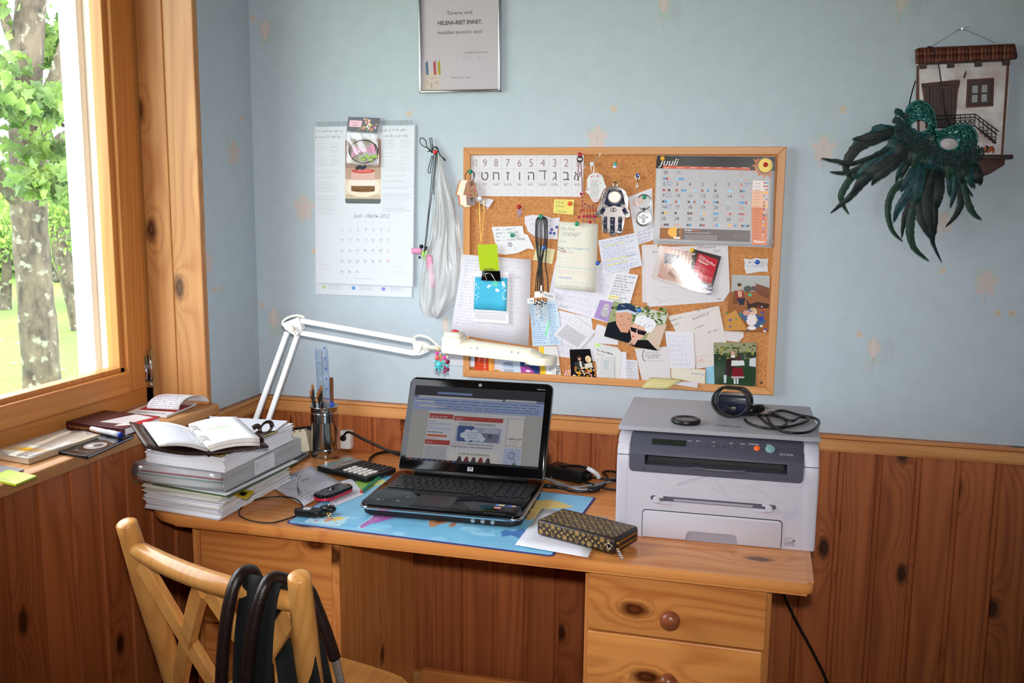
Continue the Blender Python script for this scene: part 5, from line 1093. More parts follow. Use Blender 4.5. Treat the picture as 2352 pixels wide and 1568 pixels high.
b=nb();bx(b,-FW+.004,FW-.010,-FD+.006,FD-.008,.002,.018);obj('paper_bundle',b,MP1,pf);b=nb();bx(b,-FW+.010,FW-.006,-FD+.003,FD-.012,.020,.024);obj('paper_bundle',b,MP2,pf);b=nb();bx(b,-FW+.006,FW-.014,-FD+.010,FD-.010,.0255,.038);obj('paper_bundle',b,MP1,pf)
b=nb();bx(b,-FW+.002,FW-.004,-FD+.001,FD-.006,.0185,.0195);obj('divider_sheet',b,mat('mint_sheet',(120,190,170),.5),pf);b=nb();bx(b,-FW+.005,FW-.003,-FD+.002,FD-.004,.0243,.0252);obj('divider_sheet',b,mat('red_sheet',(170,60,70),.5),pf)
p=Pr(84,34);p.rect(0,0,84,34,(226,226,234));[p.hand(6,24-k*9,60,6,(120,124,190),random.Random(k),.5,)for k in range(3)];p.l=2;put(p,pf,(FW+.0004,-.045,.004),(0,1,0),(0,0,1),INK,'paper_label')
slab('paper_ream','thick ream of clean white office paper near the top of the stack','paper pile',[(.062,-.612),(.272,-.632),(.276,-.332),(.067,-.312)],.8475,.882,MP1,8,.0022,rz=.012,seed=8)
slab('paper_sheaf','thin sheaf of loose white sheets spread over the paper ream','paper pile',[(.074,-.614),(.278,-.630),(.285,-.331),(.082,-.314)],.8825,.888,[MP1,MP1,MP2],4,.006,rz=.05,seed=9)
paper('brown_magazine','brown magazine with a yellow border lying under the organiser','magazine',(Vector((.10,-.375,.8902)),Vector((.285,-.42,.8902)),Vector((.277,-.655,.8902)),Vector((.09,-.62,.8902))),(70,50,42),lambda pr,w,h:pr.box(2,2,w-4,h-4,4,(222,196,70)),th=.0016,rough=.3,ink=INKM)
paper('punched_sheet','white punched sheet lying behind the leather organiser','paper',(WZ(480,955,.893),WZ(661,966,.893),WZ(632,988,.893),WZ(500,1000,.893)),(236,236,244),lambda pr,w,h:[pr.rect(w-14,h*.3+k*12,5,5,(70,60,110))for k in range(2)]and None,th=.001)
org=thing('ring_organiser','open brown leather ring organiser with handwritten pages on the stack','organiser',WZ(480,1041,.896));OO=org.location.copy()
A0,A1,S0,R0=WZ(337,1025,.935),WZ(298,967,.945),WZ(480,1041,.896),WZ(617,1024,.901);sp=(A1-A0)*.94;sp.z=.006;S1=S0+sp;R1=R0+sp+Vector((0,0,.002))
M_ORG=mat('organiser_leather',(52,36,32),.38,var=.2,scale=60,bump=.25,bscale=400)
def patch(a,c,d,e,z=0):
 return lambda u,v:a*(1-u)*(1-v)+c*u*(1-v)+d*u*v+e*(1-u)*v+Vector((0,0,z))-OO
b=nb();sheet(b,lambda u,v:patch(A0,S0,S1,A1)(u,v)-Vector((0,0,.006*sin(pi*u))),8,6,.004);obj('cover',b,M_ORG,org,smooth=True)
b=nb();sheet(b,patch(S0,R0,R1,S1),8,6,.004);obj('cover',b,M_ORG,org,smooth=True)
b=nb();tube(b,[S0-OO+Vector((0,0,-.001)),S1-OO+Vector((0,0,-.001))],.007,10,flat=.6);obj('spine',b,M_ORG,org,smooth=True)
def lerp2(a,c,t):return a+(c-a)*t
def block(f,th0,th1,name,m,n=5,crease=0):
 for i in range(n):
  b=nb();k0=i/n;k1=(i+.95)/n;g0=lambda u,v,k=k0:f(u,v)+Vector((0,0,.001+(th0+(th1-th0)*u)*k));g1=lambda u,v,k=k1:f(u,v)+Vector((0,0,.001+(th0+(th1-th0)*u)*k))
  NU=6;NV=6;V0=[[b.verts.new(g0(a/NU,c/NV))for a in range(NU+1)]for c in range(NV+1)];V1=[[b.verts.new(g1(a/NU,c/NV))for a in range(NU+1)]for c in range(NV+1)]
  for c in range(NV):
   for a in range(NU):b.faces.new((V1[c][a],V1[c][a+1],V1[c+1][a+1],V1[c+1][a]));b.faces.new((V0[c+1][a],V0[c+1][a+1],V0[c][a+1],V0[c][a]))
  lp_=[(a,0)for a in range(NU)]+[(NU,c)for c in range(NV)]+[(a,NV)for a in range(NU,0,-1)]+[(0,c)for c in range(NV,0,-1)]
  for q in range(len(lp_)):(a,c),(d,e)=lp_[q],lp_[(q+1)%len(lp_)];b.faces.new((V0[c][a],V0[e][d],V1[e][d],V1[c][a]))
  obj(name,b,m[i%len(m)],org,smooth=True)
 return g1
fl=patch(lerp2(A0,S0,.2),S0,S1,lerp2(A1,S1,.2));fll=lambda u,v:fl(u,.03+.92*v)+Vector((0,0,.010*sin(pi*u)*.7))
fr_=patch(S0,lerp2(S0,R0,.86),lerp2(S1,R1,.86),S1);frr=lambda u,v:fr_(u,.02+1.0*v)+Vector((0,0,.006*sin(pi*u)))
gl=block(fll,.004,.010,'page_block',[MP3,MP1],4);gr=block(frr,.016,.019,'page_block',[MP3,MP1,mat('aged_page',(216,204,178),.8),MP1,MP3,MP1],6)
rg=random.Random(21);p=Pr(118,200);[p.hand(14,180-k*9,88,5,(180,190,220),rg,.4)for k in range(18)];p.build(lambda u,v,l:gl(.05+u*.85,v)+Vector((0,0,l+.0003)),org,None,'handwriting')
p=Pr(112,210);p.rect(26,120,34,7,(240,190,180));p.poly([(24,110),(70,108),(74,114),(60,117),(24,116)],(170,240,150));p.rect(28,104,30,7,(170,240,150));[p.rect(6,20+k*8,96,.5,(206,214,232))for k in range(22)];p.build(lambda u,v,l:gr(.06+u*.9,v)+Vector((0,0,l+.0003)),org,None,'highlighter_marks')
sm_=lambda t:S0+(S1-S0)*t-OO
up_=Vector((0,0,1));xx=(R0-A0);xx.z=0;xx.normalize()
for t in(.14,.22,.30,.62,.70,.78):b=nb();c=sm_(t)+up_*.010;tube(b,[c+xx*(.015*cos(a))+up_*(.013*sin(a))for a in[pi*(-.15+1.3*i/14)for i in range(15)]],.0012,8);obj('ring',b,M_CHROME,org,smooth=True)
b=nb();tube(b,[sm_(.02)+up_*.004,sm_(.98)+up_*.004],.004,8,flat=.5);obj('ring_bar',b,M_CHROME,org,smooth=True)
q=WZ(612,985,.905)-OO;b=nb();tube(b,[q+xx*(.013*cos(a))+Vector((0,.006*sin(a),0))+up_*(.012*sin(a)+.004)for a in[2*pi*i/18 for i in range(19)]],.006,10,flat=.25);tube(b,spline([q+xx*-.014+up_*.004,q+xx*-.022+up_*.010,q+xx*-.032+up_*.006],5),.006,10,flat=.3);obj('pen_loop',b,M_ORG,org,smooth=True)
b=nb();tube(b,spline([WZ(600,990,.905)-OO,lerp2(R0,R1,.5)-OO+up_*.003,lerp2(R0,R1,.2)-OO+up_*.004],5),.004,8,flat=.3);obj('strap_flap',b,M_ORG,org,smooth=True)
# ================================================================== WINDOW SILL
SZ_=.9056
def sill_c4(px,z):return zc4(px,z)
paper('green_card','lime green card lying on the front edge of the window sill','card',[WZ(20,1078,.910),WZ(84,1092,.910),WZ(36,1112,.910),WZ(-30,1096,.910)],(190,214,44),lambda pr,w,h:[pr.rect(w*.3,h*.16,w*.4,1.2,(90,80,40)),pr.rect(w*.36,h*.1,w*.28,.8,(120,110,40))]and None,th=.004,rough=.35)
def book(name,label,cat,c,z0,h,mcov,group=None,pages=None,ov=.002,seed=0):
 """closed book lying flat; c = xy corners spine-left, spine-right, fore-right, fore-left"""
 C0=Vector((sum(p[0]for p in c)/4,sum(p[1]for p in c)/4,z0));t=thing(name,label,cat,C0,group=group);P=[(p[0]-C0.x,p[1]-C0.y)for p in c]
 b=nb();prism(b,P,0,.0022,r=.0006,seg=1);obj('cover',b,mcov,t);b=nb();prism(b,P,h-.0022,h,r=.0006,seg=1);obj('cover',b,mcov,t)
 Q=[(x*.975,y*.975)for x,y in P];b=nb();prism(b,Q,.0022,h-.0022);obj('page_block',b,pages or MP1,t)
 s0,s1=Vector((*P[0],0)),Vector((*P[1],0));out=Vector((s1.y-s0.y,s0.x-s1.x,0)).normalized()
 m_=Matrix((((s1-s0).normalized()),out,Vector((0,0,1)))).transposed().to_4x4();m_.translation=s0;b=nb();bx(b,0,(s1-s0).length,-.003,.0015,0,h,r=.0008,seg=1,M=m_);obj('spine',b,mcov,t)
 return t,s0,s1,out
a,c,d,e=[WZ(x,y,.925)for x,y in((152,967),(285,983),(372,957),(245,946))]
a.x,c.x=a.x,min(c.x,.052);bk,s0,s1,out=book('hardback_book','maroon hardback book with gold spine lettering on the window sill','book',[(a.x,a.y),(c.x,c.y),(c.x+.004,c.y+.125),(a.x+.006,a.y+.125)],SZ_+.0001,.019,mat('maroon_cloth',(74,22,30),.4,var=.1))
p=Pr((s1-s0).length*1000,19);p.text(8,6,'The Daily Halachah Discussion',9.0,(206,170,96),sx=.80);p.rect(p.w-46,6,20,6,(190,150,150));p.text(p.w-14,5.5,'ספר',9,(226,214,214),'c');put(p,bk,s0+out*.0018,s1-s0,(0,0,1),INKM,'spine_lettering')
z=SZ_+.0330
paper('leaflet','pale printed leaflet with a red side lying on the maroon book','leaflet',[WZ(312,951,.9266),WZ(352,958,.9266),WZ(290,973,.9266),WZ(230,968,.9266)],(222,212,210),lambda pr,w,h:[pr.words(8,8+k*7,w-16,2,(190,160,160),random.Random(k))for k in range(7)]and None,th=.0012,group='leaflets on the maroon book')
paper('leaflet','red glossy leaflet under the pale one on the maroon book','leaflet',[WZ(330,953,.9257),WZ(368,958,.9257),WZ(322,974,.9257),WZ(262,978,.9257)],(196,44,52),lambda pr,w,h:[pr.rect(0,0,w*.7,h*.16,(236,236,236)),pr.rect(w*.1,h*.3,w*.5,3,(230,160,160),2)]and None,th=.001,rough=.3,group='leaflets on the maroon book')
a,c,d=WZ(128,1036,.911),WZ(214,1049,.911),WZ(335,985,.911)
bk2,s0,s1,out=book('black_book','thin black glossy picture book under the marker on the sill','book',[(a.x,a.y),(min(c.x,.06),c.y),(.045,-.627),(a.x-.01,-.6235)],SZ_+.0001,.0065,mat('black_gloss_cover',(22,22,25),.12),pages=MP2)
p=Pr(90,150);p.ring(45,62,34,46,.8,(120,122,128));p.ell(45,62,24,28,(150,140,136),l=2);p.ell(50,66,10,12,(60,52,54),l=3);p.ell(38,54,8,8,(206,190,180),l=3);p.words(28,112,34,2,(150,150,156),random.Random(1));p.words(24,16,40,2,(130,130,136),random.Random(2));put(p,bk2,s0+Vector((.006,.004,.0066)),s1-s0,(0,1,0),INKM,'cover_print')
a,c=WZ(205,983,.9190),WZ(279,999,.9190);mk=thing('marker_pen','white marker pen with a blue end lying on the black book','marker',a);d=(c-a);L=.105;d.normalize();st_=c-a-d*L
b=nb();tube(b,[st_+d*.0,st_+d*(L-.045)],.0055,14);obj('barrel',b,M_WPLAS,mk,smooth=True);b=nb();tube(b,[st_+d*(L-.047),st_+d*(L-.006)],.0063,14);obj('cap',b,mat('marker_cap_silver',(206,208,214),.25),mk,smooth=True);b=nb();tube(b,[st_+d*(L-.006),st_+d*L],[.0063,.0056],14);obj('end_plug',b,mat('marker_blue',(30,60,170),.3),mk,smooth=True)
q=[WZ(x,y,.922)for x,y in((-20,1032),(62,1051),(205,1006),(140,985))]
lbp=thing('label_packet','cellophane packet of beige address labels with yellow header on the sill','packet',sum(q,Vector())/4);LPO=lbp.location.copy();zt=.922
Q=[Vector((-.125,-.850,0)),Vector((-.022,-.868,0)),Vector((-.016,-.668,0)),Vector((-.118,-.650,0))]
b=nb();prism(b,[((p.x-LPO.x),(p.y-LPO.y))for p in Q],SZ_+.0002-LPO.z,.918-LPO.z,r=.001,seg=1);obj('label_sheets',b,mat('beige_card',(206,186,160),.7),lbp)
c4=[Q[3],Q[2],Q[1],Q[0]];p=Pr(104,200);p.rect(0,0,104,78,(232,224,206));p.poly([(0,26),(104,46),(104,70),(0,54)],(238,178,30),2);p.text(6,33,'Multipurpose labels',10.5,(60,40,20),sx=.85,rot=.19,l=3);p.rect(60,10,18,5,(60,60,60),2);p.ell(84,13,5,4,(190,40,40),l=2)
p.build(lambda u,v,l:(Q[0]*(1-u)*(1-v)+Q[1]*u*(1-v)+Q[3]*(1-u)*v+Q[2]*u*v)-LPO+Vector((0,0,.9181+l)),lbp,INKM,'header_print')
b=nb();sheet(b,lambda u,v:(Q[0]*(1-u)*(1-v)+Q[1]*u*(1-v)+Q[3]*(1-u)*v+Q[2]*u*v)*1.0-LPO+Vector((-.004+.008*u,-.006+.012*v,.9195+.002*sin(9*u+3*v))),10,10,.0001);obj('cellophane',b,glass('cellophane',(.98,.98,.98),.06,.16,.05),lbp,smooth=True)
paper('grey_folder','flat grey-violet folder under the label packet at the sill end','folder',[Vector((-.12,-.885,.9085)),Vector((.0,-.905,.9085)),Vector((-.01,-1.10,.9085)),Vector((-.13,-1.09,.9085))],(150,146,156),th=.0025,rough=.3)
a,c,d,e=[WZ(x,y,.913)for x,y in((289,946),(383,953),(452,924),(340,912))]
mgz,s0,s1,out=book('film_magazine','white and red magazine folded open by the window hinge','magazine',[(a.x,a.y),(c.x,c.y),(d.x,d.y),(a.x-.02,d.y+.02)],SZ_+.0001,.006,mat('magazine_white',(228,224,222),.3))
w_=(s1-s0).length*1000;p=Pr(w_,130);p.rect(6,36,w_-12,78,(196,36,44));p.text(w_/2,6,'TERMINAATOR',15,(36,34,36),'c',sx=.82);p.words(30,46,40,3,(240,220,216),random.Random(3));p.l=3;[p.ell(w_*(.2+.2*k),96,10,9,(90,80,76))for k in range(4)];put(p,mgz,s0+Vector((.002,.003,.0061)),s1-s0,(s0-s1).cross(Vector((0,0,-1)))if 0 else Vector((-(s1-s0).y,(s1-s0).x,0)),INKM,'cover_print')
pgs=[WZ(333,940,.914),WZ(407,944,.914)];a,c=pgs;dv=Vector((.025,.145,0));N_=16
b=nb();fn=lambda u,v:a*(1-u)+c*u+dv*(.04+.72*(.5-.5*cos(pi*v)))+Vector((0,0,.030*sin(pi*v)*(1-.25*v)+.0015))-a;sheet(b,fn,3,N_,.0003)
cp_=obj('curled_page',b,mat('paper',(234,230,234),.6),smooth=True,loc=a,label='handwritten page curling over the magazine by the window hinge',cat='paper');p=Pr(120,160);[p.hand(10,12+k*9,90,6,(120,110,150),random.Random(k+5),.5)for k in range(7)];p.build(lambda u,v,l:fn(u,v)+Vector((0,-l*.8,l*.6)),cp_,None,'handwriting')
# ================================================================== WALL: CERTIFICATE
def at_fn(c4,d):
 TL,TR,BR,BL=[Vector(p)for p in c4];w=((TR-TL).length+(BR-BL).length)*500;h=((TL-BL).length+(TR-BR).length)*500
 def f(px,py):
  q=WY(px,py,-d)
  u,v=.5,.5
  for _ in range(6):
   p=BL*(1-u)*(1-v)+BR*u*(1-v)+TL*(1-u)*v+TR*u*v;eu=(BR-BL)*(1-v)+(TR-TL)*v;ev=(TL-BL)*(1-u)+(TR-BR)*u
   r=q-p;a,b2,c=eu.dot(eu),eu.dot(ev),ev.dot(ev);D=a*c-b2*b2;x,y=r.dot(eu),r.dot(ev);u+=(c*x-b2*y)/D;v+=(a*y-b2*x)/D
  return(u*w,v*h)
 return f
def wp(name,label,cat,px,d,col=WHITE,draw=None,**k):
 """sheet pinned flat to wall or board, given by its four pixel corners; draw(pr,w,h,at)"""
 c4=wall_c4(px,d);dd=d if not isinstance(d,(list,tuple))else sum(d)/4;at=at_fn(c4,dd)
 return paper(name,label,cat,c4,col,(lambda pr,w,h:draw(pr,w,h,at))if draw else None,**k)
cf=thing('framed_certificate','thank-you certificate in a thin silver frame above the calendar','certificate',(.601,0,1.706));cx0,cx1,cz0,cz1=-.1095,.1095,0,.306
for q in((cx0,cx0+.007,cz0,cz1),(cx1-.007,cx1,cz0,cz1),(cx0,cx1,cz0,cz0+.007),(cx0,cx1,cz1-.007,cz1)):
 b=nb();bx(b,q[0],q[1],-.016,-.001,q[2],q[3],r=.0025,seg=3);obj('frame_bar',b,mat('brushed_silver',(196,198,200),.25,metal=1),cf,smooth=True)
b=nb();bx(b,cx0+.006,cx1-.006,-.007,-.002,cz0+.006,cz1-.006);obj('certificate_sheet',b,mat('pinkish_paper',(214,204,212),.6),cf)
p=Pr(207,294);K=(62,58,62)
p.text(103,205+21,'Tänukiri',30,(120,26,34),'c',bold=.03);p.text(103,187,'Täname teid,',13.5,K,'c');p.text(103,163,'HELENA-REET ENNET,',14,(34,32,36),'c',bold=.016,sx=.86);p.text(103,140,'meeldiva koostöö eest!',13.5,K,'c',sx=.95)
p.text(147,91,'Sirle Papp ja Viktoria Pruut',6.6,K,'c',sx=.86);p.text(106,30,'10.märts.2012, Tallinn',6.6,(96,92,98),'c',sx=.9)
for x0 in(112,150):p.line([(x0,78),(x0+6,86),(x0+2,74),(x0+9,82),(x0+13,76),(x0+17,83),(x0+24,80)],.5,(120,116,130))
p.rect(2,2,46,44,(222,208,196));p.rect(0,0,5,78,(232,232,238),2)
for x,c in((12,(96,120,150)),(33,(190,84,84)),(45,(180,168,60))):p.poly([(x,40),(x+7,40),(x+5,76),(x-2,70)],c,3)
for k in range(26):p.rect(RNG.uniform(8,46),RNG.uniform(4,36),1.2,RNG.uniform(2,7),RNG.choice(((170,140,130),(196,160,120),(150,150,160))),4)
put(p,cf,(-.1035,-.0071,.006),(1,0,0),(0,0,1),INK,'certificate_print')
b=nb();bx(b,cx0+.006,cx1-.006,-.0092,-.0085,cz0+.006,cz1-.006);obj('glass',b,glass('frame_glass',(.98,.98,.98),.03),cf)
# ================================================================== WALL CALENDAR
def calendar_print(pr,w,h,at):
 rg=random.Random(31);G=(158,160,168)
 for i,t in enumerate(('Pliiatsimaks ja palavanipäikled','kodudele grande kulinaarial')):x,y=at(722,303+13*i);pr.hand(x+2,y,78,6.5,(130,132,156),rg,.5)
 for i in range(2):x,y=at(865,301+13*i);pr.hand(x+6+i*14,y,84-i*14,6.5,(130,132,156),rg,.5)
 for x0,x1,y0,y1 in((727,783,330,495),(879,950,322,492)):
  y=y0
  while y<y1:
   for(a,c)in(((x0,(x0+x1)/2-2),((x0+x1)/2+3,x1))if y<y0+48 else((x0,x1),)):
    A,C=at(a,y),at(c,y)
    if rg.random()<.86:pr.words(A[0],A[1],C[0]-A[0],.8,(180,182,190)if rg.random()<.8 else(130,132,140),rg,rg.uniform(.6,1))
   y+=4.2 if rg.random()<.8 else 9
 a,c=at(793,467),at(875,318);x0,y0,x1,y1=a[0],a[1],c[0],c[1];W_,H_=x1-x0,y1-y0;X=lambda u:x0+u*W_;Y_=lambda v:y0+v*H_
 def band(v0,v1,col,l):pr.rect(x0,Y_(v0),W_,H_*(v1-v0),col,l)
 r=6;pr.poly(rrect(x0,x1,y0,y1,r,4),(206,186,160),2);pr.poly(rrect(x0,x1,Y_(.55),y1,[r,r,0,0],4),(172,136,124),3);band(.38,.56,(190,160,140),3);band(.14,.38,(226,210,186),3);pr.poly(rrect(x0,x1,y0,Y_(.075),[0,0,r,r],4),(96,104,104),3);pr.ell(X(.5),Y_(.26),W_*.48,H_*.16,(238,226,206),24,l=4)
 pr.rect(X(.17),Y_(.20),W_*.66,H_*.075,(132,92,54),5);pr.ell(X(.5),Y_(.20),W_*.33,H_*.022,(132,92,54),20,l=5);pr.rect(X(.17),Y_(.275),W_*.66,H_*.09,(240,230,220),5);pr.rect(X(.17),Y_(.365),W_*.66,H_*.135,(222,178,166),5);pr.ell(X(.5),Y_(.505),W_*.33,H_*.035,(202,74,68),24,l=6);pr.ell(X(.52),Y_(.51),W_*.22,H_*.02,(224,120,110),20,l=7)
 for k in range(30):pr.ell(X(rg.uniform(.2,.8)),Y_(rg.uniform(.19,.265)),1.2,.9,rg.choice(((96,62,34),(170,126,76),(110,72,40))),6,l=7)
 for k in range(4):pr.ell(X(.34+.07*k),Y_(.55+.02*(k%2)),W_*.055,W_*.055,(46,58,66),10,l=8)
 x,y=at(852,500);pr.text(x,y,'Juuli - Июль 2012',15,(128,128,138),'c',shear=.35,sx=.9)
 dx=17.7;cols=[787+dx*i for i in range(7)]
 for i,cx in enumerate(cols):x,y=at(cx,511);pr.rect(x-4,y,8,1.2,(160,210,210))
 for n in range(31):
  c,r_=n%7,n//7;x,y=at(cols[c]-r_*.4,528.5+r_*24.4);col=(214,120,124)if c==6 else(120,122,128);pr.text(x,y,str(n+1),9.0,col,'c');pr.rect(x-5,y-3.4,9,.8,(196,198,204));
  if c>4:pr.rect(x-3,y-6.4,7,.8,(210,206,210))
 for x0,y0 in((738,608),(738,618),(908,613),(908,625)):x,y=at(x0,y0);pr.rect(x-3,y,2,1.6,(222,130,120));pr.words(x+2,y,26,.9,(190,192,200),rg)
 x,y=at(835,640);pr.words(x-28,y,56,1.0,(160,172,200),rg)
cal_t=thing('wall_calendar','tall spiral-bound white recipe calendar for July hanging on the wall','calendar',WY(838,292,-.006));CTo=cal_t.location.copy()
c4b=wall_c4([(724,291),(951,287),(946,683),(725,675)],.0035);c4f=wall_c4([(723,291),(952,287),(948,658),(725,649)],[.0075,.0075,.011,.011])
o=paper('backing_page',None,None,c4b,(232,238,246),lambda pr,w,h:[[pr.words(w*(.14+.32*i),h*.035+k*3,w*.14,.8,(176,180,190),random.Random(k+i))for k in range(4)]+[pr.ell(w*(.09+.31*i),h*.045,6,5,((190,210,150),(110,150,220),(130,140,210))[i],12)]for i in range(3)]and None,th=.003,parent=cal_t)
for k in range(3):paper('page',None,None,wall_c4([(723.5,290),(952.5+k,286),(948+k,655+k),(725,648)],.0042+.0008*k),(226,234,246),th=.0003,parent=cal_t)
atf=at_fn(c4f,.0092);paper('front_page',None,None,c4f,(232,238,246),lambda pr,w,h:calendar_print(pr,w,h,atf),th=.0003,parent=cal_t,rough=.45)
b=nb();A,B_=WY(727,290,-.007),WY(949,286,-.007);n=44;P=[]
for i in range(n*6+1):t=i/(n*6);a=2*pi*i/6;P.append(A+(B_-A)*t+Vector((0,-.0035+.0055*cos(a)*-1,.0045+.0065*sin(a)))-CTo)
tube(b,P,.0005,5);o=obj('spiral_binding',b,mat('white_wire',(208,210,216),.3,metal=.5),cal_t)
pk=thing('trinket_packet','clear trinket bag with a black printed header hung on the calendar','packet',WY(835,300,-.016));PKO=pk.location.copy()
def hd(pr,w,h):
 rg=random.Random(8);pr.rect(0,0,w,h,(28,22,24));pr.poly(rrect(w*.06,w*.46,h*.30,h*.76,2,3),(240,178,190),2);pr.text(w*.26,h*.58,'Magical Fairy',4.2,(60,20,40),'c',l=3,sx=.8);pr.text(w*.26,h*.38,'Beautiful',5,(40,10,30),'c',l=3,bold=.02,sx=.8)
 for k in range(26):x,y,r=w*rg.uniform(.5,.97),h*rg.uniform(.06,.92),rg.uniform(1.4,4.5);pr.ell(x,y,r,r,rg.choice(((190,120,60),(230,170,150),(120,140,60),(220,220,210),(160,40,60),(210,190,70))),10,l=2+k*.1)
 pr.line([(w*.35,h*.08),(w*.5,h*.28),(w*.66,h*.38)],1.2,(180,200,60),5)
paper('header_card',None,None,wall_c4([(800,268),(873,271),(866,304),(796,300)],[.013,.016,.020,.017]),(28,22,24),hd,th=.0006,parent=pk,rough=.25,ink=INKG)
c4=wall_c4([(796,300),(868,304),(872,382),(794,378)],.017);TL,TR,BR,BL=c4
def bagf(u,v,s):return TL*(1-u)*v+TR*u*v+BL*(1-u)*(1-v)+BR*u*(1-v)+Vector((0,s*(.008*sin(pi*u)*sin(pi*min(1,v*1.2+.02))+.0012*sin(14*u+9*v)),0))-PKO
for s in(-1,.3):b=nb();sheet(b,lambda u,v:bagf(u,v,s),16,16,.0001);obj('clear_film',b,glass('cellophane',(.98,.98,.98),.06,.16,.05),pk,smooth=True)
RIB=mat('pink_striped_ribbon',(226,150,186),.5,var=.15,scale=200);GRR=mat('lime_organza',(164,206,92),.5)
b=nb();tube(b,[WY(835+33*cos(t),348+26*sin(t),-.019)-PKO for t in[2*pi*i/28 for i in range(28)]],.0012,6,closed=True);obj('cord_loop',b,M_CORD,pk,smooth=True)
for a0,a1 in(((812,336),(806,362)),((858,330),(864,352))):
 b=nb();c=WY(835,346,-.021);p0_,p1_=WY(*a0,-.022),WY(*a1,-.022);vs=[b.verts.new(q-PKO)for q in(c+Vector((0,0,.004)),p0_,p1_,c-Vector((0,0,.004)),c+Vector((0,.002,.004)),p0_+Vector((0,.002,0)),p1_+Vector((0,.002,0)),c+Vector((0,.002,-.004)))]
 [b.faces.new([vs[i]for i in q])for q in((0,1,2,3),(7,6,5,4),(0,4,5,1),(1,5,6,2),(2,6,7,3),(3,7,4,0))];obj('pink_bow_wing',b,RIB,pk)
b=nb();ball(b,WY(826,348,-.023)-PKO,.004,10);obj('button',b,M_WPLAS,pk,smooth=True);b=nb()
for k in range(7):ball(b,WY(830+6*k*.9,362+5*sin(k*2),-.021)-PKO,.005,8,s=(1.3,.4,.8))
obj('green_petals',b,GRR,pk,smooth=True)
def pin(px,py,d,col,label,tilt=(0,0),r=.0055,group='push pins on the wall and board'):
 q=WY(px,py,-d-.010);t=thing('push_pin',label,'push pin',q,(tilt[0],0,tilt[1]),group=group);m_=frame((0,0,0),(1,0,0),(0,0,1))
 b=nb();lathe(b,[(.0030,-.009),(.0048,-.008),(.0048,-.007),(.0026,-.005),(.0028,-.001),(r,.0005),(r,.0016),(r*.8,.0026),(.0005,.003)],16,m_);obj('head',b,mat('pin_plastic',col,.25,coat=.4),t,smooth=True)
 b=nb();cy(b,(0,.008,0),(0,.0125,0),.0006,n=6);obj('needle',b,M_SILVER,t)
 return t
PG_,PB_,PR_,PY_,PW_=(20,140,96),(30,88,176),(206,34,40),(226,178,40),(230,232,234)
# ================================================================== BLACK CORDS AND PLASTIC BAG LEFT OF THE BOARD
hc=thing('cord_necklaces','bundle of black knotted cord necklaces pinned to the wall left of the board','necklaces',WY(998,348,-.012));HO=hc.location.copy()
c11=lambda x,y,d=.012:WY(940+x/7.843,300+y/7.843,-d)-HO
for P in(((445,400),(430,600),(400,900),(375,1200),(345,1480),(300,1900),(265,2200)),((470,400),(455,650),(425,950),(395,1250),(360,1480),(320,1900),(275,2200)),((490,380),(470,700),(440,1000),(440,1150)),((500,400),(500,650),(480,950),(460,1250),(430,1560),(410,1900),(400,2150)),((520,420),(505,700),(465,1000),(450,1300),(420,1700),(395,2150)),((410,400),(320,290),(300,190),(240,130),(195,150),(200,220),(260,280),(350,320),(415,400)),((400,380),(385,250),(365,130)),((415,380),(410,150),(385,140)),((420,380),(420,250)),((410,440),(360,620),(340,740),(380,750),(395,620),(430,450)),((440,290),(500,300),(525,350),(545,420),(600,480),(650,520),(640,540),(590,480)),((540,420),(550,520),(545,630)),((330,375),(380,370),(420,400)),((440,285),(430,360),(480,420),(520,350),(470,300))):
 b=nb();tube(b,spline([c11(x,y,.010+.004*RNG.random())for x,y in P],6),.0011,6);obj('cord',b,M_CORD,hc,smooth=True)
for x,y,r,m in((968,566,.0058,mat('black_bead',(20,26,24),.2)),(980,571,.0058,mat('black_bead',(20,26,24),.2)),(985,577,.004,mat('black_bead',(20,26,24),.2)),(964,591,.0035,mat('black_bead',(20,26,24),.2))):b=nb();ball(b,WY(x,y,-.014)-HO,r,12);obj('bead',b,m,hc,smooth=True)
b=nb();sheet(b,lambda u,v:WY(945+24*u,569+13*v+1.5*u,-.015-.004*sin(pi*u))-HO,8,2,.0006);obj('pink_ribbon',b,RIB,hc,smooth=True)
b=nb();[ball(b,WY(x,y,-.016)-HO,.008,8,s=(.6,.3,1))for x,y in((972,583),(980,580),(976,592),(984,588))];obj('green_ribbon',b,GRR,hc,smooth=True)
pin(999,349,.008,PR_,'red push pin holding the black cord necklaces on the wall')
pbg=thing('plastic_bag','crumpled clear plastic bag hanging between the calendar and the board','plastic bag',WY(1012,360,-.012));PBO=pbg.location.copy()
edgeL=[(1006,352),(1002,400),(996,470),(990,540),(975,590),(966,650),(964,700),(975,722),(1000,730)];edgeR=[(1010,356),(1024,400),(1040,450),(1052,500),(1062,560),(1066,620),(1060,670),(1035,705),(1005,732)]
EL=spline([Vector((x,y,0))for x,y in edgeL],5);ER=spline([Vector((x,y,0))for x,y in edgeR],5)
from mathutils import noise as mnoise
def pbf(u,v,s):
 i=v*(len(EL)-1);k=min(len(EL)-2,int(i));a=EL[k]+(EL[k+1]-EL[k])*(i-k);c=ER[k]+(ER[k+1]-ER[k])*(i-k);q=a+(c-a)*u
 n_=mnoise.noise(Vector((u*5.5,v*3.2,s*2)))*.010+mnoise.noise(Vector((u*13,v*6,s*5)))*.007
 return WY(q.x,q.y,-.016-s*(.011*sin(pi*u)*(.35+v*.9))-n_*min(1,v*4))-PBO
M_BAGF=glass('crinkled_polythene',(.98,.98,.98),.04,.30,.24,(238,240,242))
for s in(1,-.6):b=nb();sheet(b,lambda u,v:pbf(u,v,s),26,44,.0001);obj('film',b,M_BAGF,pbg,smooth=True,angle=180)
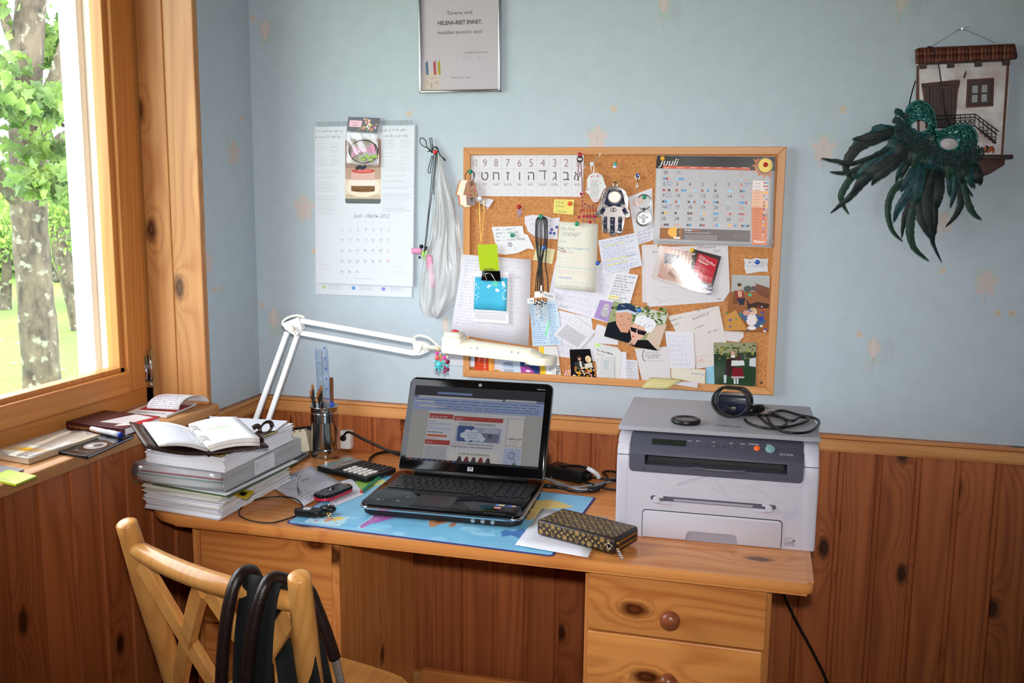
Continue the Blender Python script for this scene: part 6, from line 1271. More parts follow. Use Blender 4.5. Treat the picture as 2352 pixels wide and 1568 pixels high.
b=nb();sheet(b,lambda u,v:WY(978+14*u+10*v,585+75*v,-.020-.002*sin(9*v))-PBO,3,10,.0005);obj('pink_ribbon_inside',b,RIB,pbg,smooth=True)
# ================================================================== CORK BOARD
CZ=.0105
bc=[WY(*q,-.022)for q in((1060,339),(1803,336),(1780,908),(1067,865))];X0,X1=(bc[0].x+bc[3].x)/2,(bc[1].x+bc[2].x)/2;Z1,Z0=(bc[0].z+bc[1].z)/2,(bc[2].z+bc[3].z)/2
brd=thing('cork_board','wood-framed cork notice board covered with papers and photos','notice board',(X0,0,Z0));BWd,BHt=X1-X0,Z1-Z0;fwid=.0185
def corkmat():
 t=NT('cork');setb(t.b,.9);co=t.n('ShaderNodeTexCoord');v=t.n('ShaderNodeTexVoronoi',None,Vector=(co,3),Scale=420.0);n1=t.n('ShaderNodeTexNoise',None,Vector=(co,3),Scale=160.0,Detail=4.0);sc=t.n('ShaderNodeSeparateColor',None,Color=(v,1))
 f=t.math('ADD',t.math('MULTIPLY',sc,.5),t.math('MULTIPLY',n1,.5));r=t.ramp(f,[(.25,lin((176,112,62))),(.75,lin((206,146,92)))]);t.l(r,0,t.b,'Base Color');bp=t.n('ShaderNodeBump',None,Height=f,Strength=.3,Distance=.001);t.l(bp,0,t.b,'Normal');return t.m
b=nb();bx(b,fwid*.5,BWd-fwid*.5,-CZ,-.001,fwid*.5,BHt-fwid*.5);obj('cork_sheet',b,corkmat(),brd)
W_FRX=wood('frame_beech_long',(222,160,100),(198,132,76),0,.45,1.2,0);W_FRZ=wood('frame_beech_upright',(222,160,100),(198,132,76),2,.45,1.2,0)
FM=Matrix(((1,0,0,0),(0,0,-1,0),(0,1,0,0),(0,0,0,1)))
for pts,m in(([(0,BHt),(BWd,BHt),(BWd-fwid,BHt-fwid),(fwid,BHt-fwid)],W_FRX),([(0,0),(BWd,0),(BWd-fwid,fwid),(fwid,fwid)],W_FRX),([(0,0),(fwid,fwid),(fwid,BHt-fwid),(0,BHt)],W_FRZ),([(BWd,0),(BWd-fwid,fwid),(BWd-fwid,BHt-fwid),(BWd,BHt)],W_FRZ)):
 b=nb();prism(b,pts,.001,.022,M=FM,r=.0012,seg=1);obj('frame_strip',b,m,brd)
b=nb();lathe(b,[(.0035,0),(.003,.0012),(.001,.0016)],12,frame((BWd-fwid-.012,-CZ,fwid+.010),(1,0,0),(0,0,1)));obj('screw',b,mat('rusty_screw',(90,62,48),.4,metal=.7),brd,smooth=True)
def Ly(n):return CZ+.0006+.0008*n
BLU,GRY,PEN=(104,118,182),(132,132,142),(76,78,92)
def hw(pr,w,h,n,col,rg,x0=.06,x1=.94,y0=.95,y1=.06,size=None,lw=.4):
 pt=h*(y0-y1)/n;s=size or pt*.62
 for k in range(n):pr.hand(w*x0,h*y0-(k+.8)*pt,w*(x1-x0)*rg.uniform(.6,1),s,col,rg,lw)
NB='papers pinned to the cork board'
ck=lambda x,y:(1030+x/5.226,330+y/5.226)
c2=lambda x,y:(1030+x/4.612,560+y/4.612)
c4_=lambda x,y:(1350+x/4.356,560+y/4.356)
c3_=lambda x,y:(1400+x/5.2256,330+y/5.2256)
def heb(pr,w,h,at):
 C=[242,372,504,641,785,922,1062,1203,1345,1483,1612];Lc=(176,170,180)
 for x in C[1:-1]:a,c=at(*ck(x,130)),at(*ck(x,632));pr.line([a,c],.4,Lc)
 for y in(300,460):pr.line([at(*ck(242,y)),at(*ck(1612,y-3))],.4,Lc)
 nums=['10','9','8','7','6','5','4','3','2','1'];hs=['י','ט','ח','ז','ו','ה','ד','ג','ב','א'];nm=['YUD','TET','CHET','ZAYIN','VAV','HEY','DALET','GIMEL','BET','ALEF'];lt=['Y','T','CH','Z','V','H','D','G','B','A']
 for i in range(10):
  xm=(C[i]+C[i+1])/2
  x,y=at(*ck(xm+(14 if i==0 else 0),275));pr.text(x,y,nums[i],28,(150,128,130),'c',sx=.9 if i else .56);x,y=at(*ck(xm,436));pr.text(x,y,hs[i],34,(96,80,92),'c')if i!=6 else[pr.line([(x-11,y+22.5),(x+10,y+23)],2.6,(96,80,92)),pr.line([(x+5,y+23),(x+4.5,y)],2.6,(96,80,92))];x,y=at(*ck(xm,505));pr.text(x,y,nm[i],9,(110,110,116),'c',sx=.82);x,y=at(*ck(xm,604));pr.text(x,y,lt[i],17,(206,204,210),'c',sx=.9)
wp('alphabet_sheet','white hand-drawn sheet of numbers and Hebrew letters atop the board','paper',[ck(240,140),ck(1625,125),ck(1612,638),ck(245,627)],Ly(3),(232,230,236),heb,group=NB)
wp('torn_note','small torn white note under the wooden hand charms','note',[ck(330,630),ck(545,640),ck(545,820),ck(330,730)],[Ly(4)]*2+[.022,Ly(4)],(226,222,230),lambda pr,w,h,at:hw(pr,w,h,3,PEN,random.Random(1),.2,.8),outline=[(0,1),(1,.82),(.66,0),(.55,.2),(0,.45)],group=NB)
wp('sticky_note','yellow sticky note under the Hebrew letter sheet','note',[ck(1270,667),ck(1512,672),ck(1497,853),ck(1257,832)],[Ly(3),Ly(3),.016,.016],(240,226,120),lambda pr,w,h,at:[pr.text(4,h-10,'1/2 se',8.5,PEN,shear=.25),pr.text(4,h-20,'1/2 km',8.5,PEN,shear=.25),pr.text(6,h-33,'1 kroon',8.5,PEN,shear=.25)]and None,group=NB)
pin(*ck(1455,718),Ly(4),(228,70,30),'orange-red push pin in the yellow sticky note')
wp('torn_note','torn white note with a list and a drawn flower, green pin','note',[ck(518,998),ck(955,985),ck(1040,1300),ck(545,1345)],Ly(4),(234,234,238),lambda pr,w,h,at:[pr.text(*at(*ck(570,1040+44*i)),t,8.2,PEN,shear=.3)for i,t in enumerate(('pei   —  pane 3','gimel —  võta kõik','hei   —        pp','nun  —  ei juhtu midagi'))]and[pr.ring(*at(*ck(740,1210)),5,5,1.6,PEN),pr.ring(*at(*ck(740,1210)),2,2,1,PEN),pr.ring(*at(*ck(805,1265)),3,5,.6,GRY)]and None,outline=[(0,1),(.85,1),(.84,.72),(.93,.66),(1,.1),(.85,.16),(.7,.08),(.55,.02),(.3,.0),(.1,.06)],group=NB)
pin(*ck(765,1098),Ly(5),PG_,'green push pin in the torn list note')
wp('torn_note','torn white note with blue ink flowers behind the black cords','note',[ck(915,850),ck(1340,870),ck(1310,1160),ck(920,1130)],Ly(3),(228,226,236),lambda pr,w,h,at:[hw(pr,w,h,4,(150,150,180),random.Random(2),.15,.8)]+[pr.ell(*at(*ck(x,y)),4,4,(70,84,160),10)for x,y in((1240,1030),(1270,1075),(1225,1070),(1300,1000))]and None,outline=[(0,.92),(.2,1),(.55,1),(.8,.9),(1,.95),(.97,.4),(1,.05),(.6,.02),(.3,.1),(.08,.3),(.05,.5),(0,.6)],group=NB)
wp('sticky_note','small pale yellow note half hidden behind the black cords','note',[ck(1060,1225),ck(1280,1270),ck(1245,1445),ck(1015,1390)],Ly(2),(228,222,170),lambda pr,w,h,at:hw(pr,w,h,3,GRY,random.Random(3)),group=NB)
pin(*ck(1147,1247),Ly(3),(50,110,200),'blue push pin between the black cords on the board')
rgA=random.Random(12)
wp('letter_sheet','large white handwritten sheet at the lower left of the board','paper',[(1064,584),(1220,596),(1214,794),(1034,766)],[.0240,.0150,.0180,.0270],(232,230,238),lambda pr,w,h,at:[hw(pr,w,h,22,(186,186,204),rgA,.05,.42,.96,.14,lw=.4),hw(pr,w,h,20,(176,188,206),rgA,.52,.95,.92,.06,lw=.35)]and pr.text(*at(*c2(690,362)),'521521',7,GRY,shear=.2)and None,nu=4,nv=4,bump=lambda u,v:.002*sin(2*u)*(1-v),outline=None,group=NB)
wp('letter_sheet','narrow white note sheet poking out below the large letter sheet','paper',[(1034,770),(1092,780),(1090,842),(1036,838)],[.0262,.0165,.0165,.0262],(226,224,234),lambda pr,w,h,at:hw(pr,w,h,6,GRY,rgA),group=NB)
def lime(pr,w,h,at):pr.rect(w*.2,h*.02,w*.6,h*.035,(90,84,20));pr.rect(w*.22,h*.075,w*.5,h*.02,(120,116,20))
wp('lime_card','lime green card held above the black binder clip','card',[ck(345,1212),ck(583,1203),ck(608,1520),ck(378,1524)],.0290,(178,206,30),lime,rough=.3,group=NB)
def form(pr,w,h,at):
 pr.box(4,h*.2,w-8,h*.72,.9,(110,112,120));pr.grid(4,h*.2,w-8,h*.72,5,14,.35,(170,172,180));rg=random.Random(6)
 for k in range(5):pr.words(6,h*.16-k*3,w-14,.9,(150,150,158),rg)
wp('printed_form','printed form with a table pinned under the black binder clip','paper',[(1083,626),(1168,624),(1168,744),(1086,738)],[.0280,.0280,.0310,.0310],(234,234,240),form,group=NB)
wp('blue_paper','bright turquoise folded paper held by the black binder clip','paper',[c2(283,352),c2(625,360),c2(613,712),c2(270,690)],[.0300,.0300,.0335,.0335],(66,186,222),lambda pr,w,h,at:[pr.ell(w*RNG.choice((RNG.uniform(.03,.14),RNG.uniform(.86,.97))),h*RNG.uniform(.3,.8),1.1,1.4,(232,240,246),8)for _ in range(34)]+[pr.line([(w*.17,h*.98),(w*.15,h*.15)],.6,(40,150,196)),pr.line([(0,h*.15),(w,h*.14)],.8,(40,150,196)),pr.ell(w*.62,h*.82,9,8,(90,200,176),12),pr.ell(w*.44,h*.72,6,4,WHITE,10,rot=.7),pr.ell(w*.70,h*.62,6,4,WHITE,10,rot=-.3),pr.ell(w*.88,h*.82,4,7,WHITE,10,rot=.4)]and None,bump=lambda u,v:.002*sin(9*u)*(1-v),nu=10,nv=4,group=NB)
bcp=thing('binder_clip','black binder clip gripping the turquoise paper and lime card','binder clip',WY(1128,633,-.0335));m_=frame((0,0,0),(1,0,0),(0,0,1));b=nb();prism(b,[(-.026,-.013),(.026,-.013),(.024,.013),(-.024,.013)],-.004,.004,M=m_,r=.0015);obj('clip_body',b,M_BLACKG,bcp,smooth=True)
b=nb();tube(b,spline([Vector((-.008,-.006,-.016)),Vector((-.011,-.007,-.006)),Vector((-.014,-.008,.004)),Vector((0,-.009,.0065)),Vector((.005,-.008,.002)),Vector((.012,-.007,-.010)),Vector((.016,-.006,-.014))],5),.0010,6);obj('wire_handle',b,M_CHROME,bcp,smooth=True)
wp('list_sheet','long pale blue list of names and numbers below the black cords','paper',[c2(850,620),c2(1160,600),c2(1200,1080),c2(885,1085)],Ly(3),(204,226,240),lambda pr,w,h,at:[hw(pr,w,h,18,(96,140,200),random.Random(14),.06,.55,lw=.45),hw(pr,w,h,18,(96,140,200),random.Random(15),.62,.95,lw=.45),pr.line([at(*c2(1075,800)),at(*c2(1045,900)),at(*c2(1030,980))],4,(130,240,150),.6)]and None,outline=[(0,.96),(.1,1),(.9,1),(.97,.9),(1,.5),(.97,.3),(1,.02),(.02,0),(.03,.4)],group=NB)
wp('grid_sheet','white squared sheet with handwriting behind the cream note','paper',[(1277,598),(1452,606),(1400,742),(1255,700)],Ly(1),(230,228,238),lambda pr,w,h,at:[pr.grid(0,0,w,h,5,4,.3,(196,196,206)),hw(pr,w,h,9,(170,176,206),random.Random(16),.1,.95),pr.text(*at(*c2(1170,665)),'00952',10,GRY,shear=.2)]and None,group=NB)
wp('grid_sheet','white sheet lying behind the small printed table at the bottom','paper',[(1283,712),(1358,730),(1372,830),(1280,818)],Ly(0),(230,228,238),lambda pr,w,h,at:hw(pr,w,h,6,(176,176,200),random.Random(17)),group=NB)
def cream(pr,w,h,at):
 for t,x,y,s,c in(('Ülle Pärki',1345,1030,11,(150,146,150)),('5545407',1360,1105,15,(150,148,156)),('5 sept',1330,1180,9,(170,166,170)),('Tiiu Rõuk  direktor',1345,1255,8.5,(96,150,170)),('6728922',1580,1270,8,(96,160,180)),('53437792',1340,1312,10,(190,176,180)),('Fashionfarm',1335,1640,0,PEN)):
  if s:pr.text(*at(*ck(x,y)),t,s,c,shear=.3,sx=.85)
 pr.text(*at(*c2(1168,360)),'Fashionfame',8,(96,110,190),shear=.3,sx=.85);a,c=at(*ck(1297,1470)),at(*ck(1760,1510));pr.line([a,c],1.0,(110,190,200));rg=random.Random(18)
 for y in(1375,1415,1450,1520,1550):x,yy=at(*ck(1320,y));pr.hand(x,yy,w*.7,5,(220,196,196),rg,.4)
 for y in(400,440):x,yy=at(*c2(1180,y));pr.hand(x,yy,w*.8,5,(190,190,200),rg,.4)
wp('long_note','tall cream handwritten note hanging in the middle of the board','note',[ck(1330,932),ck(1797,962),c2(1558,512),c2(1125,468)],[Ly(6),Ly(6),.026,.022],(234,230,216),cream,bump=lambda u,v:.0015*sin(7*v),nu=3,nv=10,group=NB)
pin(*ck(1542,962),Ly(8),PG_,'green push pin at the top of the tall cream note')
def clip(pts,label,col,d):
 P=[WY(*q,-d)for q in pts];o0=P[0].copy();b=nb();tube(b,spline([p-o0 for p in P],4),.0006,6);return obj('paper_clip',b,mat('wire_'+str(col[0]),col,.25,metal=.8),smooth=True,loc=o0,label=label,cat='paper clip',group='paper clips')
clip([ck(*q)for q in((1305,1240),(1370,1262),(1405,1285),(1395,1300),(1350,1285),(1305,1262))],'copper wire paper clip on the left edge of the cream note',(200,110,90),.0225)
clip([ck(*q)for q in((848,760),(832,800),(838,870),(858,872),(868,800),(858,765),(848,790),(846,840),(858,845))],'blue paper clip hanging from a red pin on bare cork',(80,130,220),.016);pin(*ck(848,757),CZ,(170,30,44),'dark red push pin holding a blue paper clip',(0,.5))
pin(*ck(1790,1432),Ly(2),(30,84,170),'dark blue push pin just right of the tall cream note')
def tab(pr,w,h,at):
 rg=random.Random(19);pr.grid(w*.05,h*.62,w*.9,h*.3,4,3,.4,(120,122,130))
 for k in range(14):pr.words(w*.08,h*.57-k*h*.038,w*.82,h*.016,(110,112,120),rg)
wp('table_print','small printed table sheet pinned diagonally at the board bottom','paper',[c2(1310,745),c2(1560,925),c2(1385,1125),c2(1110,965)],Ly(5),(232,232,238),tab,group=NB)
def notes(pr,w,h,at,seed=0,n=12):hw(pr,w,h,n,(130,146,200),random.Random(seed),.06,.94,.96,.04,lw=.42)
def yhl(pr,w,h,at):
 for y in(.36,.22,.78):pr.rect(w*.12,h*y,w*.55,2.6,(236,226,120),.6)
 notes(pr,w,h,at,20,14);pr.text(w*.62,h*.34,'celebrity.com',5,PEN,shear=.3,rot=.05)
wp('letter_sheet','blue-inked sheet with yellow highlighted lines right of the cream note','paper',[(1374,552),(1462,534),(1475,610),(1386,631)],Ly(5),(228,228,238),yhl,group=NB)
wp('letter_sheet','slanted word list with yellow marks above the couple photo','paper',[(1412,624),(1466,631),(1446,700),(1388,690)],Ly(4),(232,232,238),lambda pr,w,h,at:[pr.rect(w*.1,h*.1,w*.4,h*.12,(240,232,160),.6),hw(pr,w,h,10,PEN,random.Random(22),.12,.9,lw=.45)]and None,group=NB)
wp('letter_sheet','white sheet with a faded print behind the round key ring','paper',[c3_(225,640),c3_(510,530),c3_(540,1150),c3_(320,1220)],Ly(2),(230,228,234),lambda pr,w,h,at:[pr.ell(*at(*c3_(340,690)),14,12,(222,190,186),14,l=.6),pr.para(w*.2,h*.5,w*.7,5,5,.8,(180,180,190),random.Random(2)),hw(pr,w,h*.3,4,(110,124,190),random.Random(23),.2,.95)]and None,group=NB)
def avon(pr,w,h,at):
 rg=random.Random(33);q=lambda x,y:at(*c3_(x,y))
 pr.poly([q(568,142),q(1990,158),q(1988,325),q(556,294)],(24,20,22));pr.poly([q(640,262),q(1690,288),q(1690,316),q(640,296)],(206,78,44),2);pr.text(*q(600,258),'Juuli',24,(232,228,226),shear=.35,l=3,sx=1.05)
 for i in range(7):x,y=q(655+155*i,290);pr.rect(x,y,15,1.4,(240,190,170),3)
 S=q(1870,258);sx_=(q(1960,258)[0]-S[0]);pr.l=3
 for k in range(26):
  a=2*pi*k/26;r0,r1=sx_*1.05,sx_*(1.9 if k%2 else 1.55)
  if S[0]+cos(a)*r1>w or S[1]+sin(a)*r1>h:continue
  pr.poly([(S[0]+cos(a-.11)*r0,S[1]+sin(a-.11)*r0),(S[0]+cos(a+.11)*r0,S[1]+sin(a+.11)*r0),(S[0]+cos(a+.16)*(r0+r1)/2,S[1]+sin(a+.16)*(r0+r1)/2),(S[0]+cos(a)*r1,S[1]+sin(a)*r1)],rg.choice(((206,118,50),(222,140,60),(190,96,44))),3)
 pr.ell(*S,sx_*1.1,sx_*1.1,(60,74,84),28,l=4);pr.ell(*S,sx_*.98,sx_*.98,(226,186,66),28,l=5);pr.ell(*S,sx_*.84,sx_*.84,(238,206,90),28,l=6)
 cx=[638,793,945,1100,1256,1412,1565,1722];ry=[305,442,580,717,857,990];lean=lambda x,y:x-(y-305)*.042-(0)
 for x in cx:pr.line([q(lean(x,300),300),q(lean(x,992),992+(x-638)*.016)],.35,(150,150,156),1)
 for y in ry[:5]:pr.line([q(lean(638,y),y),q(lean(1722,y),y+18)],.35,(150,150,156),1)
 grid=[['30','31','','','','','1'],list('2345678'),['9','10','11','12','13','14','15'],['16','17','18','19','20','21','22'],['23','24','25','26','27','28','29']]
 IC=((70,60,60),(236,176,40),(150,206,230),(206,160,150),(170,60,60),(50,140,196),(200,190,186))
 for r in range(5):
  for c in range(7):
   t=grid[r][c]
   if not t:continue
   x,y=q(lean(cx[c]+12,ry[r]+62),ry[r]+58+c*2.4);col=(196,70,56)if c==6 else(110,108,114)if t in('31','21')else(40,38,42);pr.text(x,y,t,11.5,col,sx=.95,l=2,bold=.006)
   x,y=q(lean(cx[c]+10,ry[r]+128),ry[r]+126+c*2.4)
   for k in range(rg.randint(2,4)):pr.rect(x+k*6.6,y,5.6,5.4,rg.choice(IC),2)
 for y,t in((480,0),(620,1),(760,2)):x,yy=q(lean(690,y),y-14);pr.hand(x,yy,15,4,(96,110,190),rg,.4);pr.hand(x,yy-6,15,4,(96,110,190),rg,.4)
 x,y=q(1620,480);pr.hand(x,y,16,4,(96,110,190),rg,.4);pr.hand(x,y-6,16,4,(96,110,190),rg,.4)
 pr.poly([q(608,1008),q(1690,1040),q(1685,1180),q(602,1138)],(86,74,74),1);pr.poly([q(608,1008),q(880,1014),q(872,1150),q(602,1138)],(150,90,30),2);pr.ell(*q(770,1060),14,12,(240,176,60),16,l=3);pr.poly([q(810,1020),q(834,1022),q(832,1120),q(808,1118)],(60,50,46),4);pr.poly([q(770,1115),q(850,1118),q(846,1142),q(768,1138)],(236,226,210),5)
 pr.text(*q(900,1045),'Anew',7.5,(230,228,226),l=3,bold=.015);pr.text(*q(990,1047),'Genics',7.5,(206,110,50),l=3);pr.text(*q(900,1070),'hoolduskreem ning hooldusseerum',4.4,(220,216,214),l=3)
 for k in range(4):x,y=q(898,1096+k*15);pr.words(x,y,88,1.2,(180,170,168),rg,.9)
 pr.text(*q(1480,1122),'AVON',10,(120,110,112),l=3,sx=1.5)
 pr.poly([q(1706,760),q(1900,768),q(1885,1215),q(1708,1212)],(214,110,52),1);pr.poly([q(1712,560),q(1905,568),q(1900,770),q(1706,762)],(232,176,140),1);pr.poly([q(1722,440),q(1905,448),q(1905,570),q(1712,562)],(228,216,212),1)
 for k in range(18):x,y=q(1742-k*1.2,478+k*39);pr.words(x,y,14,1,(130,100,90),rg);x,y=q(1850-k*1.2,482+k*39);pr.rect(x,y,4.4,4.4,rg.choice(IC),2);pr.rect(x+5.4,y,4.4,4.4,rg.choice(IC),2)if k<11 else None
 pr.text(*q(1722,1186),'Naised',9.5,(244,236,230),shear=.25,bold=.02,l=3)
wp('cosmetics_calendar','landscape July cosmetics calendar with a sun at the board top right','calendar',[c3_(568,140),c3_(1993,155),c3_(1955,1235),c3_(525,1190)],[Ly(8),Ly(8),.026,.026],(206,204,208),avon,rough=.6,ink=INKM,bump=lambda u,v:.0012*sin(5*u+2)*(.4+v)+.0008*sin(11*u)*max(0,v-.6),nu=20,nv=10,group='calendars')
wp('calendar_page','lower page edge showing beneath the cosmetics calendar','paper',[c3_(535,1120),c3_(1968,1150),c3_(1950,1245),c3_(528,1200)],.0165,(222,220,226),group=NB)
pin(*c3_(638,176),.018,(232,170,40),'yellow push pin at the Juuli corner of the calendar');pin(*c3_(1872,250),.018,(190,24,30),'red push pin in the sun on the calendar')
def inv(pr,w,h,at):
 rg=random.Random(41);pr.grid(w*.12,h*.32,w*.7,h*.55,1,16,.3,(190,188,196));pr.line([(w*.08,h*.16),(w*.2,h*.1),(w*.16,h*.06),(w*.3,h*.12),(w*.38,h*.1)],.5,GRY);pr.grid(w*.12,h*.18,w*.75,h*.14,4,4,.3,(186,186,194));pr.text(*at(*c4_(645,92)),'ARVE',6,PEN);pr.text(*at(*c4_(1095,45)),'10.00 kaudla 64',8,PEN,shear=.3,sx=.85);pr.text(*at(*c4_(1250,85)),'7097',9,GRY,shear=.3);pr.text(*at(*c4_(1290,562)),'292',7,PEN,shear=.3)
wp('invoice','large creased invoice sheet underneath the camera leaflet','paper',[c4_(560,35),c4_(1410,10),c4_(1425,590),c4_(580,632)],Ly(3),(226,220,224),inv,outline=[(0,1),(.99,1),(1,.2),(.92,.03),(.02,0)],group=NB)
wp('invoice','second invoice sheet peeping out left of the top invoice','paper',[c4_(540,10),c4_(700,5),c4_(700,590),c4_(545,585)],Ly(2),(222,216,218),group=NB)
def eos(pr,w,h,at):
 q=lambda x,y:at(*c4_(x,y));rg=random.Random(42)
 pr.rect(0,0,w,h,(206,196,194));pr.poly([q(1030,45),q(1335,125),q(1230,515),q(1000,450),q(1040,380)],(60,44,42),2);pr.poly([q(760,30),q(1050,90),q(1010,420),q(700,330)],(196,160,146),2);pr.poly([q(770,90),q(930,115),q(915,210),q(760,190)],(70,74,84),3);pr.ell(*q(830,150),9,9,(40,42,48),14,l=4)
 pr.poly([q(800,300),q(850,230),q(900,290),q(870,360)],(150,110,90),4);pr.poly([q(880,330),q(940,240),q(990,330),q(960,410)],(130,92,76),4);pr.poly([q(1105,90),q(1305,160),q(1235,398),q(1040,345)],(186,28,46),5)
 pr.text(*q(1110,135),'EOSi koolitus',9.5,(240,232,232),rot=-.30,l=6,sx=.86);pr.text(*q(1100,165),'algajatele',9.5,(240,232,232),rot=-.30,l=6,sx=.86)
 for k in range(8):x,y=q(1092-k*6,190+k*20);pr.line([(x,y),(x+26,y-8)],.9,(226,150,158),6)
 pr.poly([q(1030,395),q(1260,440),q(1230,515),q(1010,455)],(64,66,90),5);pr.poly([q(1135,398),q(1195,410),q(1190,440),q(1130,432)],(150,160,190),6);pr.text(*q(1150,462),'83,-',8,(206,40,40),rot=-.28,l=7,bold=.02);pr.text(*q(692,318),'Canon',8,(206,90,90),rot=-.25,l=5);pr.line([q(730,15),q(1000,85)],1.2,(190,60,90),5)
wp('camera_leaflet','glossy red and grey camera course leaflet pinned askew on the invoices','leaflet',[c4_(720,10),c4_(1335,125),c4_(1230,515),c4_(635,340)],[Ly(7),Ly(7),.022,.022],(206,200,200),eos,ink=INKG,rough=.15,bump=lambda u,v:.0015*sin(4*u+3*v),nu=8,nv=6)
pin(*c4_(1043,62),Ly(9),PY_,'yellow push pin holding the camera leaflet')
wp('torn_note','small torn white note beside the right frame of the board','note',[c4_(1560,140),c4_(1805,140),c4_(1805,285),c4_(1560,298)],Ly(2),(228,228,234),lambda pr,w,h,at:[pr.text(*at(*c4_(1600,192)),'ftp otse',8,PEN,shear=.3),pr.text(*at(*c4_(1590,232)),'pw: HTDown1g41',6.4,GRY,shear=.2,sx=.85)]and None,outline=[(0,.95),(.3,.9),(.5,1),(.8,.92),(1,.95),(.97,.5),(1,.05),(.6,.08),(.3,0),(.1,0),(.03,.4),(.05,.7)],group=NB)
pin(*c4_(1697,182),Ly(3),PB_,'blue push pin in the torn note by the right frame')
PHG='photographs on the cork board'
SKIN,HAIR=(206,160,134),(56,40,34)
def kids(pr,w,h,at):
 q=lambda x,y:at(*c4_(x,y));rg=random.Random(51);pr.rect(0,0,w,h,(150,92,50));pr.poly([q(1440,310),q(1820,318),q(1818,470),q(1435,480)],(170,172,170),2);pr.poly([q(1680,395),q(1818,440),q(1815,560),q(1675,480)],(120,66,34),3)
 for k in range(5):pr.line([q(1690,410+k*22),q(1815,455+k*22)],.6,(80,42,22),4)
 pr.poly([q(1560,500),q(1690,480),q(1780,560),q(1620,600)],(150,88,44),4);pr.poly([q(1590,560),q(1815,600),q(1810,640),q(1600,650)],(60,34,26),3);pr.poly([q(1460,470),q(1490,465),q(1500,600),q(1450,600)],(120,70,36),4)
 pr.poly([q(1480,470),q(1555,460),q(1570,560),q(1490,560)],(146,40,40),5);pr.ell(*q(1517,430),4.6,5.5,SKIN,14,l=6);pr.ell(*q(1517,408),5.4,4.2,HAIR,14,l=7);pr.poly([q(1500,470),q(1540,470),q(1545,530),q(1505,530)],SKIN,6);pr.poly([q(1490,545),q(1580,540),q(1560,610),q(1520,610)],(34,38,56),7)
 pr.ell(*q(1600,450),10,8,(64,78,72),14,l=5);pr.ell(*q(1660,445),7,6,(90,70,66),12,l=6);pr.ell(*q(1623,510),4,4,(60,190,140),12,l=7)
 pr.poly([q(1500,700),q(1620,640),q(1790,780),q(1660,860)],(70,100,130),3);pr.poly([q(1370,720),q(1480,660),q(1600,860),q(1370,868)],(196,142,74),3);pr.ell(*q(1640,760),12,15,(230,220,220),16,l=6);pr.ell(*q(1660,680),8,8,(222,186,170),16,l=7);pr.ell(*q(1655,655),8,5,(200,160,110),14,l=8);pr.ell(*q(1590,690),9,7,(206,150,140),12,l=6);pr.ell(*q(1640,840),10,5,(236,226,226),12,l=7);pr.ell(*q(1730,750),7,6,(40,70,160),12,l=6)
 for k in range(22):pr.ell(*q(rg.uniform(1380,1810),rg.uniform(620,875)),rg.uniform(1.5,3.5),rg.uniform(1.2,3),rg.choice(((200,50,50),(60,150,70),(230,190,60),(60,80,170),(230,230,226))),8,l=9+k*.05)
wp('photo_print','snapshot of children among toys on the right side of the board','photo',[c4_(1440,310),c4_(1820,318),c4_(1815,885),c4_(1370,870)],[Ly(4),Ly(4),.018,.018],(150,92,50),kids,ink=INKG,rough=.15,group=PHG)
def folk(pr,w,h,at):
 q=lambda x,y:at(*c4_(x,y));rg=random.Random(52);pr.rect(0,0,w,h,(40,58,44));pr.poly([q(1258,985),q(1685,990),q(1683,1080),q(1258,1100)],(150,150,120),2)
 for k in range(60):x=rg.uniform(1275,1670);y=rg.uniform(1010,1150);pr.ell(*q(x,y),rg.uniform(2,5),rg.uniform(1.5,3.5),rg.choice(((110,116,60),(160,150,80),(70,84,50),(90,100,56))),8,l=3+k*.02)
 pr.poly([q(1262,1180),q(1683,1170),q(1680,1425),q(1268,1408)],(42,66,44),5);pr.poly([q(1390,1150),q(1480,1130),q(1470,1230),q(1420,1320),q(1370,1330)],(50,34,34),6);pr.ell(*q(1452,1092),5,6,SKIN,14,l=7);pr.poly([q(1430,1110),q(1475,1110),q(1470,1140),q(1435,1135)],(226,224,220),7);pr.poly([q(1360,1310),q(1390,1310),q(1385,1390),q(1362,1390)],(190,200,206),7)
 pr.ell(*q(1512,1140),6.5,7.5,(70,40,34),14,l=8);pr.poly([q(1440,1165),q(1560,1165),q(1570,1215),q(1435,1220)],(216,216,216),8);pr.poly([q(1452,1235),q(1548,1235),q(1565,1340),q(1436,1340)],(120,30,42),8);pr.poly([q(1436,1325),q(1566,1325),q(1566,1342),q(1436,1342)],(190,176,180),9);pr.poly([q(1460,1345),q(1480,1345),q(1480,1400),q(1462,1400)],(210,214,216),8);pr.poly([q(1490,1345),q(1508,1345),q(1506,1400),q(1490,1400)],(210,214,216),8);pr.poly([q(1620,1150),q(1682,1135),q(1682,1230),q(1615,1220)],(206,208,210),7)
wp('photo_print','dark snapshot of two people in folk dress at the board bottom right','photo',[c4_(1258,985),c4_(1687,988),c4_(1680,1430),c4_(1268,1410)],Ly(5),(40,58,44),folk,ink=INKG,rough=.15,group=PHG)
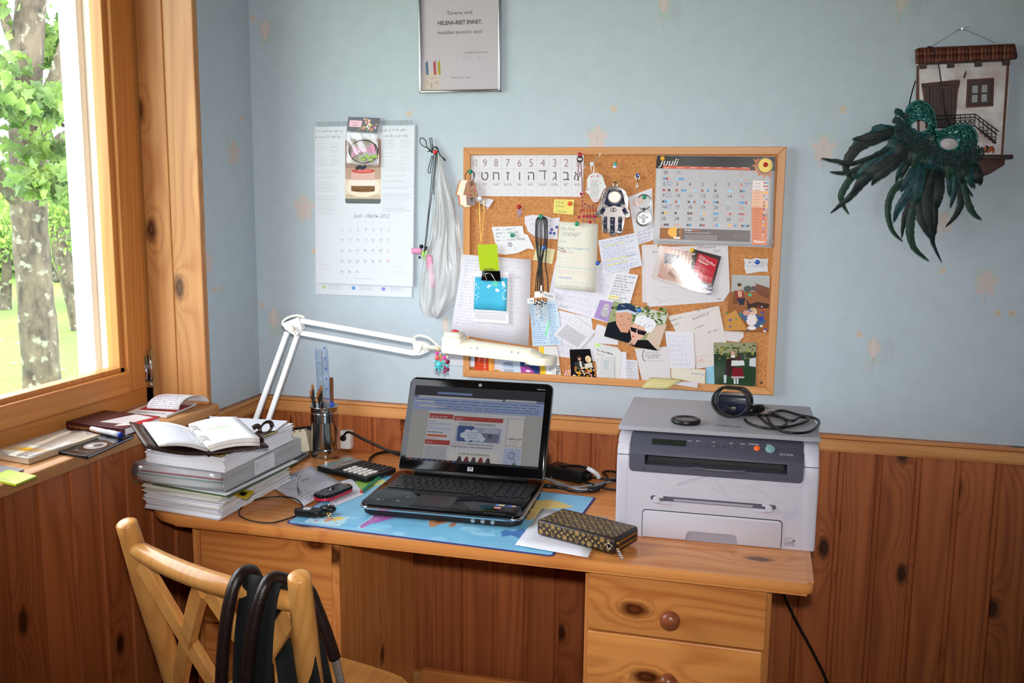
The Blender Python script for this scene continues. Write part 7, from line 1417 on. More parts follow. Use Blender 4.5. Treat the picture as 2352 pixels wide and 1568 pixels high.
def pair(pr,w,h,at):
 q=lambda x,y:at(*c4_(x,y));rg=random.Random(53);pr.rect(0,0,w,h,(150,160,120));pr.poly([q(480,620),q(805,695),q(770,800),q(480,760)],(196,200,186),2)
 for k in range(70):x=rg.uniform(250,790);y=rg.uniform(600,760)+(x-250)*.12-20;pr.ell(*q(x,y),rg.uniform(2.5,6),rg.uniform(2,4.5),rg.choice(((74,96,50),(110,130,70),(60,78,44),(140,150,96))),8,l=3+k*.02)
 pr.poly([q(640,830),q(790,800),q(705,1060),q(580,960)],(206,186,166),6)
 pr.poly([q(165,920),q(200,790),q(280,770),q(440,850),q(440,1000)],(26,30,36),7);pr.poly([q(275,690),q(330,650),q(440,690),q(440,800),q(400,890),q(330,880),q(285,800)],(204,152,124),8);pr.ell(*q(362,745),18,26,(206,156,128),20,l=8.5,rot=.15)
 pr.poly([q(285,670),q(305,605),q(390,590),q(470,625),q(490,690),q(400,660)],(40,58,88),9);pr.poly([q(280,668),q(400,655),q(495,692),q(480,712),q(390,680),q(290,690)],(190,200,212),10);pr.text(*q(330,625),'•••',9,(220,224,230),l=10,rot=-.15)
 for x,y in((338,722),(410,748)):pr.ring(*q(x,y),7,4.5,.7,(90,90,96));pr.ell(*q(x,y),2,1.3,(50,40,40),8,l=11)
 pr.line([q(358,735),q(350,780),q(366,786)],.7,(170,112,92),11);pr.line([q(318,800),q(345,812),q(375,812)],1.1,(164,92,86),11)
 pr.poly([q(400,1000),q(450,960),q(600,960),q(700,1068),q(480,1030)],(24,22,26),11);pr.poly([q(418,830),q(480,780),q(590,830),q(590,900),q(520,960),q(440,960)],(222,176,156),12);pr.poly([q(400,1000),q(440,955),q(500,960),q(470,1010)],(214,168,148),12)
 pr.poly([q(465,790),q(480,725),q(570,715),q(660,760),q(690,800),q(640,880),q(590,890),q(560,830)],(226,228,232),13);[pr.ell(*q(rg.uniform(490,650),rg.uniform(740,840)),1.4,1.2,(110,120,140),6,l=14)for _ in range(12)]
 pr.poly([q(425,830),q(490,850),q(485,890),q(435,870)],(30,26,30),14);pr.poly([q(495,858),q(590,880),q(570,915),q(500,900)],(30,26,30),14);pr.line([q(425,830),q(590,880)],1.4,(24,20,22),14);pr.ell(*q(455,925),4,1.7,(190,70,80),10,l=14,rot=-.3);pr.line([q(420,985),q(450,1000)],1.6,(60,30,30),14)
wp('photo_print','portrait photo of a man in a cap and a woman in sunglasses','photo',[c4_(260,570),c4_(805,695),c4_(700,1070),c4_(160,925)],[.018,.018,.020,.020],(150,160,120),pair,ink=INKG,rough=.15,group=PHG)
pin(*c4_(515,665),.020,(40,110,200),'light blue push pin in the couple portrait photo')
def kitty(pr,w,h,at):pr.ell(w*.56,h*.42,w*.26,h*.26,(176,172,176),14);pr.ell(w*.52,h*.70,w*.17,h*.15,(196,192,196),14,l=2);[pr.poly([(w*x,h*.76),(w*(x+.10),h*.78),(w*(x+.04),h*.92)],(186,182,186),3)for x in(.36,.58)];[pr.ell(w*x,h*.71,1.1,1.4,(60,60,60),8,l=4)for x in(.46,.58)];pr.text(w*.3,h*.1,'ubetribu',5,(90,60,120),l=3,shear=.2)
wp('kitten_card','lilac card with a grey kitten tucked behind the couple portrait','card',[c4_(125,558),c4_(275,590),c4_(215,785),c4_(60,735)],Ly(6),(176,146,206),kitty,rough=.3,group=NB)
def huri(pr,w,h,at):
 q=lambda x,y:at(*c4_(x,y));pr.text(*q(1050,765),'HURIMÄE 20',8,PEN,shear=.25,rot=.2,sx=.9);pr.text(*q(1095,680),'20. 10. 2010',8,PEN,shear=.25,rot=.17,sx=.9);pr.text(*q(805,790),'DORBEK FIE',6,PEN,shear=.25,rot=.18);pr.text(*q(815,840),'56421592',6.5,PEN,rot=.18);pr.text(*q(1070,855),'IV PÄEVA',6,PEN,rot=.2,shear=.2);pr.text(*q(1200,898),'430   460',6.5,PEN,rot=.15);pr.text(*q(1095,1190),'1 999',9,(230,110,80),rot=.15)
 for k in range(9):pr.line([q(1080-k*2,900+k*32),q(1390+k*4,830+k*32)],.35,(196,190,190))
 for k in range(4):pr.line([q(970+k*110,730-k*22),q(1075+k*95,1240-k*14)],.35,(190,186,188))
 pr.line([q(960,740),q(1330,640)],.5,(150,146,150));pr.line([q(1085,1130),q(1220,1110),q(1235,1170),q(1090,1195),q(1085,1130)],.6,(230,120,90))
wp('invoice','tilted hand-filled invoice with a red stamped sum, low on the board','paper',[c4_(800,722),c4_(1312,620),c4_(1440,1200),c4_(1080,1252)],Ly(3),(230,222,218),huri,outline=[(0,1),(1,1),(.98,.02),(.02,0),(.18,.6),(.0,.7)],group=NB)
wp('torn_note','white torn paper scrap showing between the child and folk photos','note',[c4_(1330,870),c4_(1580,880),c4_(1540,985),c4_(1380,975)],Ly(2),(230,222,222),None,outline=[(0,1),(.9,1),(1,.55),(.8,0),(0,.1)],group=NB)
wp('letter_sheet','white note with pale handwriting right of the couple portrait','paper',[c4_(770,870),c4_(1055,885),c4_(1075,1250),c4_(820,1240)],Ly(6),(232,230,238),lambda pr,w,h,at:hw(pr,w,h,7,(180,184,210),random.Random(44)),group=NB)
wp('torn_note','torn greyish note with a bracket and phone number below the portrait','note',[c4_(470,1045),c4_(805,1025),c4_(835,1370),c4_(515,1375)],Ly(7),(226,222,224),lambda pr,w,h,at:[pr.text(*at(*c4_(570,1098)),'Sülvi Barkalaja',6,GRY,shear=.3),pr.text(*at(*c4_(575,1125)),'Anne Mihailova',6.4,PEN,shear=.3),pr.text(*at(*c4_(595,1150)),'5015770',8,PEN,shear=.2),pr.line([at(*c4_(x,y))for x,y in((565,1060),(550,1080),(552,1105),(540,1115),(553,1125),(553,1155),(575,1175))],1.6,(40,40,44)),pr.line([at(*c4_(580,1165)),at(*c4_(760,1170))],.6,GRY)]and None,outline=[(0,1),(.3,.98),(1,1),(.97,.7),(1,.35),(.98,0),(.1,0),(.05,.4)],group=NB)
wp('index_card','cream card at the bottom edge of the board left of the folk photo','card',[c4_(832,1240),c4_(1175,1258),c4_(1172,1405),c4_(835,1340)],Ly(8),(232,226,208),lambda pr,w,h,at:pr.text(*at(*c4_(1030,1300)),'Aspasula Saa',6.5,(110,120,190),shear=.3)and None,group=NB)
wp('blue_slip','light blue slip between the cream card and the folk photo','paper',[c4_(1180,1230),c4_(1262,1215),c4_(1268,1410),c4_(1178,1400)],Ly(3),(150,206,230),lambda pr,w,h,at:pr.line([(2,h*.3),(w*.5,h*.55),(w*.8,h*.4)],.6,(90,140,190))and None,group=NB)
wp('lined_slip','narrow lined paper slip left of the bracket note','paper',[c4_(385,1155),c4_(495,1165),c4_(515,1368),c4_(388,1360)],Ly(4),(226,226,234),lambda pr,w,h,at:[pr.rect(2,h*.1*k,w-4,.5,(150,156,190))for k in range(1,10)]and hw(pr,w,h,6,GRY,random.Random(3)),group=NB)
wp('index_card','plain white card behind the doctor note at the bottom','card',[c4_(290,1075),c4_(385,1082),c4_(388,1362),c4_(290,1352)],Ly(5),(232,232,240),None,group=NB)
wp('letter_sheet','crumpled white scrap directly above the doctor note','paper',[c4_(80,800),c4_(300,830),c4_(310,1010),c4_(55,990)],Ly(4),(228,226,234),None,outline=[(0,.6),(.05,1),(.3,.97),(.6,.85),(1,.7),(.98,0),(0,0)],group=NB)
def doc(pr,w,h,at):pr.rect(*[v-1 for v in at(*c4_(75,1018))],13,7,(196,240,130),.6);pr.text(*at(*c4_(80,1016)),'1220',5.5,GRY);pr.text(*at(*c4_(150,1022)),'PEREMEDITSIINI',4,(150,180,200),shear=.2);pr.text(*at(*c4_(120,1042)),'NÕUSTAMISKESKUS',4,(150,180,200),shear=.2);pr.text(*at(*c4_(90,1068)),'Dr. Anne Minka',7,(46,44,50),bold=.02,rot=-.1,sx=.9);[pr.text(*at(*c4_(88,1165+27*k)),'ETKNR'[k],5,(60,58,64),bold=.02)for k in range(5)];pr.words(*at(*c4_(92,1105)),20,1.4,(130,130,140),RNG)
wp('doctor_note','white appointment note reading Dr. with a green highlighted number','note',[c4_(60,985),c4_(340,1045),c4_(318,1350),c4_(80,1345)],Ly(6),(230,228,226),doc,outline=[(0,1),(.85,1),(1,.88),(.97,0),(.06,0)],group=NB)
wp('receipt','small crumpled grey receipt stuck over the doctor note','receipt',[c4_(115,1125),c4_(268,1125),c4_(262,1345),c4_(108,1335)],[Ly(8),Ly(8),.020,.020],(216,216,216),lambda pr,w,h,at:[pr.words(w*.35+k*3,h*.2,1,.5,GRY,RNG)for k in range(1)]and[pr.hand(w*.3,h*.8-k*4,w*.3,3,(110,160,170),random.Random(k),.35)for k in range(6)]and None,outline=[(0,.9),(.15,1),(.3,.95),(.5,1),(1,.98),(.96,.5),(1,0),(0,.03),(.04,.5)],group=NB)
def wed(pr,w,h,at):
 q=lambda x,y:at(*c2(x,y));rg=random.Random(55);pr.rect(0,0,w,h,(22,20,22));pr.ell(*q(1385,1210),4.5,6,SKIN,14,l=3);pr.ell(*q(1380,1195),5,3.6,(60,46,36),12,l=4);pr.poly([q(1340,1250),q(1430,1240),q(1450,1320),q(1330,1320)],(54,60,58),2);pr.poly([q(1385,1240),q(1405,1240),q(1420,1310),q(1395,1300)],(216,210,196),3);pr.ell(*q(1480,1220),8,9,(232,214,160),14,l=3);pr.ell(*q(1470,1225),4,5.5,(216,172,148),12,l=4);pr.poly([q(1440,1270),q(1520,1255),q(1530,1310),q(1450,1320)],(216,206,196),3)
 for k in range(60):pr.ell(*q(rg.uniform(1320,1550),rg.uniform(1310,1415)),rg.uniform(1.5,3.4),rg.uniform(1.5,3),rg.choice(((236,186,40),(226,160,40),(190,40,50),(230,214,190),(90,110,60),(206,150,160))),8,l=5+k*.05)
wp('photo_print','small dark photo of two people behind a bank of flowers','photo',[c2(1283,1118),c2(1500,1112),c2(1560,1420),c2(1300,1410)],Ly(5),(22,20,22),wed,ink=INKG,rough=.15,group=PHG)
wp('sim_card_holder','striped red and white chip card corner beside the flower photo','card',[c2(1250,1335),c2(1300,1325),c2(1300,1410),c2(1232,1405)],Ly(4),(206,60,66),lambda pr,w,h,at:[pr.poly([(w*(-.2+.4*k),0),(w*(0+.4*k),0),(w*(.2+.4*k),h),(w*(.0+.4*k),h)],(230,224,226),1)for k in(0,1,2)]+[pr.poly(rrect(w*.35,w*.85,h*.35,h*.75,1,2),(206,160,80),3)]and None,rough=.3,group=NB)
CD='business cards along the bottom of the board'
def redc(pr,w,h,at):pr.rect(w*.72,0,w*.28,h,(232,150,60));pr.rect(w*.78,0,w*.05,h,(240,190,110),2);pr.text(w*.58,3,'5 310 310 6',8.5,(244,226,216),rot=pi/2,l=3);pr.text(w*.28,h*.55,'Klienditugi',5,(244,226,216),rot=pi/2,l=3)
wp('phone_card','orange-red card with a vertical phone number under the lamp head','card',[c2(275,1150),c2(480,1160),c2(485,1362),c2(280,1352)],Ly(3),(220,74,40),redc,rough=.3,group=CD)
wp('phone_card','white handwritten card between the orange card and hostel card','card',[c2(485,1160),c2(560,1165),c2(565,1365),c2(488,1360)],Ly(2),(228,226,236),lambda pr,w,h,at:[hw(pr,w,h,6,(190,186,220),random.Random(5)),pr.ell(w*.4,h*.1,8,4,(206,160,100),12)]and None,group=CD)
wp('hostel_card','pale blue hostel card with a sun logo under the lamp head','card',[c2(550,1165),c2(750,1180),c2(770,1380),c2(570,1368)],Ly(4),(206,222,238),lambda pr,w,h,at:[pr.text(*at(*c2(640,1270)),"MOMO'S",6,(60,84,130),'c',bold=.01),pr.text(*at(*c2(635,1292)),'HOSTEL',8,(60,84,130),'c',bold=.02),pr.ring(*at(*c2(640,1248)),6,6,.7,(90,110,150))]+[pr.line([at(*c2(590,1300+k*8)),at(*c2(620,1296+k*8)),at(*c2(650,1302+k*8)),at(*c2(690,1298+k*8))],.7,(110,140,190))for k in range(2)]+[pr.words(*at(*c2(590,1330+k*11)),26,1.2,(110,112,130),RNG)for k in range(4)]and None,group=CD)
wp('purple_card','purple and blue picture card right of the hostel card','card',[c2(745,1200),c2(950,1215),c2(965,1385),c2(770,1378)],Ly(3),(56,76,140),lambda pr,w,h,at:[pr.poly([at(*c2(x,y))for x,y in((760,1290),(850,1300),(910,1350),(905,1382),(770,1376))],(166,70,160),1),pr.ell(*at(*c2(845,1345)),7,3,(230,214,230),12,l=2),pr.poly([at(*c2(x,y))for x,y in((800,1190),(890,1215),(885,1290),(810,1280))],(206,200,196),1),pr.poly([at(*c2(x,y))for x,y in((830,1210),(850,1212),(850,1280),(832,1278))],(60,56,60),2)]and None,rough=.25,group=CD)
def tele(pr,w,h,at):q=lambda x,y:at(*c2(x,y));pr.poly([q(965,1085),q(1010,1090),q(1030,1388),q(975,1382)],(240,196,30),1);pr.poly(rrect(q(1038,1390)[0],q(1095,1390)[0],q(1038,1390)[1],q(1060,1296)[1],2,3),(240,240,240),2);pr.box(q(1038,1390)[0],q(1038,1390)[1],12,19,.5,(200,180,90));pr.text(*q(1175,1392),'TELE2',11,(24,24,28),rot=pi/2-.12,bold=.03,l=3,sx=.9);pr.text(*q(1084,1358),'TELE2',5,(60,60,64),rot=pi/2-.12,bold=.02,l=4,sx=.9)
wp('phone_operator_card','white and yellow mobile operator card with vertical lettering','card',[c2(955,1085),c2(1150,1082),c2(1192,1402),c2(975,1388)],Ly(5),(234,232,232),tele,rough=.3,group=CD)
wp('sticky_note','curling yellow sticky note lapping over the bottom frame','note',[c4_(630,1332),c4_(945,1355),c4_(805,1452),c4_(535,1442)],[.0235,.024,.040,.040],(226,214,150),lambda pr,w,h,at:hw(pr,w,h,4,(170,160,130),random.Random(9),.3,.8),bump=lambda u,v:.004*sin(pi*v),nu=4,nv=6,group=NB)
wp('paper_strip','white paper strip lapping over the bottom frame beside the sticky note','note',[c4_(810,1372),c4_(1105,1380),c4_(1095,1440),c4_(800,1395)],[.0225,.0225,.032,.032],(226,222,230),None,group=NB)
# ================================================================== CHARMS ON THE BOARD
def plate_px(b,pts,d,th,cf_,mi=0,r=0.0006,o0=None):
 """solid plate whose outline is given by pixels, standing d in front of the wall, th thick"""
 P=[WY(*cf_(*q),-d)for q in pts];prism(b,[(p.x-o0.x,p.z-o0.z)for p in P],0,th,M=Matrix(((1,0,0,0),(0,0,-1,-d-o0.y),(0,1,0,0),(0,0,0,1))),r=r,seg=2,mi=mi)
def ringat(b,c,r,t,n=24,sx=1,sz=1):tube(b,[c+Vector((r*sx*cos(a),0,r*sz*sin(a)))for a in[2*pi*i/n for i in range(n)]],t,6,closed=True)
wh=thing('wooden_hand_charms','fan of wooden hand-shaped charms with flowers at the board corner','charms',WY(1078,432,-.026));WHO=wh.location.copy();c5=lambda x,y:(1040+x/13.07,380+y/13.07)
HAND=[(450,440),(390,560),(370,700),(320,850),(330,885),(410,890),(420,1190),(500,1180),(520,1240),(590,1235),(610,1180),(690,1195),(690,910),(760,910),(760,860),(710,700),(690,560),(620,460),(540,435)]
M_CRW=mat('unpainted_wood_edge',(236,222,204),.6);M_TAN=mat('charm_tan',(190,120,70),.5)
for k in range(5,0,-1):
 b=nb();plate_px(b,[(x-k*48,y+(8 if k%2 else 0))for x,y in HAND],.0235+(5-k)*.0012,.0012,c5,o0=WHO);obj('hand_tag',b,M_TAN if k==5 else M_CRW,wh)
b=nb();plate_px(b,HAND,.0298,.0020,c5,o0=WHO);front=obj('hand_tag',b,mat('charm_brown',(168,116,92),.4),wh);dF=.0320
def prpx(parent,o0,d,cf_,fn,m=INKM,name='print'):
 """print laid on a plane d in front of the wall, drawn in metres*1000 of world x / z"""
 p=Pr(1,1);q=lambda x,y:(lambda v:(v.x*1000,v.z*1000))(WY(*cf_(x,y),-d));fn(p,q);return p.build(lambda u,v,l:Vector((u/1000-o0.x,-d-l-o0.y,v/1000-o0.z)),parent,m,name)
def bouquet(p,q):
 rg=random.Random(3);p.poly([q(440,960),q(680,960),q(680,1180),q(440,1180)],(132,122,124),1)
 for k in range(44):x,y=rg.gauss(560,80),rg.gauss(790,80);p.ell(*q(x,y),rg.uniform(.8,2.0),rg.uniform(.8,2.0),rg.choice(((190,70,120),(206,100,140),(110,130,70),(150,40,90),(170,160,90),(90,50,80))),8,l=2+k*.05)
 p.poly([q(500,960),q(640,960),q(580,1040),q(590,1075),q(640,1080),q(490,1080),q(550,1070),q(560,1040)],(86,66,50),5)
prpx(wh,WHO,dF,c5,bouquet)
b=nb();ringat(b,WY(*c5(565,545),-.0325)-WHO,.0033,.0010);obj('grommet',b,M_BLACK,wh,smooth=True)
b=nb();tube(b,spline([WY(*c5(x,y),-.031)-WHO for x,y in((560,520),(600,450),(650,340),(640,240),(560,150),(470,150),(400,240),(375,330),(385,430))],6),.0010,6);obj('cord',b,M_CORD,wh,smooth=True)
pin(*c5(520,185),.024,PG_,'green push pin holding the wooden hand charms',(0,.4))
gc=thing('gold_chain','fine gold chain necklace hanging from a white pin on the board','necklace',WY(*ck(378,660),-.018));GO=gc.location.copy()
for P in(((375,670),(375,800),(378,950),(385,1100),(390,1200)),((375,670),(370,800),(380,1000),(393,1180)),((400,650),(425,660),(430,760),(420,950),(405,1100),(395,1200)),((400,650),(415,680),(425,800),(410,1000),(395,1190))):
 b=nb();tube(b,spline([WY(*ck(x,y),-.0185-.001*RNG.random())-GO for x,y in P],8),[.0004+.0003*(i%2)for i in range(len(P)*8-7)],6);obj('chain_strand',b,M_GOLD,gc,smooth=True)
pin(*ck(376,655),.016,PW_,'white push pin holding the gold chain')
bk=thing('key_necklaces','bunch of black cords with silver key pendants and price tags','necklaces',WY(*ck(1110,880),-.022));KB=bk.location.copy()
for i,(xt,xa,xb)in enumerate(((1060,1048,1080),(1075,1060,1095),(1090,1075,1085),(1105,1100,1100),(1120,1120,1095),(1135,1150,1110),(1150,1165,1120),(1165,1180,1090),(1178,1185,1165))):
 dd=.020+.0018*(i%4);P=[(1110,862),(xt if i>4 else xt,905),(xa,1000),(xa,1150),((xa+xb)/2,1300),(xb,1450),(xb+6*(i-4),1600),(xb+9*(i-4),1780)]
 b=nb();tube(b,spline([WY(*ck(x,y),-dd)-KB for x,y in P],6),.0014,6);obj('cord',b,M_CORD,bk,smooth=True)
for i,(x,y0,y1)in enumerate(((900,640,860),(935,650,800),(975,640,780),(1020,640,840),(950,600,760))):
 b=nb();p0_,p1_=WY(*c2(x,y0),-.024)-KB,WY(*c2(x+6,y1),-.024)-KB
 for k in range(12):c=p0_+(p1_-p0_)*(k/11);ringat(b,c,.0022,.0006,8,1 if k%2 else .4,1.2)
 obj('chain_pendant',b,M_CHROME,bk,smooth=True)
for x,y,r in((940,610,.0065),(970,625,.0065),(1000,605,.005),(915,630,.005),(1025,620,.005),(985,655,.004)):b=nb();ball(b,WY(*c2(x,y),-.025)-KB,r,10,s=(1,.6,1));obj('key_bow',b,M_CHROME,bk,smooth=True)
for pts in(((915,505),(1000,500),(995,565),(910,570)),((1010,500),(1132,540),(1115,595),(1000,560)),((835,580),(905,565),(905,625),(840,635)),((975,440),(992,440),(990,520),(972,520))):
 b=nb();plate_px(b,pts,.0275,.0005,c2,r=0,o0=KB);obj('price_tag',b,mat('tag_white',(228,228,230),.5),bk)
def bars(p,q):
 for k in range(9):p.poly([q(1020+k*11,520+k*3),q(1025+k*11,521+k*3),q(1020+k*11,555+k*3),q(1015+k*11,554+k*3)],(70,70,74),1)
 for k in range(6):p.poly([q(862+k*6,592),q(865+k*6,592),q(866+k*6,615),q(863+k*6,615)],(90,90,94),1)
prpx(bk,KB,.0281,c2,bars,INK,'bar_code')
pin(*ck(1108,872),.022,PG_,'green push pin holding the black key cords')
ch_=thing('blessing_hand','white ceramic hand amulet with a printed blessing and pink flowers','amulet',WY(*ck(1770,520),-.026));CH=ch_.location.copy()
b=nb();plate_px(b,[(1740,350),(1790,345),(1840,370),(1868,420),(1878,490),(1903,505),(1898,530),(1862,560),(1845,580),(1825,660),(1800,698),(1760,705),(1730,690),(1705,640),(1692,605),(1655,592),(1645,560),(1672,520),(1662,440),(1685,380)],.022,.004,ck,r=.0012,o0=CH);obj('hand_plate',b,mat('glazed_ceramic',(222,222,220),.2,coat=.4),ch_,smooth=True)
def bless(p,q):
 rg=random.Random(6)
 for k in range(9):a=q(1705,470+k*20);p.words(a[0],a[1],23-abs(k-4)*1.0,.9,(86,80,84),rg)
 p.words(*q(1700,445),22,1.2,(190,70,110),rg)
 for k in range(34):x,y=rg.choice(((rg.gauss(1740,30),rg.gauss(385,15)),(rg.gauss(1800,30),rg.gauss(390,14)),(rg.gauss(1780,25),rg.gauss(675,12)),(rg.gauss(1665,12),rg.gauss(550,14)),(rg.gauss(1850,12),rg.gauss(450,20))));p.ell(*q(x,y),rg.uniform(.7,1.8),rg.uniform(.7,1.6),rg.choice(((206,80,120),(224,130,160),(120,150,120),(190,60,110))),8,l=2+k*.04)
prpx(ch_,CH,.0261,ck,bless)
b=nb();tube(b,spline([WY(*ck(x,y),-.0255)-CH for x,y in((1735,355),(1712,300),(1718,250),(1745,265),(1748,310),(1742,360))],5),.0009,6);tube(b,spline([WY(*ck(x,y),-.022)-CH for x,y in((1620,310),(1660,250),(1725,240),(1770,190),(1815,150),(1820,110))],6),.0010,6);obj('silver_cord',b,M_SILVER,ch_,smooth=True)
pin(*ck(1724,246),.016,(214,218,222),'pale grey push pin holding the blessing hand')
rs=thing('red_bead_strand','strand of red and pink glass beads with a fringe, left of the silver hand','beads',WY(*ck(1578,185),-.024));RS=rs.location.copy()
b=nb();ringat(b,WY(*ck(1578,185),-.025)-RS,.0068,.0014);obj('black_ring',b,M_BLACK,rs,smooth=True);b=nb();ringat(b,WY(*ck(1580,185),-.0265)-RS,.0042,.0012);obj('silver_ring',b,M_CHROME,rs,smooth=True)
b=nb();tube(b,spline([WY(*ck(x,y),-.025)-RS for x,y in((1570,225),(1556,330),(1552,410))],4),.0011,6);tube(b,spline([WY(*ck(x,y),-.025)-RS for x,y in((1590,225),(1598,350),(1605,470),(1605,580))],4),.0011,6);obj('red_cord',b,mat('crimson_cord',(130,30,48),.5),rs,smooth=True)
b=nb();ball(b,WY(*ck(1553,430),-.025)-RS,.003,8);ball(b,WY(*ck(1556,412),-.025)-RS,.0022,8);obj('silver_hand_charm',b,M_CHROME,rs,smooth=True)
BRED,BPNK,BSLV=mat('bead_crimson',(186,30,70),.15,coat=.5),mat('bead_rose',(222,150,140),.2,coat=.4),M_CHROME
def bead_at(x,y,r,m):b=nb();ball(b,WY(*ck(x,y),-.0255)-RS,r,8);obj('bead',b,m,rs,smooth=True)
bead_at(1593,602,.0040,BRED);bead_at(1628,600,.0022,BRED)
for k in range(10):bead_at(1603+(k%2)*6,632+k*18,.0020,(BRED,BSLV,BPNK)[k%3])
for k in range(12):t=k/11;bead_at(1620+165*t,712+36*sin(pi*t)-4*t,.0020,(BPNK,BSLV,BRED)[k%3])
for i,(x0,x1)in enumerate(((1630,1620),(1665,1662),(1698,1700),(1735,1742),(1770,1760),(1600,1552))):
 n_=10
 for k in range(n_):t=k/(n_-1);bead_at(x0+(x1-x0)*t,(745 if i<5 else 770)+(190 if i<5 else 165)*t,.0038 if k==6 else .0018,BRED if k in(2,3,6)else(BPNK,BSLV)[k%2])
bead_at(1700,940,.0042,BRED);bead_at(1612,942,.0026,BPNK);bead_at(1745,945,.0026,BPNK);pin(*ck(1576,130),.016,(170,24,40),'dark red push pin at the top of the red bead strand')
hs_=thing('silver_hand_amulet','large ornate silver hand amulet with dark blue enamel on the board','amulet',WY(*ck(1980,800),-.028));HS=hs_.location.copy()
OUT=[(2000,500),(1930,515),(1870,570),(1835,650),(1815,740),(1790,800),(1762,840),(1775,870),(1810,880),(1848,862),(1840,950),(1845,1040),(1870,1075),(1905,1070),(1920,1040),(1928,1085),(1962,1112),(2000,1100),(2016,1050),(2032,1080),(2065,1088),(2095,1060),(2110,960),(2115,884),(2150,892),(2188,876),(2184,840),(2152,780),(2162,660),(2132,570),(2070,515)]
M_ENAM=mat('blue_enamel',(28,36,64),.2,coat=.5);dh=.0275
b=nb();plate_px(b,OUT,.023,.0035,ck,r=.001,o0=HS);obj('hand_plate',b,mat('antique_silver',(206,198,196),.28,metal=1),hs_,smooth=True)
HP=lambda x,y,d=dh:WY(*ck(x,y),-d)-HS
for pts in(((1870,720),(1900,640),(1920,560),(1985,545),(2080,560),(2110,650),(2120,720),(2050,760),(1990,740),(1930,760)),((1862,880),(1905,870),(1905,1040),(1862,1040)),((1940,880),(2000,880),(1998,1070),(1942,1070)),((2036,880),(2090,885),(2078,1055),(2036,1050)),((1800,830),(1850,760),(1890,790),(1850,850)),((2080,790),(2120,760),(2160,840),(2110,850))):
 b=nb();plate_px(b,pts,.0262,.0006,ck,r=0,o0=HS);obj('enamel_inlay',b,M_ENAM,hs_)
b=nb();lathe(b,[(.0155,0),(.0155,.0012),(.0135,.002),(.001,.002)],28,frame(HP(1998,640,.0265),(1,0,0),(0,0,1)));obj('medallion',b,mat('pale_silver',(208,200,192),.35,metal=.8),hs_,smooth=True,angle=12)
prpx(hs_,HS,.0287,ck,lambda p,q:p.text(*q(1998,668),'חי',17,(244,240,236),'c',bold=0),INKM,'lettering')
b=nb();ring_pts=[]
for i in range(44):a=2*pi*i/44;ball(b,HP(1998,640,.028)+Vector((.0172*cos(a),0,.0172*sin(a))),.0011,6)
S=[Vector((x,y,0))for x,y in OUT];cen=Vector((1980,780,0));SP=spline(S,4,True)
for p_ in SP:q_=p_+(cen-p_)*.055;ball(b,HP(q_.x,q_.y,.0272),.0010,6)
o=obj('beaded_rim',b,mat('antique_silver',(206,198,196),.28,metal=1),hs_,smooth=True);o['kind']='stuff'
for x,y,r in((1880,620,.005),(2105,620,.005),(1880,735,.0068),(2090,730,.0068),(1820,825,.005),(2140,840,.005),(1885,900,.0045),(1885,960,.004),(1885,1030,.005),(1968,910,.004),(1968,970,.005),(1965,1050,.005),(2060,895,.0045),(2058,960,.004),(2056,1025,.005)):
 b=nb();ringat(b,HP(x,y,.0274),r,.0008,14);ball(b,HP(x,y,.0272),r*.45,8,s=(1,.5,1));obj('ornament',b,M_CHROME,hs_,smooth=True)
b=nb();ringat(b,HP(1978,795,.0272),.008,.0009,18,1,.5);ball(b,HP(1978,795,.0272),.0028,8);obj('eye_ornament',b,M_CHROME,hs_,smooth=True)
b=nb();ringat(b,HP(2003,488,.0255),.0055,.0016,18);obj('hanging_loop',b,M_CHROME,hs_,smooth=True)
b=nb();tube(b,[HP(1990,480,.025),HP(1978,300,.024)],.0006,6);tube(b,[HP(2006,480,.025),HP(2012,300,.024)],.0006,6);tube(b,[HP(1995,290,.024),HP(2015,210,.020)],.0009,6);obj('string',b,M_GOLD,hs_)
b=nb();ball(b,HP(2000,245,.024),.0052,12,s=(1,1,.75));obj('turquoise_bead',b,mat('bead_turq',BEADC['turq'],.15,coat=.5),hs_,smooth=True);b=nb();ball(b,HP(1998,278,.024),.0056,12,s=(1,1,.75));obj('glass_bead',b,mat('glass_bead_white',(222,226,232),.1,coat=.6),hs_,smooth=True);b=nb();ball(b,HP(2012,215,.022),.0030,10);obj('brass_bead',b,M_GOLD,hs_,smooth=True)
kr=thing('hand_key_ring','round jewelled hand key ring on a green pin left of the calendar','key ring',WY(*c3_(412,700),-.022));KR=kr.location.copy();K3=lambda x,y,d=.0235:WY(*c3_(x,y),-d)-KR
b=nb();ringat(b,K3(412,698),.0178,.0015,32);ringat(b,K3(414,699,.0255),.0178,.0012,32);obj('split_ring',b,M_CHROME,kr,smooth=True)
b=nb();cy(b,K3(412,770),K3(412,802),.0032,n=12);obj('swivel',b,mat('gunmetal',(70,70,72),.25,metal=.9),kr,smooth=True)
b=nb();lathe(b,[(.001,0),(.0150,0),(.0195,.0004),(.0195,.0022),(.0165,.0028),(.0150,.0016),(.001,.0016)],32,frame(K3(408,896),(1,0,0),(0,0,1)));obj('medal',b,M_SILVER,kr,smooth=True,angle=12)
for k in range(16):a=2*pi*k/16;b=nb()if k==0 else b;ball(b,K3(408,896,.0266)+Vector((.0178*cos(a),0,.0178*sin(a))),.0007,6)
o=obj('rim_dot',b,M_BLACK,kr);o['kind']='stuff'
for x,y in((408,850),(392,865),(424,865),(408,880),(380,885),(438,885),(395,900),(422,900),(408,915),(395,930),(422,930),(408,945),(360,880),(456,880)):b=nb();ball(b,K3(x,y,.0262),.0021,8);obj('crystal',b,mat('crystal',(228,226,230),.05,metal=.6),kr,smooth=True)
pin(*c3_(418,638),.020,PG_,'green push pin holding the round key ring')
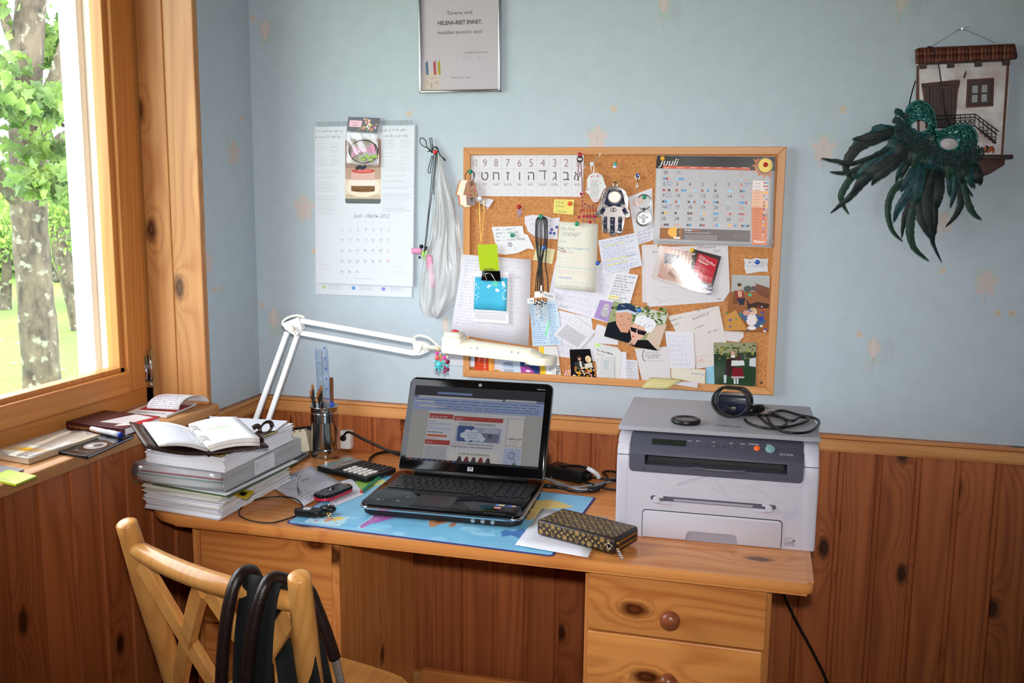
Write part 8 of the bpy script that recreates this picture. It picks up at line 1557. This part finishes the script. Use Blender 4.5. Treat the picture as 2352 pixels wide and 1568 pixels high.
sk_=thing('small_key','tiny silver key hanging on a blue pin beside the calendar','key',WY(*c3_(338,430),-.018));SK=sk_.location.copy();b=nb();ringat(b,WY(*c3_(335,400),-.0185)-SK,.0058,.0014,16);obj('bow',b,M_SILVER,sk_,smooth=True);b=nb();cy(b,WY(*c3_(342,425),-.0185)-SK,WY(*c3_(330,540),-.0185)-SK,.0014,n=8);obj('shank',b,M_SILVER,sk_,smooth=True);b=nb();plate_px(b,[(322,495),(345,498),(340,535),(318,530)],.0178,.0015,c3_,r=0,o0=SK);obj('bit',b,M_SILVER,sk_)
pin(*c3_(336,380),.013,PB_,'blue push pin holding the tiny key',r=.0042)
# ================================================================== HOUSE PLAQUE
ch=lambda x,y:(1850+x/2.703,40+y/2.703)
hp=thing('house_plaque','little white plaster house wall plaque with tiled roof hung by a wire','wall plaque',WY(2205,250,-.02));HPo=hp.location.copy();HH=lambda x,y,d:WY(*ch(x,y),-d)-HPo
def plastermat():
 t=NT('scorched_plaster');setb(t.b,.7);co=t.n('ShaderNodeTexCoord');n1=t.n('ShaderNodeTexNoise',None,Vector=(co,3),Scale=22.0,Detail=4.0);r=t.ramp(n1,[(.35,lin((206,190,182))),(.62,lin((236,232,232)))]);t.l(r,0,t.b,'Base Color');bp=t.n('ShaderNodeBump',None,Height=n1,Strength=.4,Distance=.002);t.l(bp,0,t.b,'Normal');return t.m
M_BRN=mat('plaque_dark_brown',(58,34,26),.5,var=.25,scale=70);M_BURN=mat('scorch_brown',(96,60,46),.6,var=.3,scale=80);M_IRON=mat('black_iron',(18,18,20),.4)
b=nb();plate_px(b,[(692,286),(1266,262),(1252,480),(1224,858),(700,858),(688,480)],.004,.014,ch,r=.002,o0=HPo);obj('wall_slab',b,plastermat(),hp,smooth=True)
for pts in(((690,300),(704,298),(712,860),(700,860),(686,480)),((1250,270),(1267,268),(1254,480),(1226,860),(1212,858),(1236,480))):b=nb();plate_px(b,pts,.0172,.0012,ch,r=0,o0=HPo);obj('scorched_edge',b,M_BURN,hp)
b=nb();plate_px(b,[(678,205),(700,195),(1285,170),(1292,180),(1306,250),(1300,262),(700,288),(688,282)],.004,.020,ch,r=.002,o0=HPo);obj('roof_slab',b,mat('roof_terracotta_dark',(86,44,34),.6),hp,smooth=True)
TILE=[mat('roof_tile_a',(104,54,40),.55),mat('roof_tile_b',(86,42,34),.55),mat('roof_tile_c',(118,66,48),.55)]
for r in range(2):
 for k in range(26):
  t=(k+.5)/26;x=684+(1296-684)*t;yt=200-28*t+r*40;p0_=HH(x,yt,.0235+.006*r);p1_=HH(x+2,yt+44,.028+.006*r);b=nb();tube(b,[p0_,p1_],[.0042,.0050],8,flat=.8);obj('roof_tile',b,TILE[(k*7+r*3)%3],hp,smooth=True)
b=nb();plate_px(b,[(700,286),(1262,262),(1262,272),(700,298)],.019,.003,ch,r=0,o0=HPo);obj('eaves_board',b,M_BRN,hp)
for x,y in((705,288),(876,282),(1046,275),(1218,266)):b=nb();plate_px(b,[(x,y),(x+42,y-2),(x+42,y+32),(x+2,y+34)],.016,.016,ch,r=.001,o0=HPo);obj('beam_end',b,M_BRN,hp)
b=nb();plate_px(b,[(718,410),(955,385),(960,400),(945,470),(930,680),(745,690),(735,520)],.0178,.0012,ch,r=.0004,o0=HPo);obj('door_scorch',b,M_BURN,hp)
b=nb();plate_px(b,[(724,415),(952,400),(952,420),(724,436)],.018,.006,ch,r=.001,o0=HPo);obj('door_lintel',b,M_BRN,hp)
for x0 in(745,905):b=nb();plate_px(b,[(x0,432),(x0+24,430),(x0+22,690),(x0-2,690)],.018,.005,ch,r=.001,o0=HPo);obj('door_post',b,M_BRN,hp)
for k in range(6):x0=770+k*23;b=nb();plate_px(b,[(x0,440),(x0+21,439),(x0+21,690),(x0,690)],.018,.002+.0004*(k%2),ch,r=.0005,o0=HPo);obj('door_plank',b,M_BRN,hp)
b=nb();plate_px(b,[(780,540),(880,450),(892,460),(792,552)],.0205,.0015,ch,r=0,o0=HPo);plate_px(b,[(772,556),(902,552),(902,566),(772,570)],.0205,.0015,ch,r=0,o0=HPo);obj('door_brace',b,M_BRN,hp)
b=nb();plate_px(b,[(1003,384),(1172,374),(1166,552),(994,562)],.0178,.0012,ch,r=.0004,o0=HPo);obj('window_scorch',b,M_BURN,hp)
b=nb();plate_px(b,[(1012,395),(1162,385),(1152,540),(1006,550)],.0185,.0030,ch,r=.001,o0=HPo);obj('window_shutter',b,M_BRN,hp)
for x,y in((1036,424),(1095,420),(1034,482),(1093,478)):b=nb();plate_px(b,[(x,y),(x+34,y-2),(x+33,y+44),(x-1,y+46)],.0216,.0006,ch,r=0,o0=HPo);obj('window_pane',b,mat('lace_pane',(150,156,158),.4,var=.5,scale=420),hp)
b=nb();plate_px(b,[(985,352),(995,330),(998,345),(990,375),(978,378)],.0182,.003,ch,r=0,o0=HPo);obj('iron_hook',b,M_IRON,hp)
for k in range(4):x0=1068+k*28;b=nb();plate_px(b,[(800,742+k*30),(x0,742+k*30),(x0,774+k*30),(800,774+k*30)],.018,.012+.001*k,ch,r=.0008,o0=HPo);obj('stair_step',b,plastermat()if k==0 else bpy.data.materials.get('scorched_plaster.001')or bpy.data.materials['scorched_plaster'],hp)
rails=[((805,612),(1055,600),(1202,708)),((805,632),(1052,618),(1190,728)),((808,684),(1050,672),(1180,782))]
for R_ in rails:b=nb();tube(b,[HH(x,y,.030)for x,y in R_],.0011,6);obj('rail_bar',b,M_IRON,hp,smooth=True)
for x,y0,y1 in[(812+30*k,614-1.4*k,684-1.4*k)for k in range(9)]+[(1052+26*k,602+19*k,674+22*k)for k in range(6)]:b=nb();cy(b,HH(x,y0,.030),HH(x,y1,.030),.0009,n=6);obj('baluster',b,M_IRON,hp)
for x,y in[(826+30*k,652-1.4*k)for k in range(8)]+[(1092+26*k,690+20*k)for k in range(4)]:b=nb();ringat(b,HH(x,y,.0302),.0036,.0008,14);ringat(b,HH(x,y+22,.0302),.0026,.0007,12);obj('iron_scroll',b,M_IRON,hp,smooth=True)
b=nb();plate_px(b,[(690,852),(1270,856),(1268,880),(1230,882),(690,878)],.002,.034,ch,r=.002,o0=HPo);obj('base_shelf',b,M_BRN,hp,smooth=True)
b=nb();plate_px(b,[(720,876),(1232,878),(1228,915),(1180,945),(1130,975),(1080,990),(1030,972),(960,985),(860,995),(760,960),(722,910)],.004,.014,ch,r=.002,o0=HPo);obj('base_scroll',b,mat('plaque_red_brown',(74,42,34),.5,var=.2,scale=60),hp,smooth=True)
q_=HH(1125,852,.026);b=nb();lathe(b,[(.010,0),(.0150,.006),(.0155,.014),(.0120,.017),(.0125,.0185),(.001,.0185)],20,Matrix.Translation(q_)@Matrix.Diagonal((1,.55,1,1)));obj('flower_pot',b,mat('terracotta',(170,88,52),.6,var=.15),hp,smooth=True)
for x,y in((763,188),(1195,165)):b=nb();ringat(b,HH(x,y,.016),.0050,.0010,14,.8);obj('screw_eye',b,M_SILVER,hp,smooth=True)
b=nb();tube(b,[HH(775,185,.016),HH(972,68,.006),HH(1190,162,.016)],.0006,5);tube(b,[HH(925,82,.006),HH(972,68,.006),HH(1022,54,.008)],.0006,5);obj('hanging_wire',b,M_SILVER,hp)
b=nb();cy(b,HH(972,70,.0),HH(972,70,.012),.0018,n=8);obj('nail',b,M_SILVER,hp)
# ================================================================== FEATHER MASK
mk_=thing('feather_mask','teal sequinned carnival mask with long dark green feathers on the plaque','mask',WY(2180,320,-.06));MKO=mk_.location.copy();MM=lambda x,y,d:WY(*ch(x,y),-d)-MKO
def seqmat():
 t=NT('teal_sequins');co=t.n('ShaderNodeTexCoord');v=t.n('ShaderNodeTexVoronoi',None,Vector=(co,3),Scale=420.0);s=t.n('ShaderNodeSeparateColor',None,Color=(v,1));r=t.ramp(s,[(.1,lin((10,78,80))),(.6,lin((40,150,142))),(.95,lin((150,226,214)))]);t.l(r,0,t.b,'Base Color');setb(t.b,.22,.55);bp=t.n('ShaderNodeBump',None,Height=(v,0),Strength=.9,Distance=.002);t.l(bp,0,t.b,'Normal');return t.m
SEQ=seqmat();M_BRAID=mat('teal_braid',(36,110,106),.45,var=.3,scale=300)
def lobe(outer,hole,nm):
 n_=40;O_=spline([Vector((x,y,0))for x,y in outer],5,True);m=len(O_);b=nb();cxy=sum(O_,Vector())/m;hc=Vector((hole[0],hole[1],0))
 rings=[]
 for s in(0,.33,.66,1.0):
  ring=[]
  for p_ in O_:
   a=atan2((p_-hc).y/hole[3],(p_-hc).x/hole[2]);h_=hc+Vector((hole[2]*cos(a),hole[3]*sin(a),0));q_=p_+(h_-p_)*s;ring.append(b.verts.new(MM(q_.x,q_.y,.050+.016*sin(pi*.5*min(1,s*1.3+.1)))))
  rings.append(ring)
 for A_,B_ in zip(rings,rings[1:]):_bridge(b,A_,B_,0)
 bmesh.ops.solidify(b,geom=list(b.faces),thickness=.0012);bmesh.ops.recalc_face_normals(b,faces=list(b.faces));obj(nm,b,SEQ,mk_,smooth=True,angle=180)
 b=nb();tube(b,[MM(p_.x,p_.y,.0515)for p_ in O_],.0024,8,closed=True);obj('braid_trim',b,M_BRAID,mk_,smooth=True)
 b=nb();tube(b,[MM(hc.x+hole[2]*cos(a),hc.y+hole[3]*sin(a),.0662)for a in[2*pi*i/28 for i in range(28)]],.0016,8,closed=True);obj('eye_trim',b,M_BRAID,mk_,smooth=True)
lobe([(622,590),(650,540),(710,518),(770,545),(800,600),(812,680),(800,730),(740,740),(660,720),(622,660)],(712,672,56,40),'mask_lobe')
lobe([(800,720),(850,700),(930,672),(1010,670),(1055,710),(1062,770),(1035,840),(960,850),(870,840),(810,790)],(892,782,60,42),'mask_lobe')
for x,y,r in((705,605,.0030),(940,710,.0042),(955,762,.0036),(815,695,.0032),(740,630,.0026),(900,715,.0028),(775,655,.0026),(985,735,.0026)):b=nb();ball(b,MM(x,y,.068),r,8,s=(1,.5,1));obj('rhinestone',b,mat('rhinestone',(150,230,232),.05,metal=.8),mk_,smooth=True)
def feathermat(name,c1,c2):
 t=NT(name);setb(t.b,.45,spec=.25);co=t.n('ShaderNodeTexCoord');n1=t.n('ShaderNodeTexNoise',None,Vector=(co,3),Scale=90.0,Detail=4.0);r=t.ramp(n1,[(.35,lin(c1)),(.7,lin(c2))]);t.l(r,0,t.b,'Base Color');t.b.inputs['Sheen Weight'].default_value=.3;return t.m
FE=[feathermat('feather_black_green',(6,16,16),(18,44,40)),feathermat('feather_dark_teal',(8,42,46),(20,84,88)),feathermat('feather_bottle_green',(12,38,28),(32,76,56))]
frg=random.Random(77)
def feather(pts,w,mi,d=.055,name='feather',barbs=60):
 C=spline([Vector((x,y,0))for x,y in pts],10);m=len(C)-1;b=nb();sc=1/2.703
 def wid(t):return 1.35*w*(.45+.55*min(1,t*4))*(1 if t<.55 else max(.06,((1-t)/.45)**.75))
 L,Rr,Mid=[],[],[]
 for i,c in enumerate(C):
  t=i/m;tg=(C[min(m,i+1)]-C[max(0,i-1)]).normalized();nn=Vector((-tg.y,tg.x,0));ww=wid(t);ja,jb=frg.uniform(.84,1.08),frg.uniform(.84,1.08);dd=d+.010*sin(pi*t*.9)
  Mid.append(b.verts.new(MM(c.x,c.y,dd+.0012)));L.append(b.verts.new(MM(c.x+nn.x*ww*ja+tg.x*ww*.3,c.y+nn.y*ww*ja+tg.y*ww*.3,dd)));Rr.append(b.verts.new(MM(c.x-nn.x*ww*jb+tg.x*ww*.3,c.y-nn.y*ww*jb+tg.y*ww*.3,dd-.001)))
 for i in range(m):
  b.faces.new((Mid[i],Mid[i+1],L[i+1],L[i]));b.faces.new((Mid[i+1],Mid[i],Rr[i],Rr[i+1]))
 for k in range(barbs):
  t=frg.uniform(.05,.75);i=int(t*m);c=C[i];tg=(C[min(m,i+1)]-C[max(0,i-1)]).normalized();s=frg.choice((-1,1));nn=Vector((-tg.y,tg.x,0))*s;a=c+nn*w*.6;e=c+nn*w*frg.uniform(1.15,1.9)+tg*w*frg.uniform(.6,1.8);e2=a+(e-a)*.5+tg*2
  v0,v1,v2,v3=b.verts.new(MM(a.x,a.y,d+.002)),b.verts.new(MM(a.x+tg.x*4,a.y+tg.y*4,d+.002)),b.verts.new(MM(e.x,e.y,d)),b.verts.new(MM(e2.x,e2.y,d+.004));b.faces.new((v0,v1,v3));b.faces.new((v1,v2,v3))
 o=obj(name,b,FE[mi],mk_,smooth=True,angle=180);b=nb();tube(b,[MM(c.x,c.y,d+.0016+.010*sin(pi*i/m*.9))for i,c in enumerate(C)][:int(m*.92)],[.0005]*int(m*.92),5);obj('quill',b,FE[0],o);return o
FL_=[([(610,690),(450,720),(330,790),(262,900),(265,1000)],26,1),([(600,720),(420,760),(300,830),(250,930),(300,1010)],24,0),([(590,700),(480,690),(410,685)],22,1),([(600,690),(420,740),(290,755)],20,0),([(580,780),(350,930),(240,1060),(225,1140),(272,1222)],17,2),([(590,830),(400,990),(300,1090),(220,1160),(155,1215)],15,0),([(600,800),(420,960),(330,1030),(262,1135)],18,0),([(620,770),(320,900),(190,890),(95,873)],11,0),([(620,780),(300,950),(150,958)],12,0),([(650,760),(470,860),(360,960),(310,1000)],30,1),([(690,770),(520,900),(420,960),(330,970)],30,0),([(690,790),(540,920),(450,990),(410,1040)],20,0),([(700,800),(600,930),(575,980),(560,1025)],12,1),([(690,800),(625,930),(590,1000)],12,0),([(740,900),(620,1010),(540,1080),(512,1200),(540,1320),(605,1390)],17,2),([(730,920),(660,1060),(580,1180),(548,1270)],22,1),([(740,930),(680,1110),(620,1230),(598,1370)],19,0),([(750,930),(690,1120),(650,1280),(670,1420),(768,1512)],22,2),([(770,930),(720,1100),(720,1230),(755,1320),(796,1392)],24,0),([(800,940),(760,1120),(770,1260),(800,1400)],26,0),([(820,950),(810,1130),(800,1300),(790,1390),(848,1522)],15,0),([(840,950),(830,1080),(810,1200)],24,0),([(700,900),(640,1000),(590,1080)],20,1),([(720,900),(700,1050),(690,1170)],26,1),([(930,900),(950,1020),(965,1140),(930,1230),(868,1300)],17,0),([(950,900),(985,1050),(1010,1150),(1050,1220),(1095,1255)],17,2),([(920,900),(930,1050),(900,1180)],16,1),([(970,900),(1010,990),(1055,1060)],17,1),([(940,880),(960,1000),(1040,1110)],15,2),([(880,900),(900,1000),(895,1110)],20,1),([(980,880),(1020,950),(1030,1030)],18,1),([(630,640),(590,590),(565,580),(600,575)],14,1),([(620,680),(570,640),(540,650)],16,1)]
for k in range(22):
 u=k/21;x0,y0=610+430*u,690+210*u**.8-60*max(0,u-.85);FL_.append(([(x0,y0),(x0-60+90*u,y0+80),(x0-120+170*u,y0+150+frg.uniform(-20,30))],24,frg.choice((0,1,1,2))))
for i,(pts,w,mi)in enumerate(FL_):feather(pts,w,mi,.045+.004*(i%4))
b=nb();path=spline([Vector((x,y,0))for x,y in((590,640),(600,720),(650,770),(730,790),(790,830),(870,880),(960,890),(1040,860),(1050,820))],10)
for k in range(430):
 c=frg.choice(path);x,y=c.x+frg.gauss(0,26),c.y+frg.gauss(0,26);r=frg.uniform(9,24);a0=frg.uniform(0,6.28);d0=.056+frg.uniform(0,.014);P=[MM(x+r*(1-.5*j/8)*cos(a0+j*.6),y+r*(1-.5*j/8)*sin(a0+j*.6),d0+.001*j)for j in range(9)];tube(b,P,.0019,5,flat=.35)
o=obj('curled_fluff',b,feathermat('feather_fluff',(6,34,34),(18,72,70)),mk_,smooth=True);o['kind']='stuff'
for P in(((790,185,.034),(825,290,.034),(845,420,.030),(860,540,.034),(880,620,.04),(905,700,.05)),((683,395,.010),(660,470,.02),(640,560,.045)),((760,182,.03),(790,185,.034))):b=nb();tube(b,spline([MM(*q_)for q_ in P],6),.0014,6);obj('hanging_cord',b,M_CORD,mk_,smooth=True)
